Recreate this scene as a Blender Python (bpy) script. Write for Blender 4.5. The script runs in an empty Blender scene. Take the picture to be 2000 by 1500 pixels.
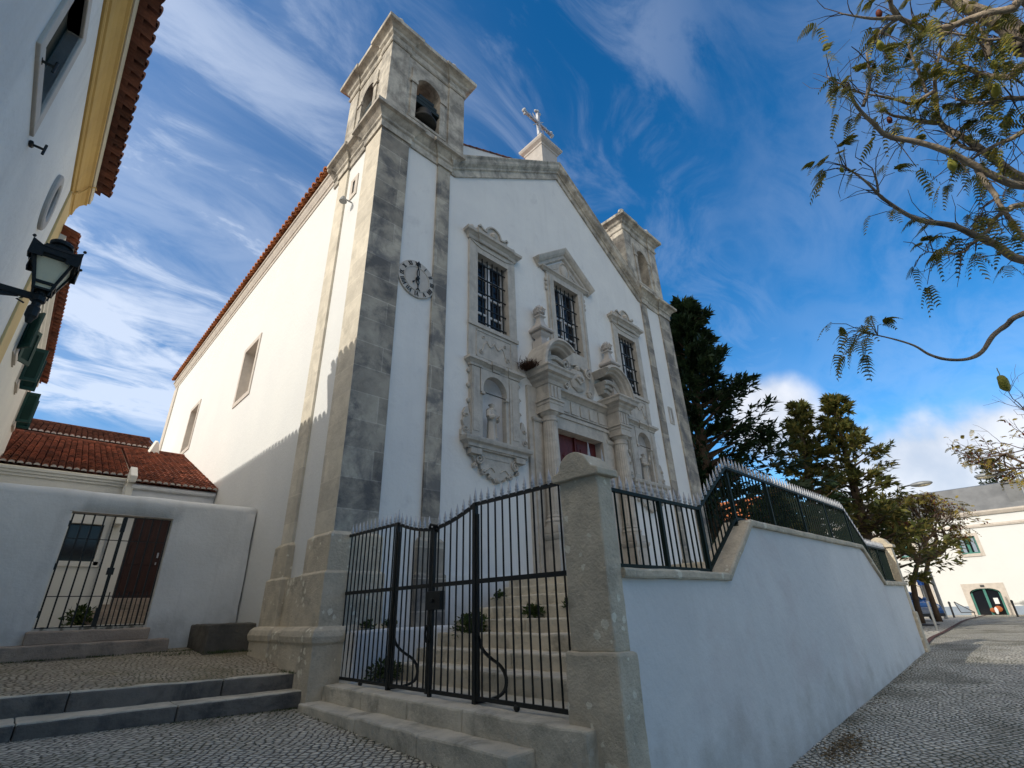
import bpy, bmesh, math, random
from mathutils import Vector, Matrix, noise
R = math.radians
PI = math.pi
SC = bpy.context.scene
COL = SC.collection
random.seed(7)

# ------------------------------------------------------------------ camera
cd = bpy.data.cameras.new("Camera")
cam = bpy.data.objects.new("Camera", cd)
COL.objects.link(cam)
SC.camera = cam
cd.sensor_fit = 'HORIZONTAL'
cd.sensor_width = 36.0
cd.lens = 36.0 * 950.2 / 2000.0
cd.clip_start = 0.05
cd.clip_end = 3000.0
YAW, PITCH, ROLL = 0.77639376, 0.4324253, -0.0336839
_f = Vector((math.sin(YAW) * math.cos(PITCH), math.cos(YAW) * math.cos(PITCH), math.sin(PITCH)))
_r = Vector((math.cos(YAW), -math.sin(YAW), 0))
_u = _r.cross(_f)
_r2 = _r * math.cos(ROLL) + _u * math.sin(ROLL)
_u2 = _u * math.cos(ROLL) - _r * math.sin(ROLL)
m = Matrix((_r2, _u2, -_f)).transposed().to_4x4()
m.translation = Vector((-4.1297, -9.1075, 0.0))
cam.matrix_world = m

# ------------------------------------------------------------------ sky and sun
SUN = Vector((-1.0, 0.165, 0.55)).normalized()          # direction towards the sun
ELEV = math.asin(SUN.z)
w = bpy.data.worlds.new("World")
SC.world = w
w.use_nodes = True
nt = w.node_tree
nt.nodes.clear()


def N(t, typ, **kw):
    n = t.nodes.new(typ)
    for k, v in kw.items():
        if k == 'inp':
            for i, val in v.items():
                n.inputs[i].default_value = val
        else:
            setattr(n, k, v)
    return n


out = N(nt, 'ShaderNodeOutputWorld')
bg = N(nt, 'ShaderNodeBackground')
bg.inputs['Strength'].default_value = 0.118
sky = N(nt, 'ShaderNodeTexSky')
sky.sky_type = 'NISHITA'
sky.sun_disc = False
sky.sun_elevation = ELEV
sky.sun_rotation = math.atan2(SUN.x, SUN.y)
sky.altitude = 100
sky.air_density = 1.0
sky.dust_density = 0.6
sky.ozone_density = 3.0
L = nt.links.new
tc = N(nt, 'ShaderNodeTexCoord')


def vmath(op, a, b=None):
    n = N(nt, 'ShaderNodeVectorMath', operation=op)
    L(a, n.inputs[0])
    if b is not None:
        if hasattr(b, 'links'):
            L(b, n.inputs[1])
        else:
            n.inputs[1].default_value = b
    return n


def wm(op, a, b=None, c=None, clamp=False):
    n = N(nt, 'ShaderNodeMath', operation=op, use_clamp=clamp)
    for i, x in enumerate((a, b, c)):
        if x is None:
            continue
        if hasattr(x, 'links'):
            L(x, n.inputs[i])
        else:
            n.inputs[i].default_value = x
    return n.outputs[0]


def wramp(v, a, b):
    n = N(nt, 'ShaderNodeMapRange', interpolation_type='SMOOTHSTEP')
    L(v, n.inputs[0])
    n.inputs[1].default_value = a
    n.inputs[2].default_value = b
    return n.outputs[0]


dirv = tc.outputs['Generated']
sep = N(nt, 'ShaderNodeSeparateXYZ')
L(dirv, sep.inputs[0])
den = wm('ADD', wm('MAXIMUM', sep.outputs[2], 0.0), 0.12)
px_ = wm('DIVIDE', sep.outputs[0], den)
py_ = wm('DIVIDE', sep.outputs[1], den)
pl = N(nt, 'ShaderNodeCombineXYZ')
L(px_, pl.inputs[0])
L(py_, pl.inputs[1])
# high thin cloud, drawn out in one direction
mp = N(nt, 'ShaderNodeMapping')
mp.inputs['Rotation'].default_value = (0, 0, R(-28))
mp.inputs['Scale'].default_value = (0.75, 1.5, 1)
L(pl.outputs[0], mp.inputs[0])
nz = N(nt, 'ShaderNodeTexNoise', inp={'Scale': 1.1, 'Detail': 9, 'Roughness': 0.6, 'Distortion': 0.5})
L(mp.outputs[0], nz.inputs['Vector'])
nz2 = N(nt, 'ShaderNodeTexNoise', inp={'Scale': 0.42, 'Detail': 4, 'Roughness': 0.55})
L(mp.outputs[0], nz2.inputs['Vector'])
nzf = N(nt, 'ShaderNodeTexNoise', inp={'Scale': 3.4, 'Detail': 8, 'Roughness': 0.62, 'Distortion': 1.1})
L(mp.outputs[0], nzf.inputs['Vector'])
left = wramp(vmath('DOT_PRODUCT', dirv, Vector((0.02, 0.86, 0.50)).normalized()).outputs['Value'], 0.66, 0.98)
tex = wm('ADD', wm('MULTIPLY', nz.outputs[0], 0.55), wm('MULTIPLY', nzf.outputs[0], 0.45))
broad = wramp(nz2.outputs[0], 0.34, 0.60)
thin = wm('MULTIPLY', wramp(tex, 0.40, 0.60), wm('ADD', wm('MULTIPLY', left, 1.05), 0.20))
thin = wm('MULTIPLY', thin, wm('ADD', wm('MULTIPLY', broad, 0.8), wm('MULTIPLY', left, 0.25)), clamp=True)
veil = wm('MULTIPLY', wm('POWER', left, 1.5), wm('ADD', wm('MULTIPLY', broad, 0.42), 0.10))
veil = wm('MULTIPLY', veil, wm('ADD', wm('MULTIPLY', wramp(nzf.outputs[0], 0.3, 0.62), 0.6), 0.5))
thin = wm('MAXIMUM', thin, veil)
# two separate wisps high over the pediment and over the right tower
for d_, sc_, am_ in (((0.44, 0.31, 0.85), 0.985, 0.24), ((0.66, 0.42, 0.62), 0.985, 0.15), ((0.80, 0.36, 0.47), 0.988, 0.13)):
    dd_ = vmath('DOT_PRODUCT', dirv, Vector(d_).normalized()).outputs['Value']
    wsp = wm('MULTIPLY', wramp(dd_, sc_ - 0.035, sc_ + 0.012), wm('MULTIPLY', wramp(nzf.outputs[0], 0.42, 0.66), am_))
    thin = wm('MAXIMUM', thin, wsp)
# heaped cloud low in the east
nz3 = N(nt, 'ShaderNodeTexNoise', inp={'Scale': 6.5, 'Detail': 8, 'Roughness': 0.5, 'Distortion': 0.1})
L(dirv, nz3.inputs['Vector'])


def puff(d, inner, outer, amt):
    dd = vmath('DOT_PRODUCT', dirv, Vector(d).normalized()).outputs['Value']
    ww = wm('ADD', dd, wm('MULTIPLY', wm('SUBTRACT', nz3.outputs[0], 0.5), amt))
    return wramp(ww, outer, inner)


c1 = puff((0.975, 0.085, 0.155), 0.9975, 0.9915, 0.020)
c2 = puff((0.985, 0.005, 0.165), 0.9985, 0.993, 0.018)
c3 = puff((0.915, 0.265, 0.295), 0.9990, 0.9955, 0.007)
c4 = puff((0.975, 0.14, 0.13), 0.9985, 0.993, 0.018)
heap = wm('MAXIMUM', wm('MAXIMUM', c1, c2), wm('MAXIMUM', c3, c4))
hue = N(nt, 'ShaderNodeHueSaturation', inp={'Saturation': 1.36, 'Value': 0.98})
L(sky.outputs[0], hue.inputs['Color'])
mx = N(nt, 'ShaderNodeMix', data_type='RGBA')
L(wm('MULTIPLY', thin, 0.78), mx.inputs[0])
L(hue.outputs[0], mx.inputs[6])
mx.inputs[7].default_value = (4.6, 5.1, 6.0, 1)
mx2 = N(nt, 'ShaderNodeMix', data_type='RGBA')
L(wm('MULTIPLY', heap, 0.92), mx2.inputs[0])
L(mx.outputs[2], mx2.inputs[6])
shade = N(nt, 'ShaderNodeMix', data_type='RGBA')
L(wramp(nz3.outputs[0], 0.38, 0.62), shade.inputs[0])
shade.inputs[6].default_value = (3.4, 3.8, 4.5, 1)
shade.inputs[7].default_value = (5.3, 5.4, 5.7, 1)
L(shade.outputs[2], mx2.inputs[7])
# unseen warm cloud high in the south-west, added as fill for shaded faces
nzb = N(nt, 'ShaderNodeTexNoise', inp={'Scale': 1.6, 'Detail': 6, 'Roughness': 0.55})
L(dirv, nzb.inputs['Vector'])
bd = vmath('DOT_PRODUCT', dirv, Vector((-0.76, -0.16, 0.63)).normalized()).outputs['Value']
back = wm('MULTIPLY', wramp(bd, 0.42, 0.80), wramp(nzb.outputs[0], 0.25, 0.48))
mx3 = N(nt, 'ShaderNodeMix', data_type='RGBA')
L(back, mx3.inputs[0])
L(mx2.outputs[2], mx3.inputs[6])
mx3.inputs[7].default_value = (7.2, 6.6, 5.8, 1)
L(mx3.outputs[2], bg.inputs['Color'])
L(bg.outputs[0], out.inputs['Surface'])

sl = bpy.data.lights.new("Sun", 'SUN')
sl.energy = 2.0
sl.angle = R(0.5)
sl.color = (1.0, 0.94, 0.84)
so = bpy.data.objects.new("Sun", sl)
COL.objects.link(so)
so.rotation_euler = (-SUN).to_track_quat('-Z', 'Y').to_euler()
so.location = (-30, 5, 30)

SC.view_settings.view_transform = 'Standard'
SC.view_settings.look = 'None'
SC.view_settings.exposure = 0.64
SC.view_settings.gamma = 1.0

# ------------------------------------------------------------------ mesh helpers
WORLD = {}


def props(o, label=None, cat=None, group=None, kind=None):
    if label:
        o['label'] = label
    if cat:
        o['category'] = cat
    if group:
        o['group'] = group
    if kind:
        o['kind'] = kind
    return o


def thing(name, loc, label, cat, group=None):
    o = bpy.data.objects.new(name, None)
    COL.objects.link(o)
    o.empty_display_size = 0.2
    o.location = loc
    WORLD[o] = Vector(loc)
    return props(o, label, cat, group)


def frame(O, A, B, Nn):
    O, A, B, Nn = Vector(O), Vector(A), Vector(B), Vector(Nn)
    return lambda u, v, w=0.0: O + A * u + B * v + Nn * w


XZ = lambda y: frame((0, y, 0), (1, 0, 0), (0, 0, 1), (0, -1, 0))     # faces -Y, w grows outwards
YZ = lambda x: frame((x, 0, 0), (0, 1, 0), (0, 0, 1), (-1, 0, 0))     # faces -X
YZp = lambda x: frame((x, 0, 0), (0, 1, 0), (0, 0, 1), (1, 0, 0))     # faces +X
XY = lambda z: frame((0, 0, z), (1, 0, 0), (0, 1, 0), (0, 0, 1))


class MB:
    def __init__(s):
        s.v = []
        s.f = []

    def add(s, vs, fs):
        b = len(s.v)
        s.v += [Vector(p) for p in vs]
        s.f += [[b + i for i in f] for f in fs]
        return s

    def box(s, x0, x1, y0, y1, z0, z1):
        vs = [(x, y, z) for x in (x0, x1) for y in (y0, y1) for z in (z0, z1)]
        return s.add(vs, [(0, 1, 3, 2), (4, 6, 7, 5), (0, 4, 5, 1), (2, 3, 7, 6), (0, 2, 6, 4), (1, 5, 7, 3)])

    def fbox(s, F, u0, u1, v0, v1, w0, w1):
        vs = [F(u, v, ww) for u in (u0, u1) for v in (v0, v1) for ww in (w0, w1)]
        return s.add(vs, [(0, 1, 3, 2), (4, 6, 7, 5), (0, 4, 5, 1), (2, 3, 7, 6), (0, 2, 6, 4), (1, 5, 7, 3)])

    def quad(s, a, b, c, d):
        return s.add([a, b, c, d], [(0, 1, 2, 3)])

    def prism(s, poly, F, w0, w1):
        n = len(poly)
        vs = [F(u, v, w0) for u, v in poly] + [F(u, v, w1) for u, v in poly]
        fs = [list(range(n))[::-1], list(range(n, 2 * n))]
        fs += [(i, (i + 1) % n, n + (i + 1) % n, n + i) for i in range(n)]
        return s.add(vs, fs)

    def slab(s, cells, loops, F, w0, w1):
        for c in cells:
            s.add([F(u, v, w1) for u, v in c], [list(range(len(c)))])
            s.add([F(u, v, w0) for u, v in c], [list(range(len(c)))[::-1]])
        for lp in loops:
            n = len(lp)
            s.add([F(u, v, w0) for u, v in lp] + [F(u, v, w1) for u, v in lp],
                  [(i, (i + 1) % n, n + (i + 1) % n, n + i) for i in range(n)])
        return s

    def arch(s, u0, u1, v0, v1, h0, h1, hv0, spring, F, w0, w1, n=12, rise=None):
        c = (h0 + h1) / 2
        r = (h1 - h0) / 2
        rz = r if rise is None else rise
        arc = [(c - r * math.cos(PI * i / n), spring + rz * math.sin(PI * i / n)) for i in range(n + 1)]
        cells = [[(u0, v0), (h0, v0), (h0, spring), (u0, spring)], [(h1, v0), (u1, v0), (u1, spring), (h1, spring)],
                 [(u0, spring), (h0, spring), (h0, v1), (u0, v1)], [(h1, spring), (u1, spring), (u1, v1), (h1, v1)]]
        if hv0 > v0:
            cells.append([(h0, v0), (h1, v0), (h1, hv0), (h0, hv0)])
        for i in range(n):
            a, b = arc[i], arc[i + 1]
            cells.append([a, b, (b[0], v1), (a[0], v1)])
        hole = [(h0, hv0)] + arc + [(h1, hv0)]
        return s.slab(cells, [[(u0, v0), (u1, v0), (u1, v1), (u0, v1)], hole], F, w0, w1)

    def wall(s, u0, u1, v0, v1, holes, F, depth):
        us = sorted({u0, u1} | {h[0] for h in holes} | {h[1] for h in holes})
        vs = sorted({v0, v1} | {h[2] for h in holes} | {h[3] for h in holes})
        for i in range(len(us) - 1):
            for j in range(len(vs) - 1):
                cu, cv = (us[i] + us[i + 1]) / 2, (vs[j] + vs[j + 1]) / 2
                if any(h[0] < cu < h[1] and h[2] < cv < h[3] for h in holes):
                    continue
                s.quad(F(us[i], vs[j]), F(us[i + 1], vs[j]), F(us[i + 1], vs[j + 1]), F(us[i], vs[j + 1]))
        for h in holes:
            a = [(h[0], h[2]), (h[1], h[2]), (h[1], h[3]), (h[0], h[3])]
            for i in range(4):
                p, q = a[i], a[(i + 1) % 4]
                s.quad(F(*p), F(*q), F(q[0], q[1], -depth), F(p[0], p[1], -depth))
        return s

    def sweep(s, path, prof, F, closed=False, cap=True):
        """path: 2D (u,v); prof: (perp, w), perp to the right of the direction of travel"""
        n = len(path)
        rings = []
        for i in range(n):
            p = Vector(path[i])
            if closed or 0 < i < n - 1:
                d0 = (p - Vector(path[i - 1])).normalized()
                d1 = (Vector(path[(i + 1) % n]) - p).normalized()
            elif i == 0:
                d0 = d1 = (Vector(path[1]) - p).normalized()
            else:
                d0 = d1 = (p - Vector(path[i - 1])).normalized()
            n0, n1 = Vector((d0.y, -d0.x)), Vector((d1.y, -d1.x))
            b = (n0 + n1)
            b = b / max(0.25, (1 + n0.dot(n1)))
            rings.append([F(p.x + b.x * a, p.y + b.y * a, ww) for a, ww in prof])
        m_ = len(prof)
        vs = [q for r in rings for q in r]
        fs = []
        for i in range(n if closed else n - 1):
            j = (i + 1) % n
            for k in range(m_):
                l = (k + 1) % m_
                fs.append((i * m_ + k, i * m_ + l, j * m_ + l, j * m_ + k))
        if cap and not closed:
            fs.append(list(range(m_))[::-1])
            fs.append([(n - 1) * m_ + k for k in range(m_)])
        return s.add(vs, fs)

    def tube(s, pts, r, n=6, cap=True):
        pts = [Vector(p) for p in pts]
        rs = r if isinstance(r, (list, tuple)) else [r] * len(pts)
        vs, fs = [], []
        ref = None
        for i, p in enumerate(pts):
            d = (pts[min(i + 1, len(pts) - 1)] - pts[max(i - 1, 0)])
            d = d.normalized() if d.length > 1e-9 else Vector((0, 0, 1))
            if ref is None:
                ref = Vector((0, 0, 1)) if abs(d.z) < 0.9 else Vector((1, 0, 0))
            a = d.cross(ref)
            if a.length < 1e-4:
                a = d.cross(Vector((0.3, 1, 0.2)))
            a.normalize()
            b = d.cross(a).normalized()
            ref = b.cross(d) * -1 if False else ref
            vs += [p + (a * math.cos(2 * PI * k / n) + b * math.sin(2 * PI * k / n)) * rs[i] for k in range(n)]
        for i in range(len(pts) - 1):
            for k in range(n):
                l = (k + 1) % n
                fs.append((i * n + k, i * n + l, (i + 1) * n + l, (i + 1) * n + k))
        if cap:
            fs.append(list(range(n))[::-1])
            fs.append([(len(pts) - 1) * n + k for k in range(n)])
        return s.add(vs, fs)

    def bar(s, a, b, wx, wy=None):
        """square bar between two points"""
        a, b = Vector(a), Vector(b)
        wy = wy or wx
        d = (b - a).normalized()
        ref = Vector((0, 0, 1)) if abs(d.z) < 0.9 else Vector((0, 1, 0))
        p = d.cross(ref).normalized() * wx / 2
        q = d.cross(p).normalized() * wy / 2
        vs = [e + i * p + j * q for e in (a, b) for i, j in ((-1, -1), (1, -1), (1, 1), (-1, 1))]
        return s.add(vs, [(3, 2, 1, 0), (4, 5, 6, 7), (0, 1, 5, 4), (1, 2, 6, 5), (2, 3, 7, 6), (3, 0, 4, 7)])

    def lathe(s, c, prof, n=16, sq=False, flute=0.0, ex=1.0):
        c = Vector(c)
        vs, fs = [], []
        for r, z in prof:
            for k in range(n):
                a = 2 * PI * k / n + (PI / 4 if n == 4 else 0)
                rr = r * (1 - (flute if k % 2 else 0)) * (math.sqrt(2) if n == 4 else 1)
                vs.append(c + Vector((rr * math.cos(a), rr * math.sin(a) * ex, z)))
        for i in range(len(prof) - 1):
            for k in range(n):
                l = (k + 1) % n
                fs.append((i * n + k, i * n + l, (i + 1) * n + l, (i + 1) * n + k))
        fs.append(list(range(n))[::-1])
        fs.append([(len(prof) - 1) * n + k for k in range(n)])
        return s.add(vs, fs)

    def ball(s, c, r, n=10, sc=(1, 1, 1)):
        c = Vector(c)
        vs = [c + Vector((0, 0, -r * sc[2]))]
        h = max(4, n // 2 + 1)
        for i in range(1, h):
            t = PI * i / h
            for k in range(n):
                a = 2 * PI * k / n
                vs.append(c + Vector((r * sc[0] * math.sin(t) * math.cos(a), r * sc[1] * math.sin(t) * math.sin(a), -r * sc[2] * math.cos(t))))
        vs.append(c + Vector((0, 0, r * sc[2])))
        fs = []
        for k in range(n):
            l = (k + 1) % n
            fs.append((0, 1 + l, 1 + k))
            for i in range(h - 2):
                fs.append((1 + i * n + k, 1 + i * n + l, 1 + (i + 1) * n + l, 1 + (i + 1) * n + k))
            fs.append((len(vs) - 1, 1 + (h - 2) * n + k, 1 + (h - 2) * n + l))
        return s.add(vs, fs)

    def build(s, name, mat, parent=None, label=None, cat=None, group=None, kind=None, smooth=False, bevel=0, rough=None,
              remesh=0, recalc=True):
        me = bpy.data.meshes.new(name)
        xs = [p.x for p in s.v]
        ys = [p.y for p in s.v]
        zs = [p.z for p in s.v]
        base = Vector(((min(xs) + max(xs)) / 2, (min(ys) + max(ys)) / 2, min(zs)))
        me.from_pydata([p - base for p in s.v], [], s.f)
        if recalc or rough:
            bm = bmesh.new()
            bm.from_mesh(me)
            if rough:
                amp, scl, cut = rough
                bmesh.ops.remove_doubles(bm, verts=bm.verts, dist=1e-4)
                for _ in range(7):
                    es = [e for e in bm.edges if e.calc_length() > cut]
                    if not es:
                        break
                    bmesh.ops.subdivide_edges(bm, edges=es, cuts=1, use_grid_fill=True)
                for vv in bm.verts:
                    q = (vv.co + base) * scl
                    vv.co += (noise.noise_vector(q) + 0.5 * noise.noise_vector(q * 2.7)) * amp
            bmesh.ops.recalc_face_normals(bm, faces=bm.faces)
            bm.to_mesh(me)
            bm.free()
        me.materials.append(mat)
        if smooth:
            for p in me.polygons:
                p.use_smooth = True
        o = bpy.data.objects.new(name, me)
        COL.objects.link(o)
        WORLD[o] = base
        if parent:
            o.parent = parent
            o.location = base - WORLD[parent]
        else:
            o.location = base
        if bevel:
            md = o.modifiers.new('bevel', 'BEVEL')
            md.width = bevel
            md.segments = 2
            md.limit_method = 'ANGLE'
        if remesh:
            md = o.modifiers.new('remesh', 'REMESH')
            md.mode = 'VOXEL'
            md.voxel_size = remesh
            md.use_smooth_shade = True
        return props(o, label, cat, group, kind)


def copy_tree(o, parent=None, offset=None, mirror_x=None):
    c = o.copy()
    COL.objects.link(c)
    WORLD[c] = WORLD[o] + (offset or Vector())
    if parent:
        c.parent = parent
    elif offset:
        c.location = o.location + offset
    for ch in list(o.children):
        copy_tree(ch, c, offset)
    return c


# ------------------------------------------------------------------ materials
def mat(name, c1, c2=None, scale=3.0, rough=0.85, bump=0.0, bscale=30.0, c3=None, scale3=0.5, t3=(0.5, 0.7), metal=0.0,
        streak=None, brick=None, spots=None, spec=0.3, base_band=None, stretch=(1, 1, 1)):
    m_ = bpy.data.materials.new(name)
    m_.use_nodes = True
    t = m_.node_tree
    t.nodes.clear()
    K = t.links.new
    o = t.nodes.new('ShaderNodeOutputMaterial')
    p = t.nodes.new('ShaderNodeBsdfPrincipled')
    K(p.outputs[0], o.inputs[0])
    p.inputs['Roughness'].default_value = rough
    p.inputs['Metallic'].default_value = metal
    p.inputs['Specular IOR Level'].default_value = spec
    g = t.nodes.new('ShaderNodeNewGeometry')
    pos = g.outputs['Position']
    mpn = N(t, 'ShaderNodeMapping')
    mpn.inputs['Scale'].default_value = stretch
    K(pos, mpn.inputs[0])
    vec = mpn.outputs[0]

    def noi(sc, det=6, ro=0.6, v=None, dist=0.0):
        n = N(t, 'ShaderNodeTexNoise', inp={'Scale': sc, 'Detail': det, 'Roughness': ro, 'Distortion': dist})
        K(v or vec, n.inputs['Vector'])
        return n.outputs[0]

    def rng(x, a, b, lo=0.0, hi=1.0):
        n = N(t, 'ShaderNodeMapRange')
        K(x, n.inputs[0])
        n.inputs[1].default_value = a
        n.inputs[2].default_value = b
        n.inputs[3].default_value = lo
        n.inputs[4].default_value = hi
        return n.outputs[0]

    def mix(fac, a, b, typ='MIX'):
        n = N(t, 'ShaderNodeMix', data_type='RGBA', blend_type=typ)
        if hasattr(fac, 'links'):
            K(fac, n.inputs[0])
        else:
            n.inputs[0].default_value = fac
        for i, x in ((6, a), (7, b)):
            if hasattr(x, 'links'):
                K(x, n.inputs[i])
            else:
                n.inputs[i].default_value = (*x, 1) if len(x) == 3 else x
        return n.outputs[2]

    col = None
    if c2:
        col = mix(rng(noi(scale), 0.36, 0.64), c1, c2)
    else:
        col = mix(0.0, c1, c1)
    if c3:
        col = mix(rng(noi(scale3, 8, 0.68, dist=0.4), *t3), col, c3)
    if brick:
        wd, ht, amt, mort = brick
        sx = N(t, 'ShaderNodeSeparateXYZ')
        K(pos, sx.inputs[0])
        ad = N(t, 'ShaderNodeMath', operation='ADD')
        K(sx.outputs[0], ad.inputs[0])
        K(sx.outputs[1], ad.inputs[1])
        cb = N(t, 'ShaderNodeCombineXYZ')
        K(ad.outputs[0], cb.inputs[0])
        K(sx.outputs[2], cb.inputs[1])
        b = N(t, 'ShaderNodeTexBrick', inp={'Scale': 1.0, 'Mortar Size': 0.012, 'Mortar Smooth': 0.2, 'Bias': 0.0,
                                            'Brick Width': wd, 'Row Height': ht,
                                            'Color1': (1 - amt, 1 - amt, 1 - amt, 1), 'Color2': (1 + amt, 1 + amt, 1 + amt * 0.9, 1),
                                            'Mortar': (mort, mort, mort, 1)})
        K(cb.outputs[0], b.inputs['Vector'])
        col = mix(1.0, col, b.outputs[0], 'MULTIPLY')
    if streak:
        mp2 = N(t, 'ShaderNodeMapping')
        mp2.inputs['Scale'].default_value = (1, 1, 0.12)
        K(pos, mp2.inputs[0])
        col = mix(rng(noi(streak[1], 5, 0.6, mp2.outputs[0]), 0.52, 0.78, 0, streak[2]), col, streak[0])
    if spots:
        vo = N(t, 'ShaderNodeTexVoronoi', inp={'Scale': spots[1], 'Randomness': 1.0})
        K(vec, vo.inputs['Vector'])
        th = rng(noi(2.2, 3), 0.42, 0.68, 0.0, spots[2])
        ls = N(t, 'ShaderNodeMath', operation='LESS_THAN')
        wob = N(t, 'ShaderNodeMath', operation='ADD')
        K(vo.outputs['Distance'], wob.inputs[0])
        K(rng(noi(22, 3), 0.3, 0.7, -0.09, 0.09), wob.inputs[1])
        K(wob.outputs[0], ls.inputs[0])
        K(th, ls.inputs[1])
        col = mix(ls.outputs[0], col, spots[0])
    if base_band:
        bc, z0, z1 = base_band
        sx = N(t, 'ShaderNodeSeparateXYZ')
        K(pos, sx.inputs[0])
        ad = N(t, 'ShaderNodeMath', operation='ADD')
        K(sx.outputs[2], ad.inputs[0])
        K(rng(noi(1.7, 6), 0.3, 0.7, -0.5, 0.5), ad.inputs[1])
        col = mix(rng(ad.outputs[0], z0, z1, 0.55, 0.0), col, bc)
    K(col, p.inputs['Base Color'])
    if bump:
        bn = N(t, 'ShaderNodeBump', inp={'Strength': bump, 'Distance': 0.03})
        K(noi(bscale, 6, 0.65), bn.inputs['Height'])
        K(bn.outputs[0], p.inputs['Normal'])
    return m_


WHITE = (0.715, 0.715, 0.69)
M = {}
M['white'] = mat('whitewash', WHITE, (0.685, 0.687, 0.668), 0.55, 0.9, 0.35, 9.0, streak=((0.60, 0.60, 0.58), 1.6, 0.10))
M['whitefront'] = mat('whitewash_front', WHITE, (0.66, 0.662, 0.65), 0.8, 0.9, 0.45, 7.0, streak=((0.50, 0.49, 0.46), 3.2, 0.20), c3=(0.60, 0.60, 0.59), scale3=1.3, t3=(0.58, 0.72))
M['smear'] = mat('fresh_lime_smear', (0.80, 0.80, 0.79), (0.74, 0.74, 0.73), 3.0, 0.9)
M['scuff'] = mat('dark_scuff', (0.20, 0.19, 0.18), (0.3, 0.29, 0.28), 12.0, 0.9)
M['wallwhite'] = mat('whitewash_worn', (0.70, 0.70, 0.685), (0.63, 0.633, 0.625), 0.8, 0.9, 0.4, 7.0, streak=((0.52, 0.51, 0.49), 2.4, 0.28),
                     base_band=((0.40, 0.38, 0.34), -1.95, -1.2), c3=(0.58, 0.53, 0.52), scale3=0.45, t3=(0.55, 0.8))
M['courtwhite'] = mat('render_grey_white', (0.74, 0.735, 0.71), (0.65, 0.645, 0.62), 1.1, 0.92, 0.35, 14.0,
                      streak=((0.47, 0.46, 0.44), 2.2, 0.55), base_band=((0.33, 0.33, 0.31), -0.7, 0.1))
M['housewhite'] = mat('house_render', (0.78, 0.775, 0.74), (0.70, 0.695, 0.67), 0.9, 0.92, 0.5, 10.0, streak=((0.52, 0.52, 0.50), 1.8, 0.45))
M['housecream'] = mat('house_render_cream', (0.74, 0.72, 0.65), (0.68, 0.66, 0.6), 0.9, 0.92, 0.3, 12.0)
M['stone'] = mat('limestone_ashlar', (0.43, 0.39, 0.325), (0.29, 0.265, 0.225), 2.0, 0.9, 0.6, 14.0, c3=(0.155, 0.15, 0.145), scale3=1.1,
                 t3=(0.46, 0.60), brick=(1.35, 0.62, 0.24, 1.3))
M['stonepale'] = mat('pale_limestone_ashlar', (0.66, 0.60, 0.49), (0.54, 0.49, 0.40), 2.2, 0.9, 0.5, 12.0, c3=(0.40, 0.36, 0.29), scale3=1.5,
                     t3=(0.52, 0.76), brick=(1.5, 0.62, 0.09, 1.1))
M['stone2'] = mat('carved_limestone', (0.50, 0.47, 0.42), (0.41, 0.385, 0.345), 3.5, 0.88, 0.45, 20.0, c3=(0.28, 0.27, 0.25), scale3=2.0,
                  t3=(0.50, 0.74), streak=((0.24, 0.235, 0.22), 5.0, 0.55))
M['stonetop'] = mat('weathered_limestone', (0.60, 0.55, 0.46), (0.46, 0.42, 0.36), 2.4, 0.9, 0.5, 14.0, c3=(0.21, 0.195, 0.17), scale3=1.6,
                    t3=(0.42, 0.64), brick=(1.1, 0.5, 0.07, 0.9), streak=((0.13, 0.12, 0.11), 4.5, 0.6))
M['frame'] = mat('pink_limestone_frame', (0.60, 0.54, 0.47), (0.51, 0.455, 0.40), 3.0, 0.88, 0.25, 25.0)
M['pillar'] = mat('lichened_limestone', (0.66, 0.575, 0.44), (0.51, 0.445, 0.34), 3.2, 0.93, 0.9, 24.0, c3=(0.31, 0.275, 0.215), scale3=2.5,
                  t3=(0.53, 0.74), spots=((0.76, 0.71, 0.58), 6.5, 0.40))
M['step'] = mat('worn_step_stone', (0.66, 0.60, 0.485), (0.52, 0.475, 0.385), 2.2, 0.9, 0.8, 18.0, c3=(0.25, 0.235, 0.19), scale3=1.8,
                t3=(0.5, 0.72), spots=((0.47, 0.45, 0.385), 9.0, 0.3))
M['kerb'] = mat('dark_kerb_stone', (0.235, 0.212, 0.182), (0.16, 0.146, 0.128), 1.6, 0.88, 0.8, 16.0, c3=(0.07, 0.07, 0.068), scale3=1.3, t3=(0.48, 0.66))
M['brownstone'] = mat('brown_doorstep_stone', (0.40, 0.325, 0.26), (0.30, 0.245, 0.20), 2.0, 0.9, 0.7, 18.0, c3=(0.17, 0.15, 0.125), scale3=1.6, t3=(0.52, 0.72))
M['darkstone'] = mat('damp_stone', (0.15, 0.135, 0.11), (0.10, 0.092, 0.08), 2.5, 0.92, 0.8, 16.0, c3=(0.055, 0.052, 0.045), scale3=1.4)
M['iron'] = mat('black_iron_paint', (0.011, 0.013, 0.012), (0.017, 0.018, 0.017), 8.0, 0.5, 0.15, 60.0)
M['irongreen'] = mat('green_iron_paint', (0.006, 0.015, 0.012), (0.008, 0.017, 0.013), 6.0, 0.6, 0.1, 50.0, spec=0.15)
M['silver'] = mat('silver_paint', (0.50, 0.51, 0.53), (0.36, 0.37, 0.39), 12.0, 0.45, 0.2, 60.0, metal=0.35)
M['door'] = mat('dark_red_door_paint', (0.115, 0.018, 0.016), (0.075, 0.012, 0.012), 2.0, 0.55, 0.2, 30.0, stretch=(3, 3, 0.5))
M['brown'] = mat('brown_door_wood', (0.055, 0.022, 0.016), (0.035, 0.015, 0.012), 4.0, 0.6, 0.3, 30.0, stretch=(6, 6, 0.4))
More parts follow.
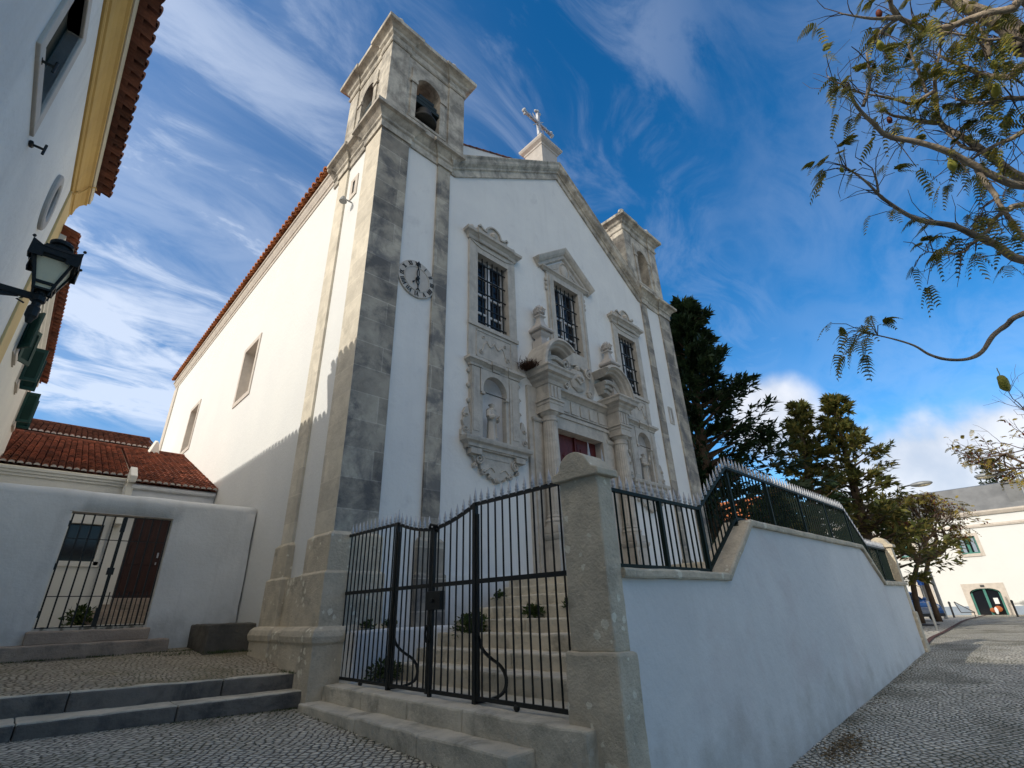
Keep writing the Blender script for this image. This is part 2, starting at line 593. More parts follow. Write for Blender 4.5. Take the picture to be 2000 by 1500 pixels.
M['yellow'] = mat('ochre_paint', (0.58, 0.37, 0.115), (0.50, 0.315, 0.10), 1.2, 0.85, 0.2, 12.0, streak=((0.36, 0.24, 0.09), 2.2, 0.4))
M['paleyellow'] = mat('pale_ochre_paint', (0.64, 0.48, 0.23), (0.58, 0.42, 0.20), 1.2, 0.85, 0.2, 12.0)
M['cream'] = mat('cream_moulding', (0.66, 0.60, 0.46), (0.58, 0.52, 0.40), 1.8, 0.85, 0.15, 20.0)
M['tile'] = mat('terracotta_tile', (0.36, 0.125, 0.068), (0.24, 0.082, 0.05), 4.2, 0.85, 0.5, 20.0, c3=(0.13, 0.055, 0.04), scale3=2.6,
                t3=(0.42, 0.64))
M['tileorange'] = mat('orange_terracotta_tile', (0.47, 0.185, 0.07), (0.35, 0.12, 0.05), 4.5, 0.85, 0.5, 20.0, c3=(0.20, 0.10, 0.06), scale3=3.0,  # lighter, more orange clay colour for the church and sacristy roofs
                      t3=(0.52, 0.75))
def island_var(m_, amt):
    t = m_.node_tree
    p = next(n for n in t.nodes if n.type == 'BSDF_PRINCIPLED')
    lk = p.inputs['Base Color'].links[0]
    src = lk.from_socket
    g = t.nodes.new('ShaderNodeNewGeometry')
    hs = t.nodes.new('ShaderNodeHueSaturation')
    mr = N(t, 'ShaderNodeMapRange', inp={3: 1 - amt, 4: 1 + amt})
    t.links.new(g.outputs['Random Per Island'], mr.inputs[0])
    t.links.new(mr.outputs[0], hs.inputs['Value'])
    t.links.new(src, hs.inputs['Color'])
    t.links.new(hs.outputs[0], p.inputs['Base Color'])


M['tiledark'] = mat('old_dark_tile', (0.19, 0.075, 0.047), (0.115, 0.05, 0.036), 5.0, 0.9, 0.6, 20.0, c3=(0.24, 0.20, 0.17), scale3=5.0, t3=(0.6, 0.8))
for k_ in ('tile', 'tileorange', 'tiledark'):
    island_var(M[k_], 0.38)
M['mortar'] = mat('lime_mortar', (0.62, 0.58, 0.52), (0.5, 0.46, 0.42), 6.0, 0.95, 0.6, 30.0)
M['shutter'] = mat('green_shutter_paint', (0.012, 0.055, 0.045), (0.009, 0.04, 0.034), 3.0, 0.5)
M['shutterdark'] = mat('dark_shutter_paint', (0.006, 0.02, 0.02), (0.008, 0.026, 0.026), 3.0, 0.5)
M['greenframe'] = mat('sea_green_paint', (0.06, 0.22, 0.18), (0.05, 0.18, 0.15), 3.0, 0.5)
M['glass'] = mat('dark_glass', (0.012, 0.014, 0.018), None, rough=0.12, spec=0.35)
M['whitepaint'] = mat('white_joinery', (0.72, 0.73, 0.74), (0.64, 0.65, 0.66), 5.0, 0.6)
M['bronze'] = mat('bell_bronze', (0.045, 0.043, 0.036), (0.028, 0.03, 0.028), 4.0, 0.55, metal=0.6)
M['yoke'] = mat('bell_yoke_wood', (0.016, 0.03, 0.032), (0.011, 0.02, 0.022), 5.0, 0.7)
M['lampglass'] = mat('frosted_lamp_glass', (0.80, 0.70, 0.48), (0.70, 0.61, 0.42), 5.0, 0.45)
M['bark'] = mat('smooth_grey_bark', (0.42, 0.335, 0.24), (0.30, 0.24, 0.18), 6.0, 0.9, 0.7, 26.0, c3=(0.085, 0.07, 0.055), scale3=3.0)
M['bark2'] = mat('dark_street_tree_bark', (0.125, 0.085, 0.055), (0.07, 0.05, 0.036), 3.0, 0.95, 0.8, 14.0, c3=(0.27, 0.22, 0.13), scale3=1.6, t3=(0.6, 0.72))
M['twig'] = mat('twig_bark', (0.13, 0.095, 0.075), (0.085, 0.062, 0.05), 6.0, 0.9)
M['slate'] = mat('grey_slate', (0.20, 0.205, 0.21), (0.15, 0.155, 0.16), 1.0, 0.7, 0.4, 6.0)
M['orange'] = mat('orange_render', (0.50, 0.16, 0.05), (0.42, 0.13, 0.045), 1.4, 0.9)
M['bluepaint'] = mat('blue_car_paint', (0.045, 0.13, 0.34), None, rough=0.25, spec=0.5)
M['rubber'] = mat('black_rubber', (0.012, 0.012, 0.012), None, rough=0.8)
M['grey'] = mat('grey_galvanised', (0.30, 0.31, 0.31), (0.25, 0.26, 0.26), 4.0, 0.45, metal=0.3)
M['darkgrey'] = mat('dark_grey_paint', (0.045, 0.047, 0.05), None, rough=0.5)
M['bluesign'] = mat('blue_sign', (0.015, 0.07, 0.28), None, rough=0.4)
M['paper'] = mat('white_paper', (0.78, 0.78, 0.76), None, rough=0.8)
M['basket'] = mat('orange_goods', (0.42, 0.13, 0.05), (0.30, 0.09, 0.03), 6.0, 0.8)
M['dado'] = mat('blue_grey_dado', (0.30, 0.36, 0.43), (0.26, 0.31, 0.38), 1.5, 0.85)
M['gutter'] = mat('rusty_drain_strip', (0.115, 0.055, 0.045), (0.075, 0.042, 0.036), 3.0, 0.85)
M['ring'] = mat('pale_ochre_stone', (0.46, 0.43, 0.40), (0.40, 0.375, 0.35), 4.0, 0.88)
M['clockface'] = mat('clock_stone', (0.50, 0.47, 0.43), (0.43, 0.405, 0.37), 3.5, 0.85, 0.25, 25.0)


def leafmat(name, a, b, c):
    m_ = bpy.data.materials.new(name)
    m_.use_nodes = True
    t = m_.node_tree
    p = t.nodes['Principled BSDF']
    p.inputs['Roughness'].default_value = 0.55
    p.inputs['Specular IOR Level'].default_value = 0.25
    g = t.nodes.new('ShaderNodeNewGeometry')
    rp = N(t, 'ShaderNodeValToRGB')
    rp.color_ramp.elements[0].color = (*a, 1)
    rp.color_ramp.elements[1].color = (*c, 1)
    e = rp.color_ramp.elements.new(0.55)
    e.color = (*b, 1)
    nzz = N(t, 'ShaderNodeTexNoise', inp={'Scale': 2.4, 'Detail': 3})
    t.links.new(g.outputs['Position'], nzz.inputs['Vector'])
    ad = N(t, 'ShaderNodeMath', operation='ADD')
    t.links.new(g.outputs['Random Per Island'], ad.inputs[0])
    t.links.new(nzz.outputs[0], ad.inputs[1])
    ml = N(t, 'ShaderNodeMath', operation='MULTIPLY_ADD')
    t.links.new(ad.outputs[0], ml.inputs[0])
    ml.inputs[1].default_value = 0.72
    ml.inputs[2].default_value = -0.22
    t.links.new(ml.outputs[0], rp.inputs[0])
    t.links.new(rp.outputs[0], p.inputs['Base Color'])
    tr = N(t, 'ShaderNodeBsdfTranslucent')
    t.links.new(rp.outputs[0], tr.inputs[0])
    ms = N(t, 'ShaderNodeMixShader')
    ms.inputs[0].default_value = 0.25
    o = t.nodes['Material Output']
    t.links.new(p.outputs[0], ms.inputs[1])
    t.links.new(tr.outputs[0], ms.inputs[2])
    t.links.new(ms.outputs[0], o.inputs[0])
    return m_


M['leaf'] = leafmat('fern_leaf', (0.06, 0.085, 0.025), (0.17, 0.165, 0.03), (0.36, 0.26, 0.035))
M['leafgold'] = leafmat('autumn_leaf', (0.11, 0.105, 0.025), (0.30, 0.225, 0.035), (0.42, 0.29, 0.04))
M['cedar'] = leafmat('dark_conifer_leaf', (0.012, 0.028, 0.012), (0.022, 0.042, 0.016), (0.04, 0.062, 0.02))
M['cedargold'] = leafmat('golden_conifer_leaf', (0.04, 0.06, 0.02), (0.12, 0.125, 0.032), (0.24, 0.175, 0.045))
M['pod'] = leafmat('green_seed_pod', (0.30, 0.30, 0.05), (0.40, 0.38, 0.07), (0.50, 0.45, 0.10))
M['podred'] = leafmat('red_seed_pod', (0.16, 0.035, 0.025), (0.23, 0.06, 0.03), (0.10, 0.025, 0.02))
M['weed'] = leafmat('weed_leaf', (0.025, 0.05, 0.014), (0.045, 0.075, 0.02), (0.09, 0.10, 0.03))
M['litter'] = leafmat('dead_leaf', (0.13, 0.095, 0.055), (0.21, 0.155, 0.085), (0.30, 0.23, 0.13))
M['dryweed'] = leafmat('dry_weed', (0.05, 0.028, 0.02), (0.08, 0.04, 0.028), (0.12, 0.065, 0.04))


def cobble(name, c1, c2, gap, size, rot, moss, mossamt, jitter=0.55, dirt=None):
    m_ = bpy.data.materials.new(name)
    m_.use_nodes = True
    t = m_.node_tree
    K = t.links.new
    p = t.nodes['Principled BSDF']
    p.inputs['Roughness'].default_value = 0.8
    p.inputs['Specular IOR Level'].default_value = 0.35
    g = t.nodes.new('ShaderNodeNewGeometry')
    mpn = N(t, 'ShaderNodeMapping')
    mpn.inputs['Rotation'].default_value = (0, 0, R(rot))
    mpn.inputs['Scale'].default_value = (1 / size, 1.18 / size, 0.0)
    wv = N(t, 'ShaderNodeTexNoise', inp={'Scale': 0.7, 'Detail': 2})
    K(g.outputs['Position'], wv.inputs['Vector'])
    av = N(t, 'ShaderNodeVectorMath', operation='MULTIPLY_ADD')
    K(wv.outputs['Color'], av.inputs[0])
    av.inputs[1].default_value = (0.5, 0.5, 0)
    K(g.outputs['Position'], av.inputs[2])
    K(av.outputs[0], mpn.inputs[0])
    v1 = N(t, 'ShaderNodeTexVoronoi', inp={'Scale': 1.0, 'Randomness': jitter}, voronoi_dimensions='2D')
    v2 = N(t, 'ShaderNodeTexVoronoi', inp={'Scale': 1.0, 'Randomness': jitter}, voronoi_dimensions='2D', feature='DISTANCE_TO_EDGE')
    K(mpn.outputs[0], v1.inputs['Vector'])
    K(mpn.outputs[0], v2.inputs['Vector'])
    sp = N(t, 'ShaderNodeSeparateXYZ')
    K(v1.outputs['Color'], sp.inputs[0])

    def mix(fac, a, b):
        n = N(t, 'ShaderNodeMix', data_type='RGBA')
        K(fac, n.inputs[0])
        for i, x in ((6, a), (7, b)):
            if hasattr(x, 'links'):
                K(x, n.inputs[i])
            else:
                n.inputs[i].default_value = (*x, 1)
        return n.outputs[2]

    def rng(x, a, b, lo=0.0, hi=1.0):
        n = N(t, 'ShaderNodeMapRange', interpolation_type='SMOOTHSTEP')
        K(x, n.inputs[0])
        n.inputs[1].default_value = a
        n.inputs[2].default_value = b
        n.inputs[3].default_value = lo
        n.inputs[4].default_value = hi
        return n.outputs[0]

    col = mix(sp.outputs[0], c1, c2)
    pn = N(t, 'ShaderNodeTexNoise', inp={'Scale': 0.55, 'Detail': 6, 'Roughness': 0.62})
    K(g.outputs['Position'], pn.inputs['Vector'])
    fn = N(t, 'ShaderNodeTexNoise', inp={'Scale': 16.0, 'Detail': 5, 'Roughness': 0.6})
    K(g.outputs['Position'], fn.inputs['Vector'])
    if dirt:
        col = mix(rng(pn.outputs[0], 0.46, 0.66, 0, 0.8), col, dirt)
    gapw = N(t, 'ShaderNodeMath', operation='MULTIPLY_ADD')
    K(pn.outputs[0], gapw.inputs[0])
    gapw.inputs[1].default_value = -0.35
    gapw.inputs[2].default_value = 0.30
    dist = N(t, 'ShaderNodeMath', operation='ADD')
    K(v2.outputs['Distance'], dist.inputs[0])
    K(rng(fn.outputs[0], 0.3, 0.7, -0.05, 0.05), dist.inputs[1])
    jn = mix(rng(pn.outputs[0], 0.42, 0.58, 0, mossamt), gap, moss)
    col = mix(rng(dist.outputs[0], 0.03, 0.17), jn, col)
    K(col, p.inputs['Base Color'])
    hh = N(t, 'ShaderNodeMath', operation='MULTIPLY_ADD')
    K(fn.outputs[0], hh.inputs[0])
    hh.inputs[1].default_value = 0.25
    K(rng(v2.outputs['Distance'], 0.0, 0.3), hh.inputs[2])
    h2 = N(t, 'ShaderNodeMath', operation='MULTIPLY_ADD')
    K(sp.outputs[1], h2.inputs[0])
    h2.inputs[1].default_value = 0.35
    K(hh.outputs[0], h2.inputs[2])
    b = N(t, 'ShaderNodeBump', inp={'Strength': 0.9, 'Distance': 0.035})
    K(h2.outputs[0], b.inputs['Height'])
    K(b.outputs[0], p.inputs['Normal'])
    return m_


M['cobble'] = cobble('street_cobbles', (0.70, 0.655, 0.55), (0.50, 0.465, 0.385), (0.12, 0.11, 0.088), 0.098, 38, (0.06, 0.068, 0.03), 0.9,
                     dirt=(0.27, 0.24, 0.185))
M['cobble2'] = cobble('forecourt_cobbles', (0.56, 0.49, 0.375), (0.40, 0.345, 0.26), (0.16, 0.135, 0.09), 0.085, 12, (0.13, 0.14, 0.06), 0.9, 0.9,
                      dirt=(0.27, 0.205, 0.125))
M['paving'] = cobble('pavement_setts', (0.66, 0.62, 0.53), (0.54, 0.50, 0.42), (0.22, 0.2, 0.16), 0.3, 5, (0.12, 0.11, 0.08), 0.5, 0.25)

# ------------------------------------------------------------------ ground
def interp(x, tab):
    if x <= tab[0][0]:
        return tab[0][1]
    for (a, b), (c, d) in zip(tab, tab[1:]):
        if x <= c:
            t = (x - a) / (c - a)
            return b + (d - b) * t
    return tab[-1][1]


STREET = [(-8, -2.15), (0, -2.09), (3.9, -1.93), (7.4, -1.765), (14.4, -1.41), (18, -1.40), (26, -1.5), (38, -1.55), (50, -1.72), (61, -1.85), (80, -2.0)]
COURT = [(-12, -2.17), (-9, -2.10), (-6.6, -1.82), (-4.2, -1.5), (-2.5, -1.42), (-1, -1.37), (0.5, -1.31), (1.5, -1.3)]


def gz(x, y):
    s_, c_ = interp(x, STREET), interp(y, COURT)
    t = min(1, max(0, (x - 0.2) / 3.2))
    t = t * t * (3 - 2 * t)
    return c_ * (1 - t) + s_ * t


def grid(xs, ys, fz):
    mb = MB()
    mb.v = [Vector((x, y, fz(x, y))) for x in xs for y in ys]
    n = len(ys)
    mb.f = [[i * n + j, (i + 1) * n + j, (i + 1) * n + j + 1, i * n + j + 1] for i in range(len(xs) - 1) for j in range(n - 1)]
    return mb


xs = [-400, -120, -40, -20, -12] + [-8 + 0.5 * i for i in range(60)] + [22 + 1.5 * i for i in range(30)] + [70, 80, 100, 150, 300, 900]
ys = [-900, -300, -100, -50, -30, -20] + [-15 + 0.5 * i for i in range(37)] + [5, 8, 12, 20, 40, 100, 300, 900]
grid(xs, ys, gz).build('ground', M['cobble'], kind='structure', smooth=True, recalc=False)
# pavement by the far end of the church wall, drain strip along it
def strip(pa, pb, lift, n=30):
    """strip between two polylines of the same number of points"""
    mb = MB()
    rows = []
    for (a, b) in zip(pa, pb):
        rows.append((a, b))
    vs, fs = [], []
    for i in range(len(rows) - 1):
        for k in range(n):
            t = k / n
            a = Vector(rows[i][0]).lerp(Vector(rows[i + 1][0]), t)
            b = Vector(rows[i][1]).lerp(Vector(rows[i + 1][1]), t)
            vs += [(a.x, a.y, gz(a.x, a.y) + lift), (b.x, b.y, gz(b.x, b.y) + lift)]
    a, b = rows[-1]
    vs += [(a[0], a[1], gz(*a) + lift), (b[0], b[1], gz(*b) + lift)]
    for i in range(len(vs) // 2 - 1):
        fs.append((2 * i, 2 * i + 1, 2 * i + 3, 2 * i + 2))
    return mb.add(vs, fs)


strip([(14.9, -5.72), (20.66, -5.15), (44.9, -3.72), (60, -3.4)], [(14.9, 1.0), (20.66, 1.0), (44.9, 1.5), (60, 1.5)], 0.03).build('pavement', M['paving'], kind='structure')
strip([(14.9, -5.87), (20.66, -5.30), (44.9, -3.92), (60, -3.6)], [(14.9, -5.73), (20.66, -5.16), (44.9, -3.75), (60, -3.45)], 0.035).build('gutter', M['gutter'], kind='structure')

# cobbled forecourt in front of the courtyard wall
fy0 = lambda x: 0.30 + (-0.24 - x) * 0.236 + 0.13
vs = []
nx, ny = 26, 20
for i in range(nx + 1):
    x = -5.4 + i * (5.42 / nx)
    for j in range(ny + 1):
        y = fy0(x) + (4.9 - fy0(x)) * j / ny
        z = -0.885 + 0.33 * (j / ny) ** 0.9 + 0.03 * noise.noise(Vector((x * 0.8, y * 0.8, 0)))
        vs.append((x, y, z))
MB().add(vs, [(i * (ny + 1) + j, (i + 1) * (ny + 1) + j, (i + 1) * (ny + 1) + j + 1, i * (ny + 1) + j + 1) for i in range(nx) for j in range(ny)]).build(
    'forecourt', M['cobble2'], kind='structure', smooth=True, recalc=False)
# courtyard floor behind the wall
MB().box(-5.4, 0.05, 5.15, 10.3, -0.3, -0.05).build('courtyard_floor', M['paving'], kind='structure')

# two long kerb steps
def kerb(y_r, y_l, depth, top_r, top_l, h, splits):
    t = thing('kerb_step', (-2.5, (y_r + y_l) / 2, min(top_r, top_l) - h), None, 'step')
    pts = [-0.17] + splits + [-5.6]
    for a, b in zip(pts, pts[1:]):
        mb = MB()
        q = []
        for x in (a - 0.006, b + 0.006):
            k = (-0.2 - x) / 3.6
            q.append((x, y_r + (y_l - y_r) * k, top_r + (top_l - top_r) * k))
        vs = []
        for x, y, z in q:
            vs += [(x, y, z - h), (x, y, z), (x, y + depth, z), (x, y + depth, z - h)]
        mb.add(vs, [(0, 1, 2, 3), (7, 6, 5, 4), (0, 4, 5, 1), (1, 5, 6, 2), (2, 6, 7, 3), (3, 7, 4, 0)])
        sb_ = mb.build('stone_block', M['kerb'], t, rough=(0.012, 3.0, 0.16), bevel=0.02, smooth=False)
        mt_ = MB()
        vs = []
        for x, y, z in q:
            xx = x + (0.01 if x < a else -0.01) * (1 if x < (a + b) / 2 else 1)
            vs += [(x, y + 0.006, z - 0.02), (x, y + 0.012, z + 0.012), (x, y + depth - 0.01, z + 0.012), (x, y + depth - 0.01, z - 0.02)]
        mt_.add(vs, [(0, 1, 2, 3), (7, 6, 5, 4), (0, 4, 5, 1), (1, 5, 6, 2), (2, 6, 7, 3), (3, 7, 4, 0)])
        mt_.build('skylit_tread', M['step'], t, rough=(0.010, 3.0, 0.16), bevel=0.008)  # pale tops over dark risers: skylight on the treads put into the colour
    return t


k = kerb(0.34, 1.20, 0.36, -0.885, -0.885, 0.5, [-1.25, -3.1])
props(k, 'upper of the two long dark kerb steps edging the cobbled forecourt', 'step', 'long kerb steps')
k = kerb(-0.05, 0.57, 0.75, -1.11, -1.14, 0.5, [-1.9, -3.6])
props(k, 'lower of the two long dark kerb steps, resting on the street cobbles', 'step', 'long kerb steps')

# ------------------------------------------------------------------ barrel tiles
def tiles(mb, F, u0, u1, v0, v1, pitch, course, r, n=5, jit=0.006, cover_only=False, plugs=None):
    nc = max(1, int(round((u1 - u0) / pitch)))
    pitch = (u1 - u0) / nc
    nr = max(1, int(math.ceil((v1 - v0) / course)))
    for c in range(nc):
        uc = u0 + pitch * (c + 0.5)
        for k in range(nr):
            va = v0 + k * course
            vb = min(va + course * 1.12, v1 + 0.02)
            du, dw = random.uniform(-jit, jit), random.uniform(-jit, jit)
            vs = []
            for v, rr, w in ((va, r, 0.06), (vb, r * 0.76, 0.010)):
                for i in range(n + 1):
                    a = PI * i / n
                    vs.append(F(uc + du + rr * math.cos(a), v, w + dw + rr * 0.85 * math.sin(a)))
            for i in range(n + 1):
                a = PI * i / n
                rr = r * 0.78
                vs.append(F(uc + du + rr * math.cos(a), va, 0.035 + dw + rr * 0.85 * math.sin(a)))
            m_ = n + 1
            fs = [(i, i + 1, m_ + i + 1, m_ + i) for i in range(n)] + [(i, i + 1, 2 * m_ + i + 1, 2 * m_ + i) for i in range(n)]
            mb.add(vs, fs)
            if k == 0 and plugs is not None:
                plugs.add([F(uc + du + r * 0.86 * math.cos(PI * i / 8), va - 0.004, 0.03 + dw + r * 0.80 * math.sin(PI * i / 8)) for i in range(9)] +
                          [F(uc + du + r * 0.9 * math.cos(PI * i / 8), va + 0.03, 0.03 + dw + r * 0.84 * math.sin(PI * i / 8)) for i in range(9)],
                          [list(range(9))] + [(i, i + 1, 10 + i, 9 + i) for i in range(8)])
        if not cover_only:
            for ue in (u0 + pitch * c,):
                for k in range(nr):
                    va = v0 + k * course - (0.03 if k == 0 else 0)
                    vb = min(va + course * 1.1, v1)
                    rr = pitch * 0.5
                    vs = []
                    for v, w in ((va, 0.03), (vb, -0.005)):
                        for i in range(n + 1):
                            a = PI * i / n
                            vs.append(F(ue + rr * 0.92 * math.cos(a), v, w + 0.02 - rr * 0.62 * math.sin(a)))
                    m_ = n + 1
                    mb.add(vs, [(i, i + 1, m_ + i + 1, m_ + i) for i in range(n)])
    return mb


# ------------------------------------------------------------------ church
CH = thing('church', (7.85, 0.06, -1.2), 'white baroque church with grey stone corners, two belfries and a carved portal', 'church')
S, S2 = M['stone'], M['stone2']
FY = 0.06                                    # wall face of the front
FF = XZ(0.0)                                 # front frame, w = towards the viewer
LW, CW, RW = 4.15, 7.74, 11.50               # window axes
W_HOLES = [(LW - 0.63, LW + 0.62, 7.37, 9.97), (CW - 0.68, CW + 0.68, 7.98, 10.67), (RW - 0.63, RW + 0.62, 7.37, 9.97),
           (LW - 0.60, LW + 0.50, 4.0, 6.0), (RW - 0.50, RW + 0.60, 4.0, 6.0), (6.6, 8.85, 0.3, 4.92)]
mb = MB()
mb.wall(0.06, 15.64, -1.6, 13.0, [(a - .012, b_ + .012, c - .012, d + .012) for a, b_, c, d in W_HOLES], XZ(FY), 0.42)
# gable above
mb.add([(2.4, FY, 13.0), (13.3, FY, 13.0), (7.85, FY, 16.75), (2.4, 0.9, 13.0), (13.3, 0.9, 13.0), (7.85, 0.9, 16.75)], [(0, 1, 2), (3, 5, 4), (0, 2, 5, 3), (1, 4, 5, 2)])
mb.build('front_wall', M['whitefront'], CH)
SH = [(7.94, 9.70, 6.9, 9.32), (15.95, 17.70, 7.02, 9.25), (1.43, 1.57, 11.13, 11.62)]
SH = [(8.15, 9.62, 7.12, 9.2), (16.1, 17.55, 7.12, 9.2), (1.42, 1.56, 11.13, 11.62)]
mb = MB()
mb.wall(0.06, 24.6, -1.6, 13.35, [(a - .012, b_ + .012, c - .012, d + .012) for a, b_, c, d in SH], YZ(0.06), 0.75)
mb.add([(15.64, 0.06, -1.6), (15.64, 24.6, -1.6), (15.64, 24.6, 13.35), (15.64, 0.06, 13.35)], [(0, 1, 2, 3)])
mb.add([(0.06, 24.6, -1.6), (15.64, 24.6, -1.6), (15.64, 24.6, 13.5), (7.85, 24.6, 17.4), (0.06, 24.6, 13.5)], [(0, 1, 2, 3, 4)])
mb.build('side_wall', M['white'], CH)
# nave front gable behind the pediment
mb = MB()
mb.prism([(2.7, 13.0), (13.0, 13.0), (13.0, 15.0), (7.85, 17.53), (2.7, 15.0)], XZ(0.80), -0.6, 0.0)
gp_ = mb.build('gable_parapet', M['white'], CH)
mb = MB()
for i in range(15):
    x = 2.75 + i * 0.34
    za_ = 15.035 + (x - 2.75) * 0.4966
    mb.tube([(x, 0.78, za_), (x + 0.345, 0.78, za_ + 0.165)], [0.04, 0.025], 6)
mb.build('coping_tiles', M['tiledark'], gp_)
# nave roof
mb = MB()
sl_ = 0.5
for sgn, x0, x1 in ((1, -0.22, 7.85), (-1, 15.92, 7.85)):
    dx = abs(x1 - x0)
    z0 = 17.55 - dx * sl_ - 0.1
    Ln = math.hypot(dx, dx * sl_)
    up = Vector((x1 - x0, 0, dx * sl_)).normalized()
    nn = Vector((-up.z * sgn, 0, abs(up.x)))
    ystart = 3.25
    F = frame((x0, 0, z0), (0, 1, 0), up, nn)
    if sgn == 1:
        tiles(mb, F, ystart, 24.9, 0.0, 1.2, 0.30, 0.40, 0.125)
    mb.quad(F(1.2, 1.05, 0.0), F(24.9, 1.05, 0.0), F(24.9, Ln, 0), F(1.2, Ln, 0))
    mb.quad(F(ystart, 0.12, -0.02), F(24.9, 0.12, -0.02), F(24.9, 1.1, -0.02), F(ystart, 1.1, -0.02))
mb.tube([(7.85, 1.2, 17.5), (7.85, 24.9, 17.5)], 0.16, 8)
mb.build('nave_roof', M['tileorange'], CH)

# cornice profiles: (out, z) are swept with perp = out
def hcorn(mb, path, z, prof, closed=False):
    mb.sweep(path, [(o, zz) for o, zz in prof], XY(z), closed)


EAVE = [(0, 0), (0.03, 0.0), (0.03, 0.12), (0.07, 0.15), (0.07, 0.20), (0.12, 0.30), (0.15, 0.40), (0.19, 0.42), (0.19, 0.50), (0, 0.52)]
mb = MB()
hcorn(mb, [(0.06, 2.95), (0.06, 24.62), (5, 24.62)][::-1], 12.80, EAVE)
mb.build('eave_cornice', M['frame'], CH)

# pilasters
def pilaster(u0, u1, side='f', z0=-0.3, z1=12.56, out=0.0):
    mb_ = MB()
    if side == 'f':
        mb_.box(u0, u1, out, FY + 0.03, z0, z1)
    else:
        mb_.box(out, FY + 0.03, u0, u1, z0, z1)
    return mb_


mb = MB()                                     # left corner wraps both faces
mb.prism([(0.004, 0), (0.91, 0), (0.91, FY + 0.03), (0.004, FY + 0.03)], XY(0), -0.3, 12.56)
mb.build('corner_pilaster', S, CH)
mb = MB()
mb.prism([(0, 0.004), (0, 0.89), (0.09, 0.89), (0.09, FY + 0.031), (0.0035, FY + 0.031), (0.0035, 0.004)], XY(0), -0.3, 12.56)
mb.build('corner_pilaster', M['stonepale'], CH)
mb = MB()
mb.prism([(15.7, 0), (15.7, 0.89), (15.61, 0.89), (15.61, FY + 0.03), (14.79, FY + 0.03), (14.79, 0)], XY(0), -0.3, 12.56)
mb.build('corner_pilaster', S, CH)
pilaster(1.95, 2.41).build('pilaster', S, CH)
pilaster(13.22, 13.68).build('pilaster', S, CH)
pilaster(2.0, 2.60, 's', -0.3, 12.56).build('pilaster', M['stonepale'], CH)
pilaster(23.8, 24.62, 's', -0.3, 12.75).build('pilaster', M['frame'], CH)

# stepped bases and plinth of the near corner
def base_course(mb_, o, z0, z1, ch=0.03):
    # corner block footprint grown by o
    for poly in ([(-o, -o), (0.93 + o, -o), (0.93 + o, 0.3), (0.3, 0.3), (0.3, 0.89 + o), (-o, 0.89 + o)],):
        mb_.prism(poly, XY(0), z0, z1)


def base_sweep(mb_, path, prof):
    mb_.sweep(path, prof, XY(0))


BASEP = [(-0.1, -1.7), (0.24, -1.7), (0.24, -0.46), (0.27, -0.42), (0.285, -0.33), (0.26, -0.24), (0.2, -0.19), (0.145, -0.18), (0.14, 0.69), (0.085, 0.73),
         (0.08, 1.37), (0.0, 1.44), (-0.1, 1.44)]
mb = MB()
mb.sweep([(0.93, 0.3), (0.93, 0.0), (0.0, 0.0), (0.0, 0.89), (0.3, 0.89)][::-1], [(a, b) for a, b in BASEP][::-1], XY(0)) if False else None
mb.sweep([(0.3, 0.89), (0.0, 0.89), (0.0, 0.0), (0.93, 0.0), (0.93, 0.3)], [(a, b) for a, b in BASEP], XY(0))
# perp is to the right of travel; this path runs with the building on its left
mb.sweep([(0.3, 2.60), (0.0, 2.60), (0.0, 2.0), (0.3, 2.0)], BASEP, XY(0))
mb.build('pilaster_base', M['pillar'], CH, bevel=0.012)
mb = MB()
mb.box(-0.035, 0.1, 0.9, 2.05, -0.6, 0.70)
mb.sweep([(0.1, 0.9 + 1.2), (0.0, 2.1), (0.0, 0.85)], [(0.0, -1.7), (0.20, -1.7), (0.20, -0.46), (0.23, -0.40), (0.22, -0.28), (0.12, -0.19), (0.0, -0.18)], XY(0))
mb.build('side_plinth', M['pillar'], CH)
mb = MB()
mb.sweep([(1.90, 0.3), (1.90, 0.0), (2.46, 0.0), (2.46, 0.3)], [(-0.1, -1.0), (0.10, -1.0), (0.10, 0.69), (0.06, 0.73), (0.055, 1.37), (0, 1.44), (-0.1, 1.44)], XY(0))
mb.build('pilaster_base', S, CH, bevel=0.01)
mb = MB()
mb.sweep([(13.17, 0.3), (13.17, 0.0), (13.73, 0.0), (13.73, 0.3)], [(-0.1, -1.0), (0.10, -1.0), (0.10, 0.69), (0.06, 0.73), (0.055, 1.37), (0, 1.44), (-0.1, 1.44)], XY(0))
mb.build('pilaster_base', S, CH, bevel=0.01)
mb = MB()
mb.box(0.9, 5.2, 0.0, 0.1, -1.2, 0.70)
mb.build('front_plinth', M['courtwhite'], CH)
mb = MB()
mb.box(10.2, 14.9, 0.0, 0.1, -1.2, 0.70)
mb.build('front_plinth', M['courtwhite'], CH)
mb = MB()
mb.box(0.3, 2.45, -0.62, 0.0, -1.25, -0.26)
mb.tube([(2.35, -0.6, -0.42), (2.45, -0.3, -0.42), (2.35, -0.02, -0.42)], 0.17, 10)
mb.build('plinth_ledge', M['wallwhite'], CH, rough=(0.02, 2.0, 0.3), bevel=0.05)

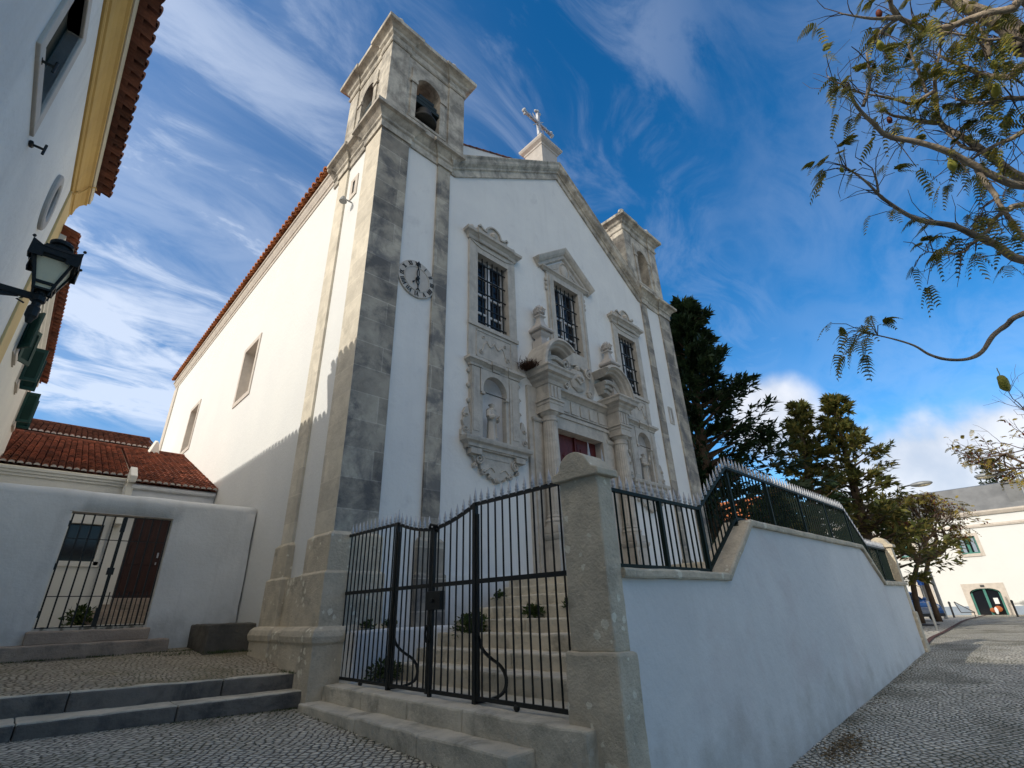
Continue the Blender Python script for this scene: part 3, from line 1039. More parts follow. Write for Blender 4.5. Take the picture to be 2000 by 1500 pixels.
# tower cornices at the foot of the belfries
TC = [(-0.2, 0.0), (0.05, 0.0), (0.05, 0.24), (0.10, 0.28), (0.10, 0.36), (0.20, 0.47), (0.24, 0.52), (0.34, 0.55), (0.34, 0.67), (0.25, 0.74), (-0.2, 0.80)]
for mirror in (False, True):
    X = (lambda x: 15.7 - x) if mirror else (lambda x: x)
    path = [(0.06, 3.05), (0.06, 2.60), (0.0, 2.60), (0.0, 2.0), (0.06, 2.0), (0.06, 0.91), (0.0, 0.91), (0.0, 0.0), (0.91, 0.0), (0.91, 0.06), (1.95, 0.06),
            (1.95, 0.0), (2.41, 0.0), (2.41, 0.06), (2.62, 0.06)]
    path = [(X(a), b) for a, b in path]
    if mirror:
        path = path[::-1]
    mb = MB()
    mb.sweep(path, TC, XY(12.50))
    mb.build('tower_cornice', M['stonetop'], CH)
    mb = MB()
    x0, x1 = sorted((X(0.1), X(2.62)))
    mb.box(x0, x1, 0.10, 3.0, 12.6, 13.28)
    mb.box(x0 + 0.02, x1 - 0.02 + (0.25 if not mirror else 0), 0.12, 2.98, 13.28, 13.72)
    mb.build('belfry_base', M['stonetop'], CH)

# raking cornice of the pediment
RC = [(a_ * 0.80, b_) for a_, b_ in [(0.0, -0.2), (0.0, 0.06), (-0.28, 0.06), (-0.31, 0.12), (-0.39, 0.12), (-0.48, 0.22), (-0.56, 0.25), (-0.68, 0.25), (-0.76, 0.30), (-0.80, 0.30), (-0.83, -0.2)]]
mb = MB()
mb.sweep([(2.0, 12.49 - 0.45), (2.62, 12.49), (7.85, 16.22), (13.08, 12.49), (13.7, 12.04)][1:4], RC, XZ(0.06))
mb.build('pediment_cornice', M['stonetop'], CH)

# belfries
def belfry(x0, x1):
    y0, y1 = 0.14, 2.9
    cx, cy = (x0 + x1) / 2, (y0 + y1) / 2
    b = MB()
    th = 0.62
    sill, spring = 13.92, 15.58
    hw = 0.455
    fx0, fx1 = x0, x1
    b.arch(x0, x1, 13.7, 16.7, cx - hw, cx + hw, sill, spring, XZ(y0), -th, 0, 14)
    b.arch(x0, x1, 13.7, 16.7, cx - hw, cx + hw, sill, spring, XZ(y1), 0, th, 14)
    b.arch(y0 + th, y1 - th, 13.7, 16.7, cy - hw * 0.9, cy + hw * 0.9, sill, spring, YZ(x0), -th, 0, 14)
    b.arch(y0 + th, y1 - th, 13.7, 16.7, cy - hw * 0.9, cy + hw * 0.9, sill, spring, YZ(x1), 0, th, 14)
    b.box(x0 + 0.05, x1 - 0.05, y0 + 0.05, y1 - 0.05, 13.6, 13.9)
    b.box(x0 + 0.05, x1 - 0.05, y0 + 0.05, y1 - 0.05, 16.55, 17.1)
    body = b.build('belfry', M['stonetop'], CH)
    # corner strips and arch surround stand proud
    e = 0.045
    for sx in (0, 1):
        for sy in (0, 1):
            xa, ya = (x0 - e, y0 - e) if (sx, sy) == (0, 0) else ((x1 - 0.60) if sx else x0 - e, (y1 - 0.58) if sy else y0 - e)
            b = MB()
            fx_, fy_ = XZ(y0) if sy == 0 else frame((0, y1, 0), (1, 0, 0), (0, 0, 1), (0, 1, 0)), YZ(x0) if sx == 0 else YZp(x1)
            b.fbox(fx_, *((x1 - 0.6, x1 + e) if sx else (x0 - e, x0 + 0.6)), 13.72, 16.68, -0.02, e)
            b.fbox(fy_, *((y1 - 0.58, y1 - .003) if sy else (y0 + .003, y0 + 0.58)), 13.72, 16.678, -0.02, e + .001)
            b.build('corner_strip', M['stonetop'], body)
    b = MB()
    for F, c, k in ((XZ(y0), cx, 1.0), (YZ(x0), cy, 0.9)):
        h = hw * k
        b.arch(c - h - 0.20, c + h + 0.20, sill - 0.2, spring + h + 0.20, c - h - 0.001, c + h + 0.001, sill, spring, F, 0.002, 0.04, 14)
        b.fbox(F, c - h - 0.26, c - h + 0.02, spring - 0.09, spring + 0.05, 0.003, 0.075)
        b.fbox(F, c + h - 0.02, c + h + 0.26, spring - 0.09, spring + 0.05, 0.003, 0.075)
        b.fbox(F, c - h - 0.26, c + h + 0.26, sill - 0.10, sill + 0.0, 0.003, 0.07)
    b.build('arch_surround', M['stonetop'], body)
    b = MB()
    CP = [(-0.2, 0.0), (0.03, 0.0), (0.06, 0.04), (0.06, 0.10), (0.03, 0.12), (0.03, 0.34), (0.10, 0.40), (0.12, 0.50), (0.22, 0.58), (0.32, 0.62), (0.33, 0.76), (0.25, 0.82), (-0.2, 0.88)]
    q = 0.045
    pth = [(x0 - q, y1 + q), (x0 - q, y1 - 0.58), (x0, y1 - 0.58), (x0, y0 + 0.58), (x0 - q, y0 + 0.58), (x0 - q, y0 - q), (x0 + 0.6, y0 - q), (x0 + 0.6, y0), (x1 - 0.6, y0), (x1 - 0.6, y0 - q),
           (x1 + q, y0 - q), (x1 + q, y1 + q), (x1 + q, y1 + q)][:12]
    b.sweep(pth, CP, XY(16.66), closed=True)
    b.box(x0 - 0.1, x1 + 0.1, y0 - 0.1, y1 + 0.1, 17.3, 17.56)
    b.build('belfry_cornice', M['stonetop'], body)
    for px, py in ((x0 + 0.15, y0 + 0.0), (x1 - 0.46, y0 + 0.0), (x0 + 0.06, y1 - 0.4), (x1 - 0.46, y1 - 0.1), (x0 + 0.06, cy)):
        b = MB()
        b.lathe((px, py, 17.55), [(0.25, -0.15), (0.25, 0.08), (0.18, 0.10), (0.18, 0.19), (0.11, 0.21)], 4)
        b.lathe((px, py, 17.55), [(0.085, 0.20), (0.08, 0.24), (0.135, 0.27), (0.16, 0.33), (0.14, 0.41), (0.085, 0.46), (0.01, 0.48)], 12)
        b.build('pinnacle', M['ring'], body)
    return cx, cy


BL = belfry(0.12, 2.94)
BR = belfry(12.86, 15.68)


def bell(c, r, hgt, axis, label):
    t = thing('church_bell', (c[0], c[1], c[2]), label, 'bell', 'bells in the belfries')
    b = MB()
    b.lathe((c[0], c[1], c[2]), [(r, 0.0), (r * 1.02, 0.05), (r * 0.86, hgt * 0.22), (r * 0.68, hgt * 0.5), (r * 0.60, hgt * 0.8), (r * 0.42, hgt * 0.96), (0.02, hgt)], 24)
    b.build('bell_body', M['bronze'], t, smooth=True)
    b = MB()
    for i in range(3):
        k = 0.5 - i * 0.10
        wd = r * (1.25 - i * 0.28)
        z0 = c[2] + hgt + i * 0.16
        if axis == 'x':
            b.box(c[0] - wd, c[0] + wd, c[1] - 0.13, c[1] + 0.13, z0, z0 + 0.15)
        else:
            b.box(c[0] - 0.13, c[0] + 0.13, c[1] - wd, c[1] + wd, z0, z0 + 0.15)
    b.build('bell_yoke', M['yoke'], t, bevel=0.015)
    b = MB()
    if axis == 'x':
        b.tube([(c[0] - r * 1.9, c[1], c[2] + hgt + 0.07), (c[0] + r * 1.9, c[1], c[2] + hgt + 0.07)], 0.035, 8)
    else:
        b.tube([(c[0], c[1] - r * 1.9, c[2] + hgt + 0.07), (c[0], c[1] + r * 1.9, c[2] + hgt + 0.07)], 0.035, 8)
    b.ball((c[0], c[1], c[2] - 0.02), 0.06, 8)
    b.build('clapper', M['iron'], t)


bell((BL[0] - 0.05, 0.26, 14.12), 0.42, 0.66, 'x', 'dark bronze bell with a stepped wooden yoke in the front arch of the near belfry')
bell((0.30, BL[1] + 0.05, 14.18), 0.36, 0.55, 'y', 'round bronze bell seen from below in the sunlit side arch of the near belfry')

# cross on its pedestal
t = thing('roof_cross', (7.95, 0.85, 17.4), 'ornate silver iron cross on a sunlit stone pedestal above the pediment', 'cross')
b = MB()
b.lathe((7.95, 0.85, 17.0), [(0.50, 0), (0.50, 1.30), (0.54, 1.34), (0.54, 1.42), (0.66, 1.52), (0.70, 1.60), (0.70, 1.68), (0.5, 1.74)], 4)
b.lathe((7.95, 0.85, 18.7), [(0.26, 0), (0.24, 0.14), (0.12, 0.2)], 12)
b.build('pedestal', M['ring'], t)
b = MB()
b.bar((7.95, 0.85, 18.8), (7.95, 0.85, 21.25), 0.13)
b.bar((7.08, 0.85, 20.55), (8.82, 0.85, 20.55), 0.12)
b.lathe((7.95, 0.85, 18.82), [(0.2, 0), (0.17, 0.12), (0.07, 0.3)], 10)
for e, d in (((7.95, 0.85, 21.3), (0, 0, 1)), ((7.05, 0.85, 20.55), (-1, 0, 0)), ((8.85, 0.85, 20.55), (1, 0, 0))):
    e, d = Vector(e), Vector(d)
    s_ = Vector((d.z, 0, d.x))
    b.ball(e + d * 0.07, 0.09, 8)
    b.ball(e + s_ * 0.14, 0.075, 8)
    b.ball(e - s_ * 0.14, 0.075, 8)
for sx in (-1, 1):
    for sz in (-1, 1):
        b.tube([(7.95 + sx * 0.06, 0.85, 20.55 + sz * 0.06), (7.95 + sx * 0.36, 0.85, 20.55 + sz * 0.40)], [0.045, 0.02], 6)
        b.tube([(7.95 + sx * (0.45 + 0.02 * i), 0.85, 20.55 + sz * (0.06 + 0.11 * math.sin(PI * i / 8))) for i in range(9)], 0.025, 6)
for i in range(5):
    b.ball((7.84, 0.80, 19.1 + 0.14 * i), 0.05, 6)
b.build('cross', M['silver'], t)

# side windows and slit
for (a, c, z0, z1) in SH[:2]:
    b = MB()
    F = YZ(0.06)
    wd = 0.17
    b.slab([[(a - wd, z0 - wd), (c + wd, z0 - wd), (c, z0), (a, z0)], [(c + wd, z0 - wd), (c + wd, z1 + wd), (c, z1), (c, z0)],
            [(c + wd, z1 + wd), (a - wd, z1 + wd), (a, z1), (c, z1)], [(a - wd, z1 + wd), (a - wd, z0 - wd), (a, z0), (a, z1)]],
           [[(a - wd, z0 - wd), (c + wd, z0 - wd), (c + wd, z1 + wd), (a - wd, z1 + wd)], [(a, z0), (c, z0), (c, z1), (a, z1)]], F, -0.75, 0.035)
    fr = b.build('side_window', M['frame'], CH)
    b = MB()
    b.fbox(F, a + .004, c - .004, z0 + .004, z1 - .004, -0.747, -0.70)
    b.build('blind_panel', M['courtwhite'], fr)
    b = MB()
    b.fbox(F, a + .006, a + 0.35, z0 + .006, z1 - .006, -0.69, -0.6)
    b.build('window_jamb', M['whitepaint'], fr)
b = MB()
F = YZ(0.06)
b.slab([[(1.27, 10.98), (1.71, 10.98), (1.56, 11.13), (1.42, 11.13)], [(1.71, 10.98), (1.71, 11.77), (1.56, 11.62), (1.56, 11.13)], [(1.71, 11.77), (1.27, 11.77), (1.42, 11.62), (1.56, 11.62)],
        [(1.27, 11.77), (1.27, 10.98), (1.42, 11.13), (1.42, 11.62)]], [[(1.27, 10.98), (1.71, 10.98), (1.71, 11.77), (1.27, 11.77)]], F, 0.0, 0.03)
sw = b.build('slit_window', M['frame'], CH)
b = MB()
b.fbox(F, 1.40, 1.58, 11.1, 11.65, -0.7, -0.6)
b.build('pane', M['rubber'], sw)
b = MB()
F = FF
b.slab([[(14.11, 6.86), (14.46, 6.86), (14.36, 6.97), (14.21, 6.97)], [(14.46, 6.86), (14.46, 7.62), (14.36, 7.52), (14.36, 6.97)], [(14.46, 7.62), (14.11, 7.62), (14.21, 7.52), (14.36, 7.52)],
        [(14.11, 7.62), (14.11, 6.86), (14.21, 6.97), (14.21, 7.52)]], [[(14.11, 6.86), (14.46, 6.86), (14.46, 7.62), (14.11, 7.62)]], F, -0.06, -0.03)
b.build('slit_window', M['stone2'], CH)
t = thing('wall_floodlight', (-0.1, 1.5, 10.7), 'small metal floodlight below the slit window high on the sunlit side wall', 'floodlight')
b = MB()
b.bar((0.06, 1.5, 10.78), (-0.16, 1.5, 10.78), 0.03)
b.build('bracket', M['grey'], t)
b = MB()
b.lathe((-0.2, 1.5, 10.66), [(0.11, 0), (0.10, 0.05), (0.05, 0.17), (0.02, 0.2)], 12)
b.build('lamp_head', M['grey'], t)

# clock
CXc, CZc = 1.46, 7.94
ck = MB()
ck.tube([(CXc, FY, CZc), (CXc, FY - 0.055, CZc)], 0.56, 48)
ck = ck.build('clock', M['clockface'], CH, bevel=0.008)
b = MB()
b.sweep([(CXc + 0.375 * math.cos(2 * PI * i / 48), CZc + 0.375 * math.sin(2 * PI * i / 48)) for i in range(48)], [(-0.012, 0.0), (0.012, 0.0), (0.012, 0.012), (-0.012, 0.012)], XZ(FY - 0.055), closed=True)
b.build('dial_ring', M['stone2'], ck)
b = MB()
NUM = ['XII', 'I', 'II', 'III', 'IIII', 'V', 'VI', 'VII', 'VIII', 'IX', 'X', 'XI']
Fc = XZ(FY - 0.055)


def stroke(mb_, p, q, wd, F, w0, w1):
    d = (Vector(q) - Vector(p)).normalized()
    n_ = Vector((-d.y, d.x)) * wd / 2
    p, q = Vector(p), Vector(q)
    mb_.prism([tuple(p - n_), tuple(q - n_), tuple(q + n_), tuple(p + n_)], F, w0, w1)


for h_, s_ in enumerate(NUM):
    a = PI / 2 - 2 * PI * h_ / 12
    er, et = Vector((math.cos(a), math.sin(a))), Vector((math.sin(a), -math.cos(a)))
    cen = Vector((CXc, CZc)) + er * 0.465
    wds = {'I': 0.045, 'V': 0.085, 'X': 0.085}
    tot = sum(wds[ch] for ch in s_)
    x = -tot / 2
    for ch in s_:
        wc = wds[ch]
        pt = lambda u, v: tuple(cen + et * (x + u) + er * v)
        if ch == 'I':
            stroke(b, pt(wc / 2, -0.06), pt(wc / 2, 0.06), 0.022, Fc, 0, 0.012)
        elif ch == 'V':
            stroke(b, pt(wc * .12, 0.06), pt(wc / 2, -0.06), 0.024, Fc, 0, 0.012)
            stroke(b, pt(wc * .88, 0.06), pt(wc / 2, -0.06), 0.013, Fc, 0, 0.0125)
        else:
            stroke(b, pt(wc * .12, 0.06), pt(wc * .88, -0.06), 0.024, Fc, 0, 0.012)
            stroke(b, pt(wc * .88, 0.06), pt(wc * .12, -0.06), 0.013, Fc, 0, 0.0125)
        x += wc
b.build('numeral_ring', M['iron'], ck)
Fh = XZ(FY - 0.085)
b = MB()
c0 = (CXc, CZc)
b.tube([(CXc, FY - 0.05, CZc), (CXc, FY - 0.11, CZc)], 0.05, 12)
for sg in (-1, 1):
    P = [(CXc, CZc), (CXc + sg * 0.035, CZc + 0.12), (CXc + sg * 0.03, CZc + 0.22), (CXc, CZc + 0.32)]
    for p, q in zip(P, P[1:]):
        stroke(b, p, q, 0.022, Fh, 0, 0.012)
stroke(b, (CXc, CZc + 0.3), (CXc, CZc + 0.42), 0.026, Fh, 0, 0.012)
b.prism([(CXc, CZc + 0.56), (CXc - 0.05, CZc + 0.46), (CXc, CZc + 0.41), (CXc + 0.05, CZc + 0.46)], Fh, 0, 0.012)
stroke(b, (CXc, CZc), (CXc - 0.13, CZc - 0.16), 0.02, Fh, 0, 0.012)
b.tube([(CXc - 0.13, FY - 0.085, CZc - 0.16), (CXc - 0.13, FY - 0.1, CZc - 0.16)], 0.03, 8)
b.build('minute_hand', M['iron'], ck)
b = MB()
for sg in (-1, 1):
    P = [(CXc, CZc), (CXc + 0.01 + sg * 0.04, CZc - 0.08), (CXc + 0.02 + sg * 0.03, CZc - 0.14), (CXc + 0.025, CZc - 0.2)]
    for p, q in zip(P, P[1:]):
        stroke(b, p, q, 0.02, XZ(FY - 0.07), 0, 0.01)
    stroke(b, (CXc + 0.03, CZc - 0.28), (CXc + 0.03 + sg * 0.06, CZc - 0.36), 0.02, XZ(FY - 0.07), 0, 0.01)
stroke(b, (CXc + 0.025, CZc - 0.19), (CXc + 0.03, CZc - 0.33), 0.024, XZ(FY - 0.07), 0, 0.0105)
b.build('hour_hand', M['iron'], ck)

# ---------------- front windows
def window_fill(cx, z0, z1, hw, parent):
    """joinery, dark panes and the projecting iron grille"""
    F = XZ(FY)
    b_ = MB()
    d0, d1 = -0.25, -0.19
    b_.fbox(F, cx - hw, cx - hw + 0.07, z0, z1, d0, d1)
    b_.fbox(F, cx + hw - 0.07, cx + hw, z0, z1, d0, d1)
    b_.fbox(F, cx - 0.075, cx + 0.075, z0, z1, d0, d1 + 0.01)
    nrow = 4
    for i in range(nrow + 1):
        zz = z0 + (z1 - z0) * i / nrow
        b_.fbox(F, cx - hw + 0.07, cx - 0.075, max(z0, zz - 0.035), min(z1, zz + 0.035), d0, d1 - 0.005)
        b_.fbox(F, cx + 0.075, cx + hw - 0.07, max(z0, zz - 0.035), min(z1, zz + 0.035), d0, d1 - 0.005)
    wj = b_.build('window_joinery', M['whitepaint'], parent)
    MB().fbox(F, cx - hw, cx + hw, z0, z1, -0.29, -0.235).build('pane', M['glass'], wj)
    g_ = MB()
    nv = 6
    for i in range(nv):
        x = cx - hw + 2 * hw * (i + 0.5) / nv
        g_.bar(F(x, z0 + 0.02, -0.09), F(x, z1 - 0.0, -0.09), 0.032)
    for i in range(5):
        zz = z0 + (z1 - z0) * (i + 0.5) / 5
        g_.bar(F(cx - hw - 0.02, zz, -0.07), F(cx + hw + 0.02, zz, -0.07), 0.034)
    g_.build('window_grille', M['iron'], parent)


def scroll(mb_, c, r, F, w0, w1, turns=1.25, start=0.0, hand=1, th=0.05):
    pts = []
    n = int(22 * turns)
    for i in range(n + 1):
        a = start + hand * 2 * PI * turns * i / n
        rr = r * (1 - 0.78 * i / n)
        pts.append((c[0] + rr * math.cos(a), c[1] + rr * math.sin(a)))
    mb_.sweep(pts, [(-th / 2, w0), (th / 2, w0), (th / 2, w1), (0, w1 + 0.015), (-th / 2, w1)], F)


def side_bay(cx, mx):
    F0 = XZ(FY)
    X = (lambda d: cx + d) if mx > 0 else (lambda d: cx - d)

    def fb(mb_, a, b_, z0, z1, w0, w1):
        p, q = sorted((X(a), X(b_)))
        mb_.fbox(F0, p, q, z0, z1, w0, w1)
    # window surround
    b_ = MB()
    h = 0.625
    z0, z1 = 7.37, 9.97
    o = 0.32
    b_.slab([[(cx - h - o, z0), (cx - h, z0), (cx - h, z1), (cx - h - o, z1)], [(cx + h, z0), (cx + h + o, z0), (cx + h + o, z1), (cx + h, z1)],
             [(cx - h - o, z1), (cx + h + o, z1), (cx + h + o, z1 + 0.42), (cx - h - o, z1 + 0.42)]],
            [[(cx - h - o, z0), (cx - h, z0), (cx - h, z1), (cx + h, z1), (cx + h, z0), (cx + h + o, z0), (cx + h + o, z1 + 0.42), (cx - h - o, z1 + 0.42)]], F0, -0.42, 0.07)
    fb(b_, -0.95, 0.95, 6.24, 7.37, -0.1, 0.055)
    fb(b_, -0.98, 0.98, 7.30, 7.42, 0.056, 0.10)
    wn = b_.build('window_surround', S2, CH)
    window_fill(cx, z0, z1, h, wn)
    # curved ears and cornice over the window
    b_ = MB()
    b_.sweep([(cx - 0.98, FY + 0.05), (cx - 0.98, FY - 0.09), (cx - 0.6, FY - 0.09), (cx - 0.6, FY - 0.13), (cx + 0.6, FY - 0.13), (cx + 0.6, FY - 0.09), (cx + 0.98, FY - 0.09), (cx + 0.98, FY + 0.05)],
             [(-0.05, 0), (0.01, 0), (0.03, 0.05), (0.03, 0.10), (0.10, 0.17), (0.16, 0.20), (0.17, 0.29), (0.12, 0.33), (-0.05, 0.35)], XY(10.36))
    b_.sweep([(cx - 0.9, 10.36), (cx - 0.72, 10.26), (cx - 0.5, 10.2), (cx + 0.5, 10.2), (cx + 0.72, 10.26), (cx + 0.9, 10.36)], [(0, 0.07), (0.035, 0.07), (0.035, 0.1), (0, 0.1)], F0)
    b_.build('window_cornice', S2, wn)
    b_ = MB()
    prof = [(-0.62, 0), (-0.62, 0.28), (-0.56, 0.34), (-0.45, 0.24), (-0.34, 0.22)] + [(0.30 * math.cos(PI - PI * i / 10), 0.22 + 0.30 * math.sin(PI * i / 10)) for i in range(11)] + [
        (0.34, 0.22), (0.45, 0.24), (0.56, 0.34), (0.62, 0.28), (0.62, 0)]
    b_.prism([(cx + a, 10.70 + c) for a, c in prof], F0, -0.05, 0.10)
    b_.sweep([(cx + a, 10.70 + c) for a, c in prof[1:-1]], [(-0.035, 0.08), (0.02, 0.08), (0.02, 0.15), (-0.035, 0.15)], F0)
    b_.lathe((cx, FY - 0.1, 10.93), [(0.01, -0.13), (0.09, -0.09), (0.13, 0), (0.09, 0.09), (0.01, 0.13)], 10)
    for sg in (-1, 1):
        b_.lathe((cx + sg * 0.88, FY - 0.08, 10.70), [(0.05, 0), (0.05, 0.06), (0.08, 0.1), (0.06, 0.17), (0.01, 0.2)], 8)
    b_.build('window_crest', S2, wn)
    # carved panel between window and niche
    b_ = MB()
    for (a0, a1, c0, c1) in ((-0.68, -0.65, 6.36, 7.22), (0.65, 0.68, 6.36, 7.22), (-0.68, 0.68, 7.19, 7.22), (-0.68, 0.68, 6.36, 6.39)):
        fb(b_, a0, a1, c0, c1, 0.056, 0.075)
    for sg in (-1, 1):
        pts = [(cx + sg * (0.02 + 0.26 * i / 8), 6.96 - 0.16 * math.sin(PI * i / 8)) for i in range(9)]
        b_.sweep(pts, [(-0.02, 0.05), (0.02, 0.05), (0.012, 0.085), (-0.012, 0.085)], F0)
        pts = [(cx + sg * (0.28 + 0.24 * i / 8), 6.9 - 0.34 * (i / 8) + 0.06 * math.sin(2 * PI * i / 8)) for i in range(9)]
        b_.sweep(pts, [(-0.018, 0.05), (0.018, 0.05), (0.01, 0.08), (-0.01, 0.08)], F0)
        scroll(b_, (cx + sg * 0.5, 6.56), 0.09, F0, 0.05, 0.07, 1.2, 0, sg, 0.03)
        scroll(b_, (cx + sg * 0.42, 7.02), 0.06, F0, 0.05, 0.07, 1.1, 0, -sg, 0.025)
    b_.build('relief_panel', S2, wn)
    # niche
    nx = cx - 0.05 * mx
    b_ = MB()
    b_.arch(cx - 0.9, cx + 0.88, 3.95, 6.02, nx - 0.43, nx + 0.43, 3.95, 5.42, F0, -0.08, 0.085, 16)
    b_.arch(nx - 0.52, nx + 0.52, 5.30, 5.98, nx - 0.43, nx + 0.43, 5.30, 5.42, F0, 0.086, 0.13, 16)
    fb(b_, -0.88, -0.60, 3.98, 5.98, 0.086, 0.125)
    fb(b_, 0.50, 0.86, 3.98, 5.98, 0.086, 0.125)
    fb(b_, -0.84, -0.64, 4.15, 5.85, 0.126, 0.14)
    fb(b_, 0.58, 0.80, 4.15, 5.85, 0.126, 0.14)
    for a in (nx - 0.50, nx + 0.38):
        b_.fbox(F0, a, a + 0.12, 5.24, 5.31, 0.02, 0.15)
    ni = b_.build('niche', S2, CH)
    b_ = MB()
    n = 14
    vs, fs = [], []
    for j, z in enumerate((3.95, 5.42)):
        for i in range(n + 1):
            a = PI * i / n
            vs.append((nx - 0.47 * math.cos(a), FY + 0.05 + 0.42 * math.sin(a), z))
    fs += [(i, i + 1, n + 2 + i, n + 1 + i) for i in range(n)]
    for j in range(1, 7):
        t_ = PI / 2 * j / 6
        for i in range(n + 1):
            a = PI * i / n
            vs.append((nx - 0.47 * math.cos(a) * math.cos(t_), FY + 0.05 + 0.42 * math.sin(a) * math.cos(t_), 5.42 + 0.47 * math.sin(t_)))
    for j in range(1, 7):
        q = (n + 1) * j
        fs += [(q + i, q + i + 1, q + n + 2 + i, q + n + 1 + i) for i in range(n)]
    b_.add(vs, fs)
    b_.fbox(F0, nx - 0.5, nx + 0.5, 3.9, 3.96, -0.5, 0.0)
    b_.build('niche_lining', M['whitepaint'], ni, smooth=True)
    b_ = MB()
    pth = [(cx - 0.92, FY + 0.05), (cx - 0.92, FY - 0.12), (cx - 0.55, FY - 0.12), (cx - 0.55, FY - 0.09), (cx - 0.12, FY - 0.09), (cx - 0.12, FY - 0.13), (cx + 0.1, FY - 0.13), (cx + 0.1, FY - 0.09),
           (cx + 0.5, FY - 0.09), (cx + 0.5, FY - 0.12), (cx + 0.9, FY - 0.12), (cx + 0.9, FY + 0.05)]
    b_.sweep(pth, [(-0.05, 0), (0.02, 0), (0.03, 0.06), (0.10, 0.12), (0.14, 0.14), (0.14, 0.22), (0.08, 0.25), (-0.05, 0.26)], XY(6.0))
    b_.build('niche_cornice', S2, ni)
    b_ = MB()
    pth = [(cx - 1.1, FY + 0.05), (cx - 1.1, FY - 0.22), (cx + 1.12, FY - 0.22), (cx + 1.12, FY + 0.05)]
    b_.sweep(pth, [(-0.1, 0), (-0.06, 0), (-0.04, 0.10), (0.0, 0.14), (0.06, 0.17), (0.08, 0.24), (0.08, 0.28), (-0.1, 0.30)], XY(3.66))
    b_.box(cx - 1.05, cx + 1.05, FY - 0.2, FY + 0.05, 3.70, 3.94)
    b_.box(cx - 0.95, cx - 0.6, FY - 0.2, FY + 0.02, 3.52, 3.66)
    b_.box(cx + 0.6, cx + 0.95, FY - 0.2, FY + 0.02, 3.52, 3.66)
    b_.build('niche_ledge', S2, ni)
    b_ = MB()
    half = [(0.92, 3.68), (0.90, 3.5), (0.80, 3.46), (0.74, 3.34), (0.66, 3.36), (0.58, 3.30), (0.55, 3.18), (0.45, 3.16), (0.40, 3.08), (0.30, 3.12), (0.22, 3.03), (0.13, 2.98), (0.07, 2.9), (0.0, 2.93)]
    poly = [(cx - a, z) for a, z in half] + [(cx + a, z) for a, z in half[::-1][1:]]
    b_.prism(poly, F0, -0.02, 0.10)
    for sg in (-1, 1):
        scroll(b_, (cx + sg * 0.62, 3.42), 0.13, F0, 0.09, 0.14, 1.6, PI / 2, sg, 0.045)
        scroll(b_, (cx + sg * 0.45, 3.12), 0.075, F0, 0.05, 0.11, 1.2, PI / 2, -sg, 0.04)
        scroll(b_, (cx + sg * 0.72, 3.26), 0.06, F0, 0.03, 0.10, 1.2, PI / 2, -sg, 0.035)
        scroll(b_, (cx + sg * 0.24, 3.02), 0.05, F0, 0.03, 0.10, 1.2, PI / 2, -sg, 0.03)
        b_.sweep([(cx + sg * (0.1 + 0.28 * i / 6), 3.16 + 0.10 * math.sin(PI * i / 6)) for i in range(7)], [(-0.02, 0.09), (0.02, 0.09), (0.0, 0.13)], F0)
    b_.ball((cx, FY - 0.09, 2.97), 0.09, 10, (1.1, 0.7, 0.8))
    b_.sweep([(cx - 0.42, 3.50), (cx + 0.42, 3.50)], [(-0.014, 0.09), (0.014, 0.09), (0.014, 0.115), (-0.014, 0.115)], F0)
    b_.build('niche_apron', S2, ni)
    b_ = MB()
    for sg in (-1, 1):
        xo = cx + sg * 0.88
        prof_ = [(0, 3.96), (0.30, 3.96), (0.30, 4.12), (0.22, 4.22), (0.27, 4.36), (0.20, 4.48), (0.24, 4.58), (0.17, 4.74), (0.10, 4.78), (0.06, 4.6), (0, 4.5)]
        b_.prism([(xo + sg * a, z) for a, z in prof_], F0, -0.02, 0.09)
        scroll(b_, (xo + sg * 0.17, 4.14), 0.10, F0, 0.06, 0.11, 1.4, 0, sg, 0.035)
        scroll(b_, (xo + sg * 0.17, 4.5), 0.07, F0, 0.06, 0.11, 1.3, 0, -sg, 0.03)
        for zz, rr in ((4.98, 0.07), (5.42, 0.075), (5.85, 0.07)):
            scroll(b_, (xo + sg * 0.03, zz), rr, F0, 0.0, 0.07, 1.2, 0, sg, 0.04)
            b_.ball((xo + sg * 0.03, FY - 0.05, zz), 0.06, 8, (1, 0.6, 1.2))
    b_.build('niche_volute', S2, ni)
    return nx


NXL = side_bay(LW, 1)
NXR = side_bay(RW, -1)


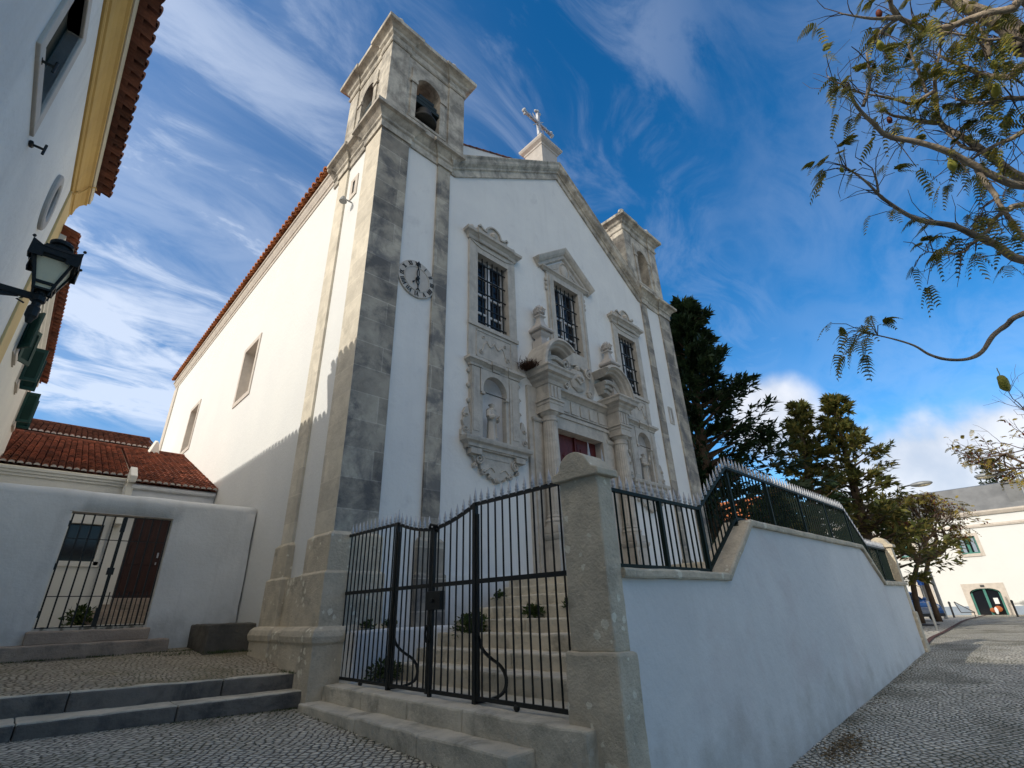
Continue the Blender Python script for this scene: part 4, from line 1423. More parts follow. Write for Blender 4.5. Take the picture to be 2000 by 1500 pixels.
def figure(x, y, z, hgt, turn, label, arms):
    """carved friar: one fused mesh"""
    b_ = MB()
    k = hgt
    rings = [(0.0, .155, .125), (.05, .15, .12), (.25, .135, .105), (.42, .125, .10), (.55, .118, .095), (.60, .125, .10), (.72, .15, .105), (.78, .155, .10), (.815, .12, .085), (.84, .06, .055), (.87, .05, .05)]
    vs, fs = [], []
    n = 18
    for i, (zz, a, c) in enumerate(rings):
        for q in range(n):
            t_ = 2 * PI * q / n
            fold = 1 + (0.07 * math.cos(6 * t_) if zz < 0.55 else 0)
            vs.append(Vector((a * k * math.cos(t_) * fold, c * k * math.sin(t_) * fold, zz * k)))
    for i in range(len(rings) - 1):
        for q in range(n):
            r_ = (q + 1) % n
            fs.append((i * n + q, i * n + r_, (i + 1) * n + r_, (i + 1) * n + q))
    fs.append(list(range(n))[::-1])
    fs.append([(len(rings) - 1) * n + q for q in range(n)])
    b_.add(vs, fs)
    b_.ball((0, -0.01 * k, .925 * k), .066 * k, 12, (0.88, 1.0, 1.15))
    b_.ball((0, -0.075 * k, .915 * k), .016 * k, 6)                                   # nose
    b_.ball((0, -0.06 * k, .875 * k), .022 * k, 6, (1, .8, 1.3))                       # chin, beard
    b_.tube([Vector((.075 * k * math.cos(2 * PI * i / 12), .07 * k * math.sin(2 * PI * i / 12), .955 * k)) for i in range(13)], .014 * k, 5)   # tonsure
    b_.tube([Vector((.11 * k * math.cos(2 * PI * i / 14), .085 * k * math.sin(2 * PI * i / 14) + .01, .815 * k)) for i in range(15)], .035 * k, 6)  # cowl
    for sg in (-1, 1):
        sh = Vector((sg * .14 * k, 0, .77 * k))
        el = Vector((sg * .19 * k, -.03 * k, .60 * k))
        hd = Vector((sg * .05 * k, -.16 * k, .64 * k)) if arms == 'front' else Vector((sg * .08 * k, -.17 * k, (.70 if sg > 0 else .58) * k))
        b_.tube([sh, el], [.055 * k, .06 * k], 8)
        b_.tube([el, el.lerp(hd, .7)], [.062 * k, .058 * k], 8)
        b_.tube([el.lerp(hd, .65), hd], [.026 * k, .022 * k], 6)
        for f_ in range(4):
            b_.tube([hd, hd + Vector((-sg * .012 * k + sg * .008 * k * f_, -.03 * k, .016 * k - .008 * k * f_))], [.011 * k, .008 * k], 5)
        b_.ball((sg * .06 * k, -.09 * k, .015 * k), .03 * k, 6, (1, 1.6, .8))
    if arms != 'front':
        b_.ball((.09 * k, -.16 * k, .79 * k), .055 * k, 8, (1, .9, 1.3))               # child on the arm
        b_.ball((.09 * k, -.17 * k, .88 * k), .036 * k, 8)
    b_.tube([Vector((.0, -.11 * k, .55 * k)), Vector((.012 * k, -.125 * k, .3 * k)), Vector((.01 * k, -.13 * k, .12 * k))], .012 * k, 5)      # cord
    rot = Matrix.Rotation(turn, 3, 'Z')
    b_.v = [rot @ p + Vector((x, y, z)) for p in b_.v]
    o = b_.build('statue', S2, None, label, 'statue', remesh=0.011)
    return o


figure(NXL - 0.02, 0.08, 3.96, 1.15, R(18), 'small stone statue of a friar with hands at his chest in the near niche', 'front')
figure(NXR + 0.02, 0.08, 3.96, 1.12, R(10), 'small stone statue of a friar holding a child in the far niche', 'child')

# ---------------- centre window
b = MB()
F0 = XZ(FY)
h, z0, z1, o = 0.68, 7.98, 10.67, 0.36
b.slab([[(CW - h - o, z0 - 0.5), (CW - h, z0 - 0.5), (CW - h, z1), (CW - h - o, z1)], [(CW + h, z0 - 0.5), (CW + h + o, z0 - 0.5), (CW + h + o, z1), (CW + h, z1)],
        [(CW - h - o, z1), (CW + h + o, z1), (CW + h + o, z1 + 0.3), (CW - h - o, z1 + 0.3)], [(CW - h, z0 - 0.5), (CW + h, z0 - 0.5), (CW + h, z0), (CW - h, z0)]],
       [[(CW - h - o, z0 - 0.5), (CW + h + o, z0 - 0.5), (CW + h + o, z1 + 0.3), (CW - h - o, z1 + 0.3)], [(CW - h, z0), (CW + h, z0), (CW + h, z1), (CW - h, z1)]], F0, -0.42, 0.08)
for sg in (-1, 1):
    for zz in (10.55, 10.35, 10.17):
        b.ball((CW + sg * (h + o + 0.03), FY - 0.05, zz), 0.07, 8, (0.8, 0.7, 1.2))
    b.fbox(F0, CW + sg * (h + o - 0.13) - 0.03, CW + sg * (h + o - 0.13) + 0.03, z0 - 0.4, z1 + 0.1, 0.081, 0.11)
cw = b.build('window_surround', S2, CH)
window_fill(CW, z0, z1, h, cw)
b = MB()
RCW = [(0.06, -0.02), (0.0, 0.10), (-0.10, 0.10), (-0.13, 0.16), (-0.2, 0.22), (-0.30, 0.26), (-0.33, 0.26), (-0.36, -0.02)]
b.sweep([(CW - 1.42, 10.93), (CW, 12.0), (CW + 1.42, 10.93)], RCW, F0)
b.sweep([(CW - 1.2, FY + 0.05), (CW - 1.2, FY - 0.08), (CW + 1.2, FY - 0.08), (CW + 1.2, FY + 0.05)][::1], [(-0.05, 0), (0.01, 0), (0.05, 0.05), (0.1, 0.08), (0.1, 0.13), (-0.05, 0.15)], XY(10.90))
b.build('window_pediment', S2, cw)
b = MB()
b.prism([(CW - 1.15, 11.0), (CW + 1.15, 11.0), (CW, 11.86)], F0, 0.0, 0.06)
b.lathe((CW, FY - 0.06, 11.38), [(0.01, -0.30), (0.14, -0.22), (0.20, 0), (0.14, 0.22), (0.01, 0.30)], 14, ex=0.35)
b.sweep([(CW + 0.25 * math.cos(2 * PI * i / 24), 11.38 + 0.34 * math.sin(2 * PI * i / 24)) for i in range(24)], [(-0.02, 0.05), (0.02, 0.05), (0.0, 0.1)], F0, closed=True)
for sg in (-1, 1):
    b.sweep([(CW + sg * (0.35 + 0.5 * i / 8), 11.12 + 0.25 * (1 - i / 8) ** 2) for i in range(9)], [(-0.018, 0.05), (0.018, 0.05), (0.0, 0.09)], F0)
b.build('relief_panel', S2, cw)

# ---------------- portal
PC = 7.83
COLX = (PC - 1.76, PC + 1.80)
pt_ = MB()
# door frame and wall slab behind the columns
pt_.slab([[(5.42, 0.5), (6.6, 0.5), (6.6, 4.92), (5.42, 4.92)], [(8.85, 0.5), (10.24, 0.5), (10.24, 4.92), (8.85, 4.92)], [(5.42, 4.92), (10.24, 4.92), (10.24, 6.05), (5.42, 6.05)]],
         [[(5.42, 0.5), (6.6, 0.5), (6.6, 4.92), (8.85, 4.92), (8.85, 0.5), (10.24, 0.5), (10.24, 6.05), (5.42, 6.05)]], F0, -0.30, 0.09)
for (a, c, w0_, w1_) in ((6.32, 6.598, 0.05, 0.16), (8.852, 9.15, 0.05, 0.16)):
    pt_.fbox(F0, a, c, 0.6, 4.92, w0_, w1_)
pt_.fbox(F0, 6.32, 9.15, 4.922, 5.30, 0.05, 0.16)
pt_.fbox(F0, 6.24, 9.24, 5.301, 5.40, 0.05, 0.20)
for i in range(6):
    x = 6.42 + i * 0.48
    pt_.fbox(F0, x, x + 0.36, 5.58, 5.98, 0.08, 0.125)
po = pt_.build('portal', S2, CH)
b = MB()
b.fbox(F0, 6.605, 8.845, 0.6, 4.915, -0.24, -0.17)
for lx in (6.66, 7.76):
    for (zz0, zz1) in ((0.85, 2.1), (2.3, 3.55), (3.72, 4.72)):
        b.fbox(F0, lx + 0.08, lx + 0.92, zz0, zz1, -0.171, -0.145)
        b.fbox(F0, lx + 0.22, lx + 0.78, zz0 + 0.14, zz1 - 0.14, -0.146, -0.12)
        b.lathe(F0(lx + 0.5, (zz0 + zz1) / 2, -0.12), [(0.01, -0.14), (0.12, 0), (0.01, 0.14)], 8, ex=0.3)
b.fbox(F0, 7.69, 7.76, 0.6, 4.915, -0.171, -0.11)
b.build('door', M['door'], po)
CY = -0.26
for cx in COLX:
    b = MB()
    b.box(cx - 0.36, cx + 0.36, CY - 0.36, FY, 0.62, 0.86)
    b.box(cx - 0.31, cx + 0.31, CY - 0.31, FY, 0.86, 1.62)
    b.sweep([(cx - 0.31, FY), (cx - 0.31, CY - 0.31), (cx + 0.31, CY - 0.31), (cx + 0.31, FY)], [(-0.05, 0), (0.02, 0), (0.05, 0.05), (0.07, 0.10), (0.07, 0.15), (-0.05, 0.17)], XY(1.60))
    b.fbox(XZ(CY - 0.31), cx - 0.21, cx + 0.21, 0.98, 1.5, 0.0, 0.03)
    b.box(cx - 0.32, cx + 0.32, CY - 0.32, FY, 1.77, 1.95)
    pd = b.build('column_pedestal', S2, po)
    b = MB()
    b.lathe((cx, CY, 1.95), [(0.31, 0), (0.31, 0.07), (0.295, 0.08), (0.32, 0.13), (0.295, 0.18), (0.255, 0.21), (0.275, 0.25), (0.25, 0.29)], 28)
    b.lathe((cx, CY, 2.24), [(0.25, 0), (0.25, 0.10), (0.238, 0.12), (0.242, 0.9)], 40, flute=0.05)
    b.lathe((cx, CY, 2.24), [(0.252, 0.9), (0.252, 0.96)], 28)
    b.lathe((cx, CY, 3.2), [(0.242, 0), (0.212, 1.72)], 40, flute=0.05)
    b.lathe((cx, CY, 4.92), [(0.225, 0), (0.24, 0.03), (0.225, 0.07), (0.215, 0.16), (0.27, 0.22), (0.295, 0.27)], 28)
    b.box(cx - 0.31, cx + 0.31, CY - 0.31, CY + 0.30, 5.19, 5.30)
    b.build('column', S2, po)
    b = MB()
    b.fbox(F0, cx - 0.50, cx + 0.50, 0.6, 5.0, 0.02, 0.14)
    b.sweep([(cx - 0.50, FY), (cx - 0.50, FY - 0.14), (cx + 0.50, FY - 0.14), (cx + 0.50, FY)], [(-0.02, 0), (0.02, 0), (0.05, 0.05), (0.06, 0.12), (-0.02, 0.14)], XY(4.92))
    b.build('back_pilaster', S2, po)
    b = MB()
    b.sweep([(cx - 0.29, FY), (cx - 0.29, CY - 0.29), (cx + 0.29, CY - 0.29), (cx + 0.29, FY)], [(-0.25, 0), (0.0, 0), (0.0, 0.10), (0.02, 0.12), (0.02, 0.20), (0.06, 0.22), (0.06, 0.27), (-0.25, 0.28)], XY(5.302))
    b.box(cx - 0.275, cx + 0.275, CY - 0.275, FY, 5.57, 6.06)
    for i in range(3):
        b.fbox(XZ(CY - 0.275), cx - 0.20 + i * 0.15, cx - 0.10 + i * 0.15, 5.62, 6.0, 0, 0.03)
    b.sweep([(cx - 0.275, FY), (cx - 0.275, CY - 0.275), (cx + 0.275, CY - 0.275), (cx + 0.275, FY)], [(-0.25, 0), (0.03, 0), (0.07, 0.10), (0.15, 0.17), (0.18, 0.23), (0.28, 0.27), (0.30, 0.37), (0.35, 0.42), (0.35, 0.46), (-0.25, 0.48)], XY(6.04))
    b.build('entablature_block', S2, po)
b = MB()
b.sweep([(5.9, FY - 0.09), (9.8, FY - 0.09)], [(-0.05, 0), (0.02, 0), (0.05, 0.04), (0.12, 0.10), (0.20, 0.13), (0.20, 0.22), (-0.05, 0.25)], XY(6.05))
b.sweep([(5.9, FY - 0.09), (9.8, FY - 0.09)], [(-0.05, 0), (0.05, 0), (0.05, 0.04), (-0.05, 0.05)], XY(5.50))
b.build('portal_cornice', S2, po)
# broken scroll pediment
for sg, cx in ((1, COLX[0]), (-1, COLX[1])):
    b = MB()
    ctr = (cx + sg * 0.36, 6.52)
    pts = [(ctr[0] - sg * 0.96 * math.cos(R(a)), ctr[1] + 1.16 * math.sin(R(a))) for a in range(0, 133, 7)]
    P = [(0.0, -0.1), (0.0, 0.74), (-0.02, 0.80), (-0.10, 0.82), (-0.12, 0.76), (-0.17, 0.72), (-0.2, 0.62), (-0.25, 0.58), (-0.28, 0.48), (-0.28, -0.1)]
    P = [(-sg * -a if False else (a * (-1) if sg > 0 else a), w_) for a, w_ in P]
    P = [(-a, w_) for a, w_ in P]
    b.sweep(pts, [(-a, w_) for a, w_ in P], F0)
    # inner shell folds
    for i, rr in enumerate((0.62, 0.48, 0.34)):
        pts2 = [(ctr[0] - sg * rr * math.cos(R(a)), ctr[1] + rr * math.sin(R(a))) for a in range(0, 121, 12)]
        b.sweep(pts2, [(-0.07, -0.05), (0.07, -0.05), (0.07, 0.46 - 0.1 * i), (0, 0.5 - 0.1 * i), (-0.07, 0.46 - 0.1 * i)], F0)
    b.build('scroll_pediment', S2, po)
    b = MB()
    ux, uy = cx - sg * 0.06, -0.17
    b.lathe((ux, uy, 6.5), [(0.20, 0), (0.20, 1.05), (0.20, 1.16), (0.16, 1.18), (0.125, 1.20), (0.14, 1.27), (0.21, 1.36), (0.225, 1.42), (0.21, 1.46)], 4)
    b.lathe((ux, uy, 7.96), [(0.30, 0), (0.325, 0.04), (0.31, 0.10), (0.19, 0.22), (0.12, 0.36), (0.09, 0.52), (0.10, 0.56), (0.145, 0.60), (0.145, 0.64), (0.10, 0.66)], 4)
    b.ball((ux, uy, 8.78), 0.165, 12, (1, 1, 0.9))
    for i in range(9):
        a = 2 * PI * i / 9
        b.tube([(ux + 0.14 * math.cos(a), uy + 0.14 * math.sin(a), 8.70), (ux + 0.185 * math.cos(a + .3), uy + 0.185 * math.sin(a + .3), 8.83), (ux + 0.11 * math.cos(a + .7), uy + 0.11 * math.sin(a + .7), 8.98)], [0.04, 0.036, 0.006], 6)
    for i in range(4):
        a = 2 * PI * i / 4 + .4
        b.tube([(ux + 0.07 * math.cos(a), uy + 0.07 * math.sin(a), 8.88), (ux + 0.05 * math.cos(a + .6), uy + 0.05 * math.sin(a + .6), 9.03)], [0.04, 0.006], 6)
    b.build('flaming_urn', M['ring'], po)
# shield
b = MB()
shp = [(-0.78, 6.32), (0.78, 6.32), (0.95, 6.7), (1.02, 7.2), (0.9, 7.55), (-0.9, 7.55), (-1.02, 7.2), (-0.95, 6.7)]
b.prism([(PC + a, z) for a, z in shp], F0, 0.0, 0.10)
b.lathe((PC, FY - 0.12, 6.88), [(0.02, -0.42), (0.30, -0.30), (0.42, 0.0), (0.40, 0.22), (0.28, 0.36), (0.02, 0.40)], 20, ex=0.28)
for sg in (-1, 1):
    scroll(b, (PC + sg * 0.60, 7.26), 0.20, F0, 0.08, 0.2, 1.5, PI / 2, sg, 0.07)
    scroll(b, (PC + sg * 0.62, 6.52), 0.14, F0, 0.08, 0.18, 1.4, -PI / 2, -sg, 0.06)
    b.sweep([(PC + sg * (0.46 + 0.12 * math.sin(PI * i / 8)), 6.55 + 0.6 * i / 8) for i in range(9)], [(-0.05, 0.08), (0.05, 0.08), (0.0, 0.18)], F0)
    b.tube([F0(PC + sg * 0.02, 7.05, 0.22), F0(PC + sg * 0.2, 6.85, 0.25), F0(PC - sg * 0.05, 6.72, 0.24)], [0.05, 0.045, 0.03], 6)
b.sweep([(PC - 0.35, 7.36), (PC, 7.48), (PC + 0.35, 7.36)], [(-0.06, 0.08), (0.06, 0.08), (0.03, 0.2), (-0.03, 0.2)], F0)
b.lathe((PC, FY - 0.14, 7.24), [(0.10, 0), (0.13, 0.10), (0.10, 0.12), (0.06, 0.2)], 10)
b.ball(F0(PC, 6.98, 0.22), 0.09, 8)
b.build('carved_shield', S2, po)

# ------------------------------------------------------------------ stairs and terrace
ST = M['step']
t = thing('stone_stairs', (2.6, -3.2, -1.03), 'worn stone stairs climbing behind the iron gate to the church terrace', 'stairs')
# sill and lower step in front of the gate, built of separate long stones
def stones(name, x0, x1, cuts, z0, z1, mt, parent, rough=(0.012, 3.5, 0.15), bevel=0.025):
    for a, c in zip(cuts, cuts[1:]):
        MB().box(x0, x1, a + 0.004, c - 0.004, z0, z1).build(name, mt, parent, rough=rough, bevel=bevel)


TX = [1.1, 1.55, 2.0, 2.42, 2.86, 3.3, 3.75, 4.2]
TZ = [-0.80, -0.59, -0.37, -0.165, 0.04, 0.235, 0.425, 0.62]
for i, (x, z) in enumerate(zip(TX, TZ)):
    x1 = (TX[i + 1] + 0.12) if i < 7 else 4.75
    cut = -2.0 - 1.1 * ((i * 37) % 5) / 2.0
    for a, c in ((-5.66, cut), (cut, -0.60)):
        MB().box(x, x1, a + 0.004, c - 0.004, z - 0.34, z).build('step', ST, t, rough=(0.014, 2.8, 0.2), bevel=0.025)
for i, (x, z) in enumerate(zip(TX, TZ)):
    xx = 15.1 - x
    x1 = (15.1 - TX[i + 1] - 0.12) if i < 7 else xx - 0.55
    MB().box(x1, xx, -5.66, -0.6, z - 0.34, z).build('step', ST, t)
t = thing('church_terrace', (7.6, -3.0, -1.2), 'stone paved terrace at the church door above the two flights of stairs', 'terrace')
MB().box(4.5, 10.6, -5.64, 0.05, -1.2, 0.615).build('paving', ST, t)
MB().box(-0.0 + 0.42, 14.7, -5.64, 0.0, -1.7, -1.04).build('landing', ST, t)
t = thing('gate_sill', (0.2, -2.9, -1.3), 'long pale stone sill under the iron gate, rough at its front edge', 'step')
stones('stone_block', 0.0, 0.46, [-5.72, -3.9, -2.75, -1.55, -0.28], -1.5, -1.03, ST, t)
t = thing('gate_step', (-0.2, -2.6, -1.45), 'low worn stone step on the cobbles, in front of the gate sill', 'step')
stones('stone_block', -0.36, 0.01, [-5.05, -3.55, -2.1, -0.25], -1.75, -1.245, ST, t)

# ------------------------------------------------------------------ retaining wall, pillars, railing
YW = -5.95
TOPL = [(0.475, 0.26), (3.02, 0.26), (4.20, 1.08), (10.92, 1.08), (12.10, 0.26), (14.8, 0.26)]
t = thing('retaining_wall', (7.6, -5.8, -2.2), 'tall white plastered terrace wall with a stepped stone coping beside the street', 'wall')
mb = MB()
poly = [(0.475, -2.6), (14.85, -2.6), (14.85, 0.26)] + TOPL[::-1][1:-1] + [(0.475, 0.26)]
vs = []
n_ = 46
mb2 = MB()
for i in range(n_ + 1):
    x = 0.475 + 14.375 * i / n_
    zt = interp(x, TOPL)
    for j in range(15):
        z = -2.6 + (zt + 2.6) * j / 14
        nn_ = noise.noise(Vector((x * 0.5, z * 0.7, 3))) * 0.018 + noise.noise(Vector((x * 1.8, z * 1.8, 9))) * 0.006
        vs.append((x, YW + nn_, z))
mb2.add(vs, [(i * 15 + j, (i + 1) * 15 + j, (i + 1) * 15 + j + 1, i * 15 + j + 1) for i in range(n_) for j in range(14)])
q = [(x, z) for x, z in poly]
mb2.add([(x, YW + 0.36, z) for x, z in q], [list(range(len(q)))])
mb2.add([(14.85, YW, -2.6), (14.85, YW + 0.36, -2.6), (14.85, YW + 0.36, 0.26), (14.85, YW, 0.26)], [(0, 1, 2, 3)])
mb2.build('wall', M['wallwhite'], t, smooth=True)
Fw = XZ(YW)
segs = [(TOPL[0], TOPL[1]), (TOPL[1], TOPL[2]), (TOPL[2], TOPL[3]), (TOPL[3], TOPL[4]), (TOPL[4], TOPL[5])]
mb = MB()
mb.sweep(TOPL, [(-0.10, -0.40), (0.0, -0.40), (0.0, 0.05), (-0.02, 0.06), (-0.075, 0.06), (-0.10, 0.04)], Fw)
mb.build('coping', M['pillar'], t, rough=(0.01, 3.0, 0.3))


def gate_pillar(x0, y0, zb, label, spikes=True):
    w_, d_ = 0.275, 0.54
    t_ = thing('gate_pillar', (x0 + w_ / 2, y0 + d_ / 2, zb), label, 'pillar', 'stone pillars of the terrace wall')
    e = 0.055
    MB().box(x0 - e, x0 + w_ + e * 0.6, y0 - e, y0 + d_ + e, zb, -0.41).build('base', M['pillar'], t_, rough=(0.016, 2.6, 0.16), bevel=0.03)
    MB().box(x0, x0 + w_, y0, y0 + d_, -0.42, 1.32).build('shaft', M['pillar'], t_, rough=(0.010, 2.6, 0.16), bevel=0.022)
    b_ = MB()
    y1 = y0 + d_
    prof = [(y0 - 0.06, 1.31), (y1 + 0.06, 1.31), (y1 + 0.06, 1.385), (y1 + 0.03, 1.40), (y1 - 0.03, 1.41)]
    c_ = (y0 + y1) / 2
    prof += [(c_ + 0.21 * math.cos(R(a)), 1.42 + 0.19 * math.sin(R(a))) for a in range(8, 173, 15)]
    prof += [(y0 + 0.03, 1.41), (y0 - 0.03, 1.40), (y0 - 0.06, 1.385)]
    b_.prism(prof, YZ(x0 - 0.06), -(w_ + 0.12), 0.0)
    cp_ = b_.build('cap', M['pillar'], t_, rough=(0.008, 3.0, 0.14), bevel=0.012)
    if spikes:
        for (sx, sy, sz, hh) in ((x0 + 0.24, c_ + 0.20, 1.42, 0.18), (x0 + 0.24, c_ - 0.02, 1.58, 0.22), (x0 + 0.30, c_ - 0.16, 1.46, 0.22)):
            b_ = MB()
            b_.tube([(sx, sy, sz - 0.05), (sx, sy, sz + hh * 0.3), (sx, sy, sz + hh)], [0.014, 0.016, 0.002], 6)
            b_.build('spike', M['silver'], t_)
    return t_


gate_pillar(0.20, -5.97, -2.3, 'tall lichen spotted stone pillar with a domed cap between the gate and the white wall')
gate_pillar(14.42, -5.97, -2.0, 'stone pillar at the far end of the white wall near the street trees', False)

# railing
IR = M['irongreen']
YR = YW + 0.16
RL = thing('terrace_railing', (7.6, YR, 0.3), 'dark green spear topped railing along the stepped coping of the white wall', 'railing')


def spear(p, h=0.19):
    b_ = MB()
    b_.lathe(p, [(0.020, 0), (0.024, 0.012), (0.016, 0.022), (0.026, 0.04), (0.027, 0.055), (0.017, 0.066), (0.024, 0.085), (0.019, 0.10), (0.003, h)], 8)
    return b_


bars_made = [None]


def rail_bar(parent, x, y, z0, z1, mt, r=0.0135, first={}):
    o_ = MB().tube([(x, y, z0), (x, y, z1)], r, 6).build('bar', mt, parent)
    s_ = spear((x, y, z1)).build('spear_tip', M['silver'], o_, smooth=True)
    return o_


def seg(xa, xb, lo, hi, n_):
    """one straight run of railing; lo/hi = z of rails at both ends"""
    for (za, zb, hh) in ((lo[0], lo[1], 0.036), (hi[0], hi[1], 0.042)):
        MB().bar((xa, YR, za), (xb, YR, zb), 0.045, hh).build('rail', IR, RL)
    for i in range(n_):
        k_ = (i + 0.5) / n_
        x = xa + (xb - xa) * k_
        rail_bar(RL, x, YR, lo[0] + (lo[1] - lo[0]) * k_, hi[0] + (hi[1] - hi[0]) * k_ + 0.015, IR)


rh0, rh1 = 0.14, 0.98
seg(0.55, 2.85, (0.26 + rh0,) * 2, (0.26 + rh1,) * 2, 16)
seg(2.85, 4.10, (0.26 + rh0, 1.08 + rh0), (0.26 + rh1, 1.08 + rh1), 9)
seg(4.10, 11.0, (1.08 + rh0,) * 2, (1.08 + rh1,) * 2, 46)
seg(11.0, 12.25, (1.08 + rh0, 0.26 + rh0), (1.08 + rh1, 0.26 + rh1), 9)
seg(12.25, 14.4, (0.26 + rh0,) * 2, (0.26 + rh1,) * 2, 15)
for x in (1.75, 2.85, 4.10, 5.8, 7.55, 9.3, 11.0, 12.25, 13.3):
    zt = interp(x, TOPL)
    b = MB()
    b.bar((x, YR, zt + 0.05), (x, YR, zt + rh1 - 0.02), 0.055, 0.055)
    b.bar((x, YR + 0.02, zt + 0.07), (x, YR + 0.16, zt + 0.07), 0.05, 0.05)
    b.box(x - 0.06, x + 0.06, YR - 0.05, YR + 0.05, zt + 0.055, zt + 0.10)
    b.build('post', IR, RL)

# ------------------------------------------------------------------ main gate
GX = 0.30
IRN = M['iron']
G = thing('iron_gate', (GX, -2.8, -1.03), 'tall black iron double gate with silver spear tips and a dipped middle', 'gate')
ZT, ZM, ZB = 1.345, 0.34, -0.965


def gtop(y):
    if -3.78 < y < -1.78:
        k_ = (y + 2.78) / 1.0
        return ZT - 0.21 * (1 - abs(k_) ** 1.7)
    return ZT


def gbars(y0, y1, n_):
    for i in range(n_):
        y = y0 + (y1 - y0) * (i + 0.5) / n_
        rail_bar(G, GX, y, ZB, gtop(y) + 0.01, IRN, 0.0125)


gbars(-0.10, -1.74, 12)
gbars(-1.82, -2.74, 7)
gbars(-2.86, -3.74, 6)
gbars(-3.84, -5.40, 11)
for (a, c) in ((-0.02, -1.76), (-1.80, -2.76), (-2.84, -3.76), (-3.80, -5.44)):
    MB().bar((GX, a, ZM), (GX, c, ZM), 0.028, 0.055).build('rail', IRN, G)
    MB().bar((GX, a, ZB), (GX, c, ZB), 0.026, 0.045).build('rail', IRN, G)
    pts = [(GX, a + (c - a) * i / 12, gtop(a + (c - a) * i / 12)) for i in range(13)]
    b = MB()
    for p, q in zip(pts, pts[1:]):
        b.bar(p, q, 0.030, 0.05)
    b.build('rail', IRN, G)
for y in (-1.78, -3.78):
    b = MB()
    b.bar((GX, y, -1.04), (GX, y, ZT + 0.02), 0.062, 0.062)
    b.bar((GX, y - 0.05, -0.99), (GX, y - 0.05, ZT - 0.14), 0.035, 0.05)
    b.build('post', IRN, G, bevel=0.004)
    spear((GX, y, ZT + 0.02), 0.22).build('spear_tip', M['silver'], G, smooth=True)
    b = MB()
    pts = [(0.0, -0.30), (0.05, -0.44), (0.20, -0.56), (0.36, -0.64), (0.46, -0.76), (0.47, -0.88), (0.40, -0.97), (0.2, -1.0), (0.0, -1.0)]
    for k_ in range(2):
        pts = [pts[0]] + [tuple((Vector(pts[i]) * 0.75 + Vector(pts[i + 1]) * 0.25)) if s_ == 0 else tuple((Vector(pts[i]) * 0.25 + Vector(pts[i + 1]) * 0.75)) for i in range(len(pts) - 1) for s_ in (0, 1)] + [pts[-1]]
    for p, q in zip(pts, pts[1:]):
        b.bar((GX + p[0], y - 0.06, p[1]), (GX + q[0], y - 0.06, q[1]), 0.035, 0.03)
    b.build('stay', IRN, G)
b = MB()
b.bar((GX, -2.77, -1.0), (GX, -2.77, gtop(-2.78) + 0.0), 0.045, 0.05)
b.bar((GX, -2.83, -1.04), (GX, -2.83, gtop(-2.78) + 0.04), 0.045, 0.05)
b.build('meeting_stile', IRN, G)
b = MB()
b.box(GX - 0.05, GX + 0.03, -3.08, -2.74, 0.02, 0.26)
b.tube([(GX - 0.06, -2.92, 0.14), (GX - 0.09, -2.92, 0.14)], 0.03, 10)
b.build('lock_box', IRN, G, bevel=0.006)
b = MB()
for i in range(10):
    a = 2 * PI * i / 9
    pass
b.sweep([(-2.80 + 0.05 * math.cos(2 * PI * i / 16), -0.28 + 0.10 * math.sin(2 * PI * i / 16)) for i in range(16)], [(-0.012, -0.012), (0.012, -0.012), (0.012, 0.012), (-0.012, 0.012)], YZ(GX - 0.05), closed=True)
b.build('pull_ring', IRN, G)
b = MB()
b.tube([(GX - 0.02, -2.72, gtop(-2.78) + 0.02), (GX - 0.06, -2.8, gtop(-2.78) + 0.06), (GX - 0.02, -2.92, gtop(-2.78) + 0.03), (GX + 0.02, -2.86, gtop(-2.78) - 0.05)], 0.02, 6)
b.build('chain', IRN, G)
for y in (-0.95, -4.5):
    b = MB()
    b.tube([(GX, y, -1.035), (GX, y, -0.97)], 0.018, 8)
    b.ball((GX, y, -1.0), 0.038, 8)
    b.build('foot', IRN, G)
b = MB()
b.tube([(GX, -0.02, ZT), (GX, 0.03, ZT)], 0.035, 8)
b.tube([(GX, -0.02, ZB), (GX, 0.03, ZB)], 0.04, 8)
b.build('wall_fixing', IRN, G)

# ------------------------------------------------------------------ courtyard wall
YC = 4.80
t = thing('courtyard_wall', (-2.6, 4.98, -0.7), 'grey-white courtyard wall with a rounded top and a doorway, left of the church', 'wall')
b = MB()
b.slab([[(-5.3, -0.9), (-3.58, -0.9), (-3.58, 2.16), (-5.3, 2.16)], [(-1.75, -0.9), (0.02, -0.9), (0.02, 2.16), (-1.75, 2.16)],
        [(-5.3, 2.16), (-3.58, 2.16), (-3.58, 2.46), (-5.3, 2.46)], [(-3.58, 2.16), (-1.75, 2.16), (-1.75, 2.46), (-3.58, 2.46)], [(-1.75, 2.16), (0.02, 2.16), (0.02, 2.46), (-1.75, 2.46)],
        [(-3.58, -0.9), (-1.75, -0.9), (-1.75, -0.13), (-3.58, -0.13)]],
       [[(-3.58, -0.13), (-1.75, -0.13), (-1.75, 2.16), (-3.58, 2.16)], [(-5.3, -0.9), (0.02, -0.9), (0.02, 2.46), (-5.3, 2.46)]], XZ(YC), -0.36, 0.0)
b.tube([(-5.3, YC + 0.18, 2.44), (0.03, YC + 0.18, 2.44)], 0.183, 16)
b.build('wall', M['courtwhite'], t, rough=(0.018, 1.4, 0.35), smooth=True)
b = MB()
b.fbox(XZ(YC + 0.01), -3.62, -1.71, 2.15, 2.165, -0.3, 0.012)
b.build('lintel', M['frame'], t)
CG = thing('courtyard_gate', (-2.66, 4.9, -0.1), 'narrow black barred gate in the doorway of the courtyard wall', 'gate')
yg = YC + 0.08
for i in range(6):
    x = -3.54 + i * 0.178
    MB().bar((x, yg, -0.08), (x, yg, 2.13), 0.028, 0.03).build('bar', IRN, CG)
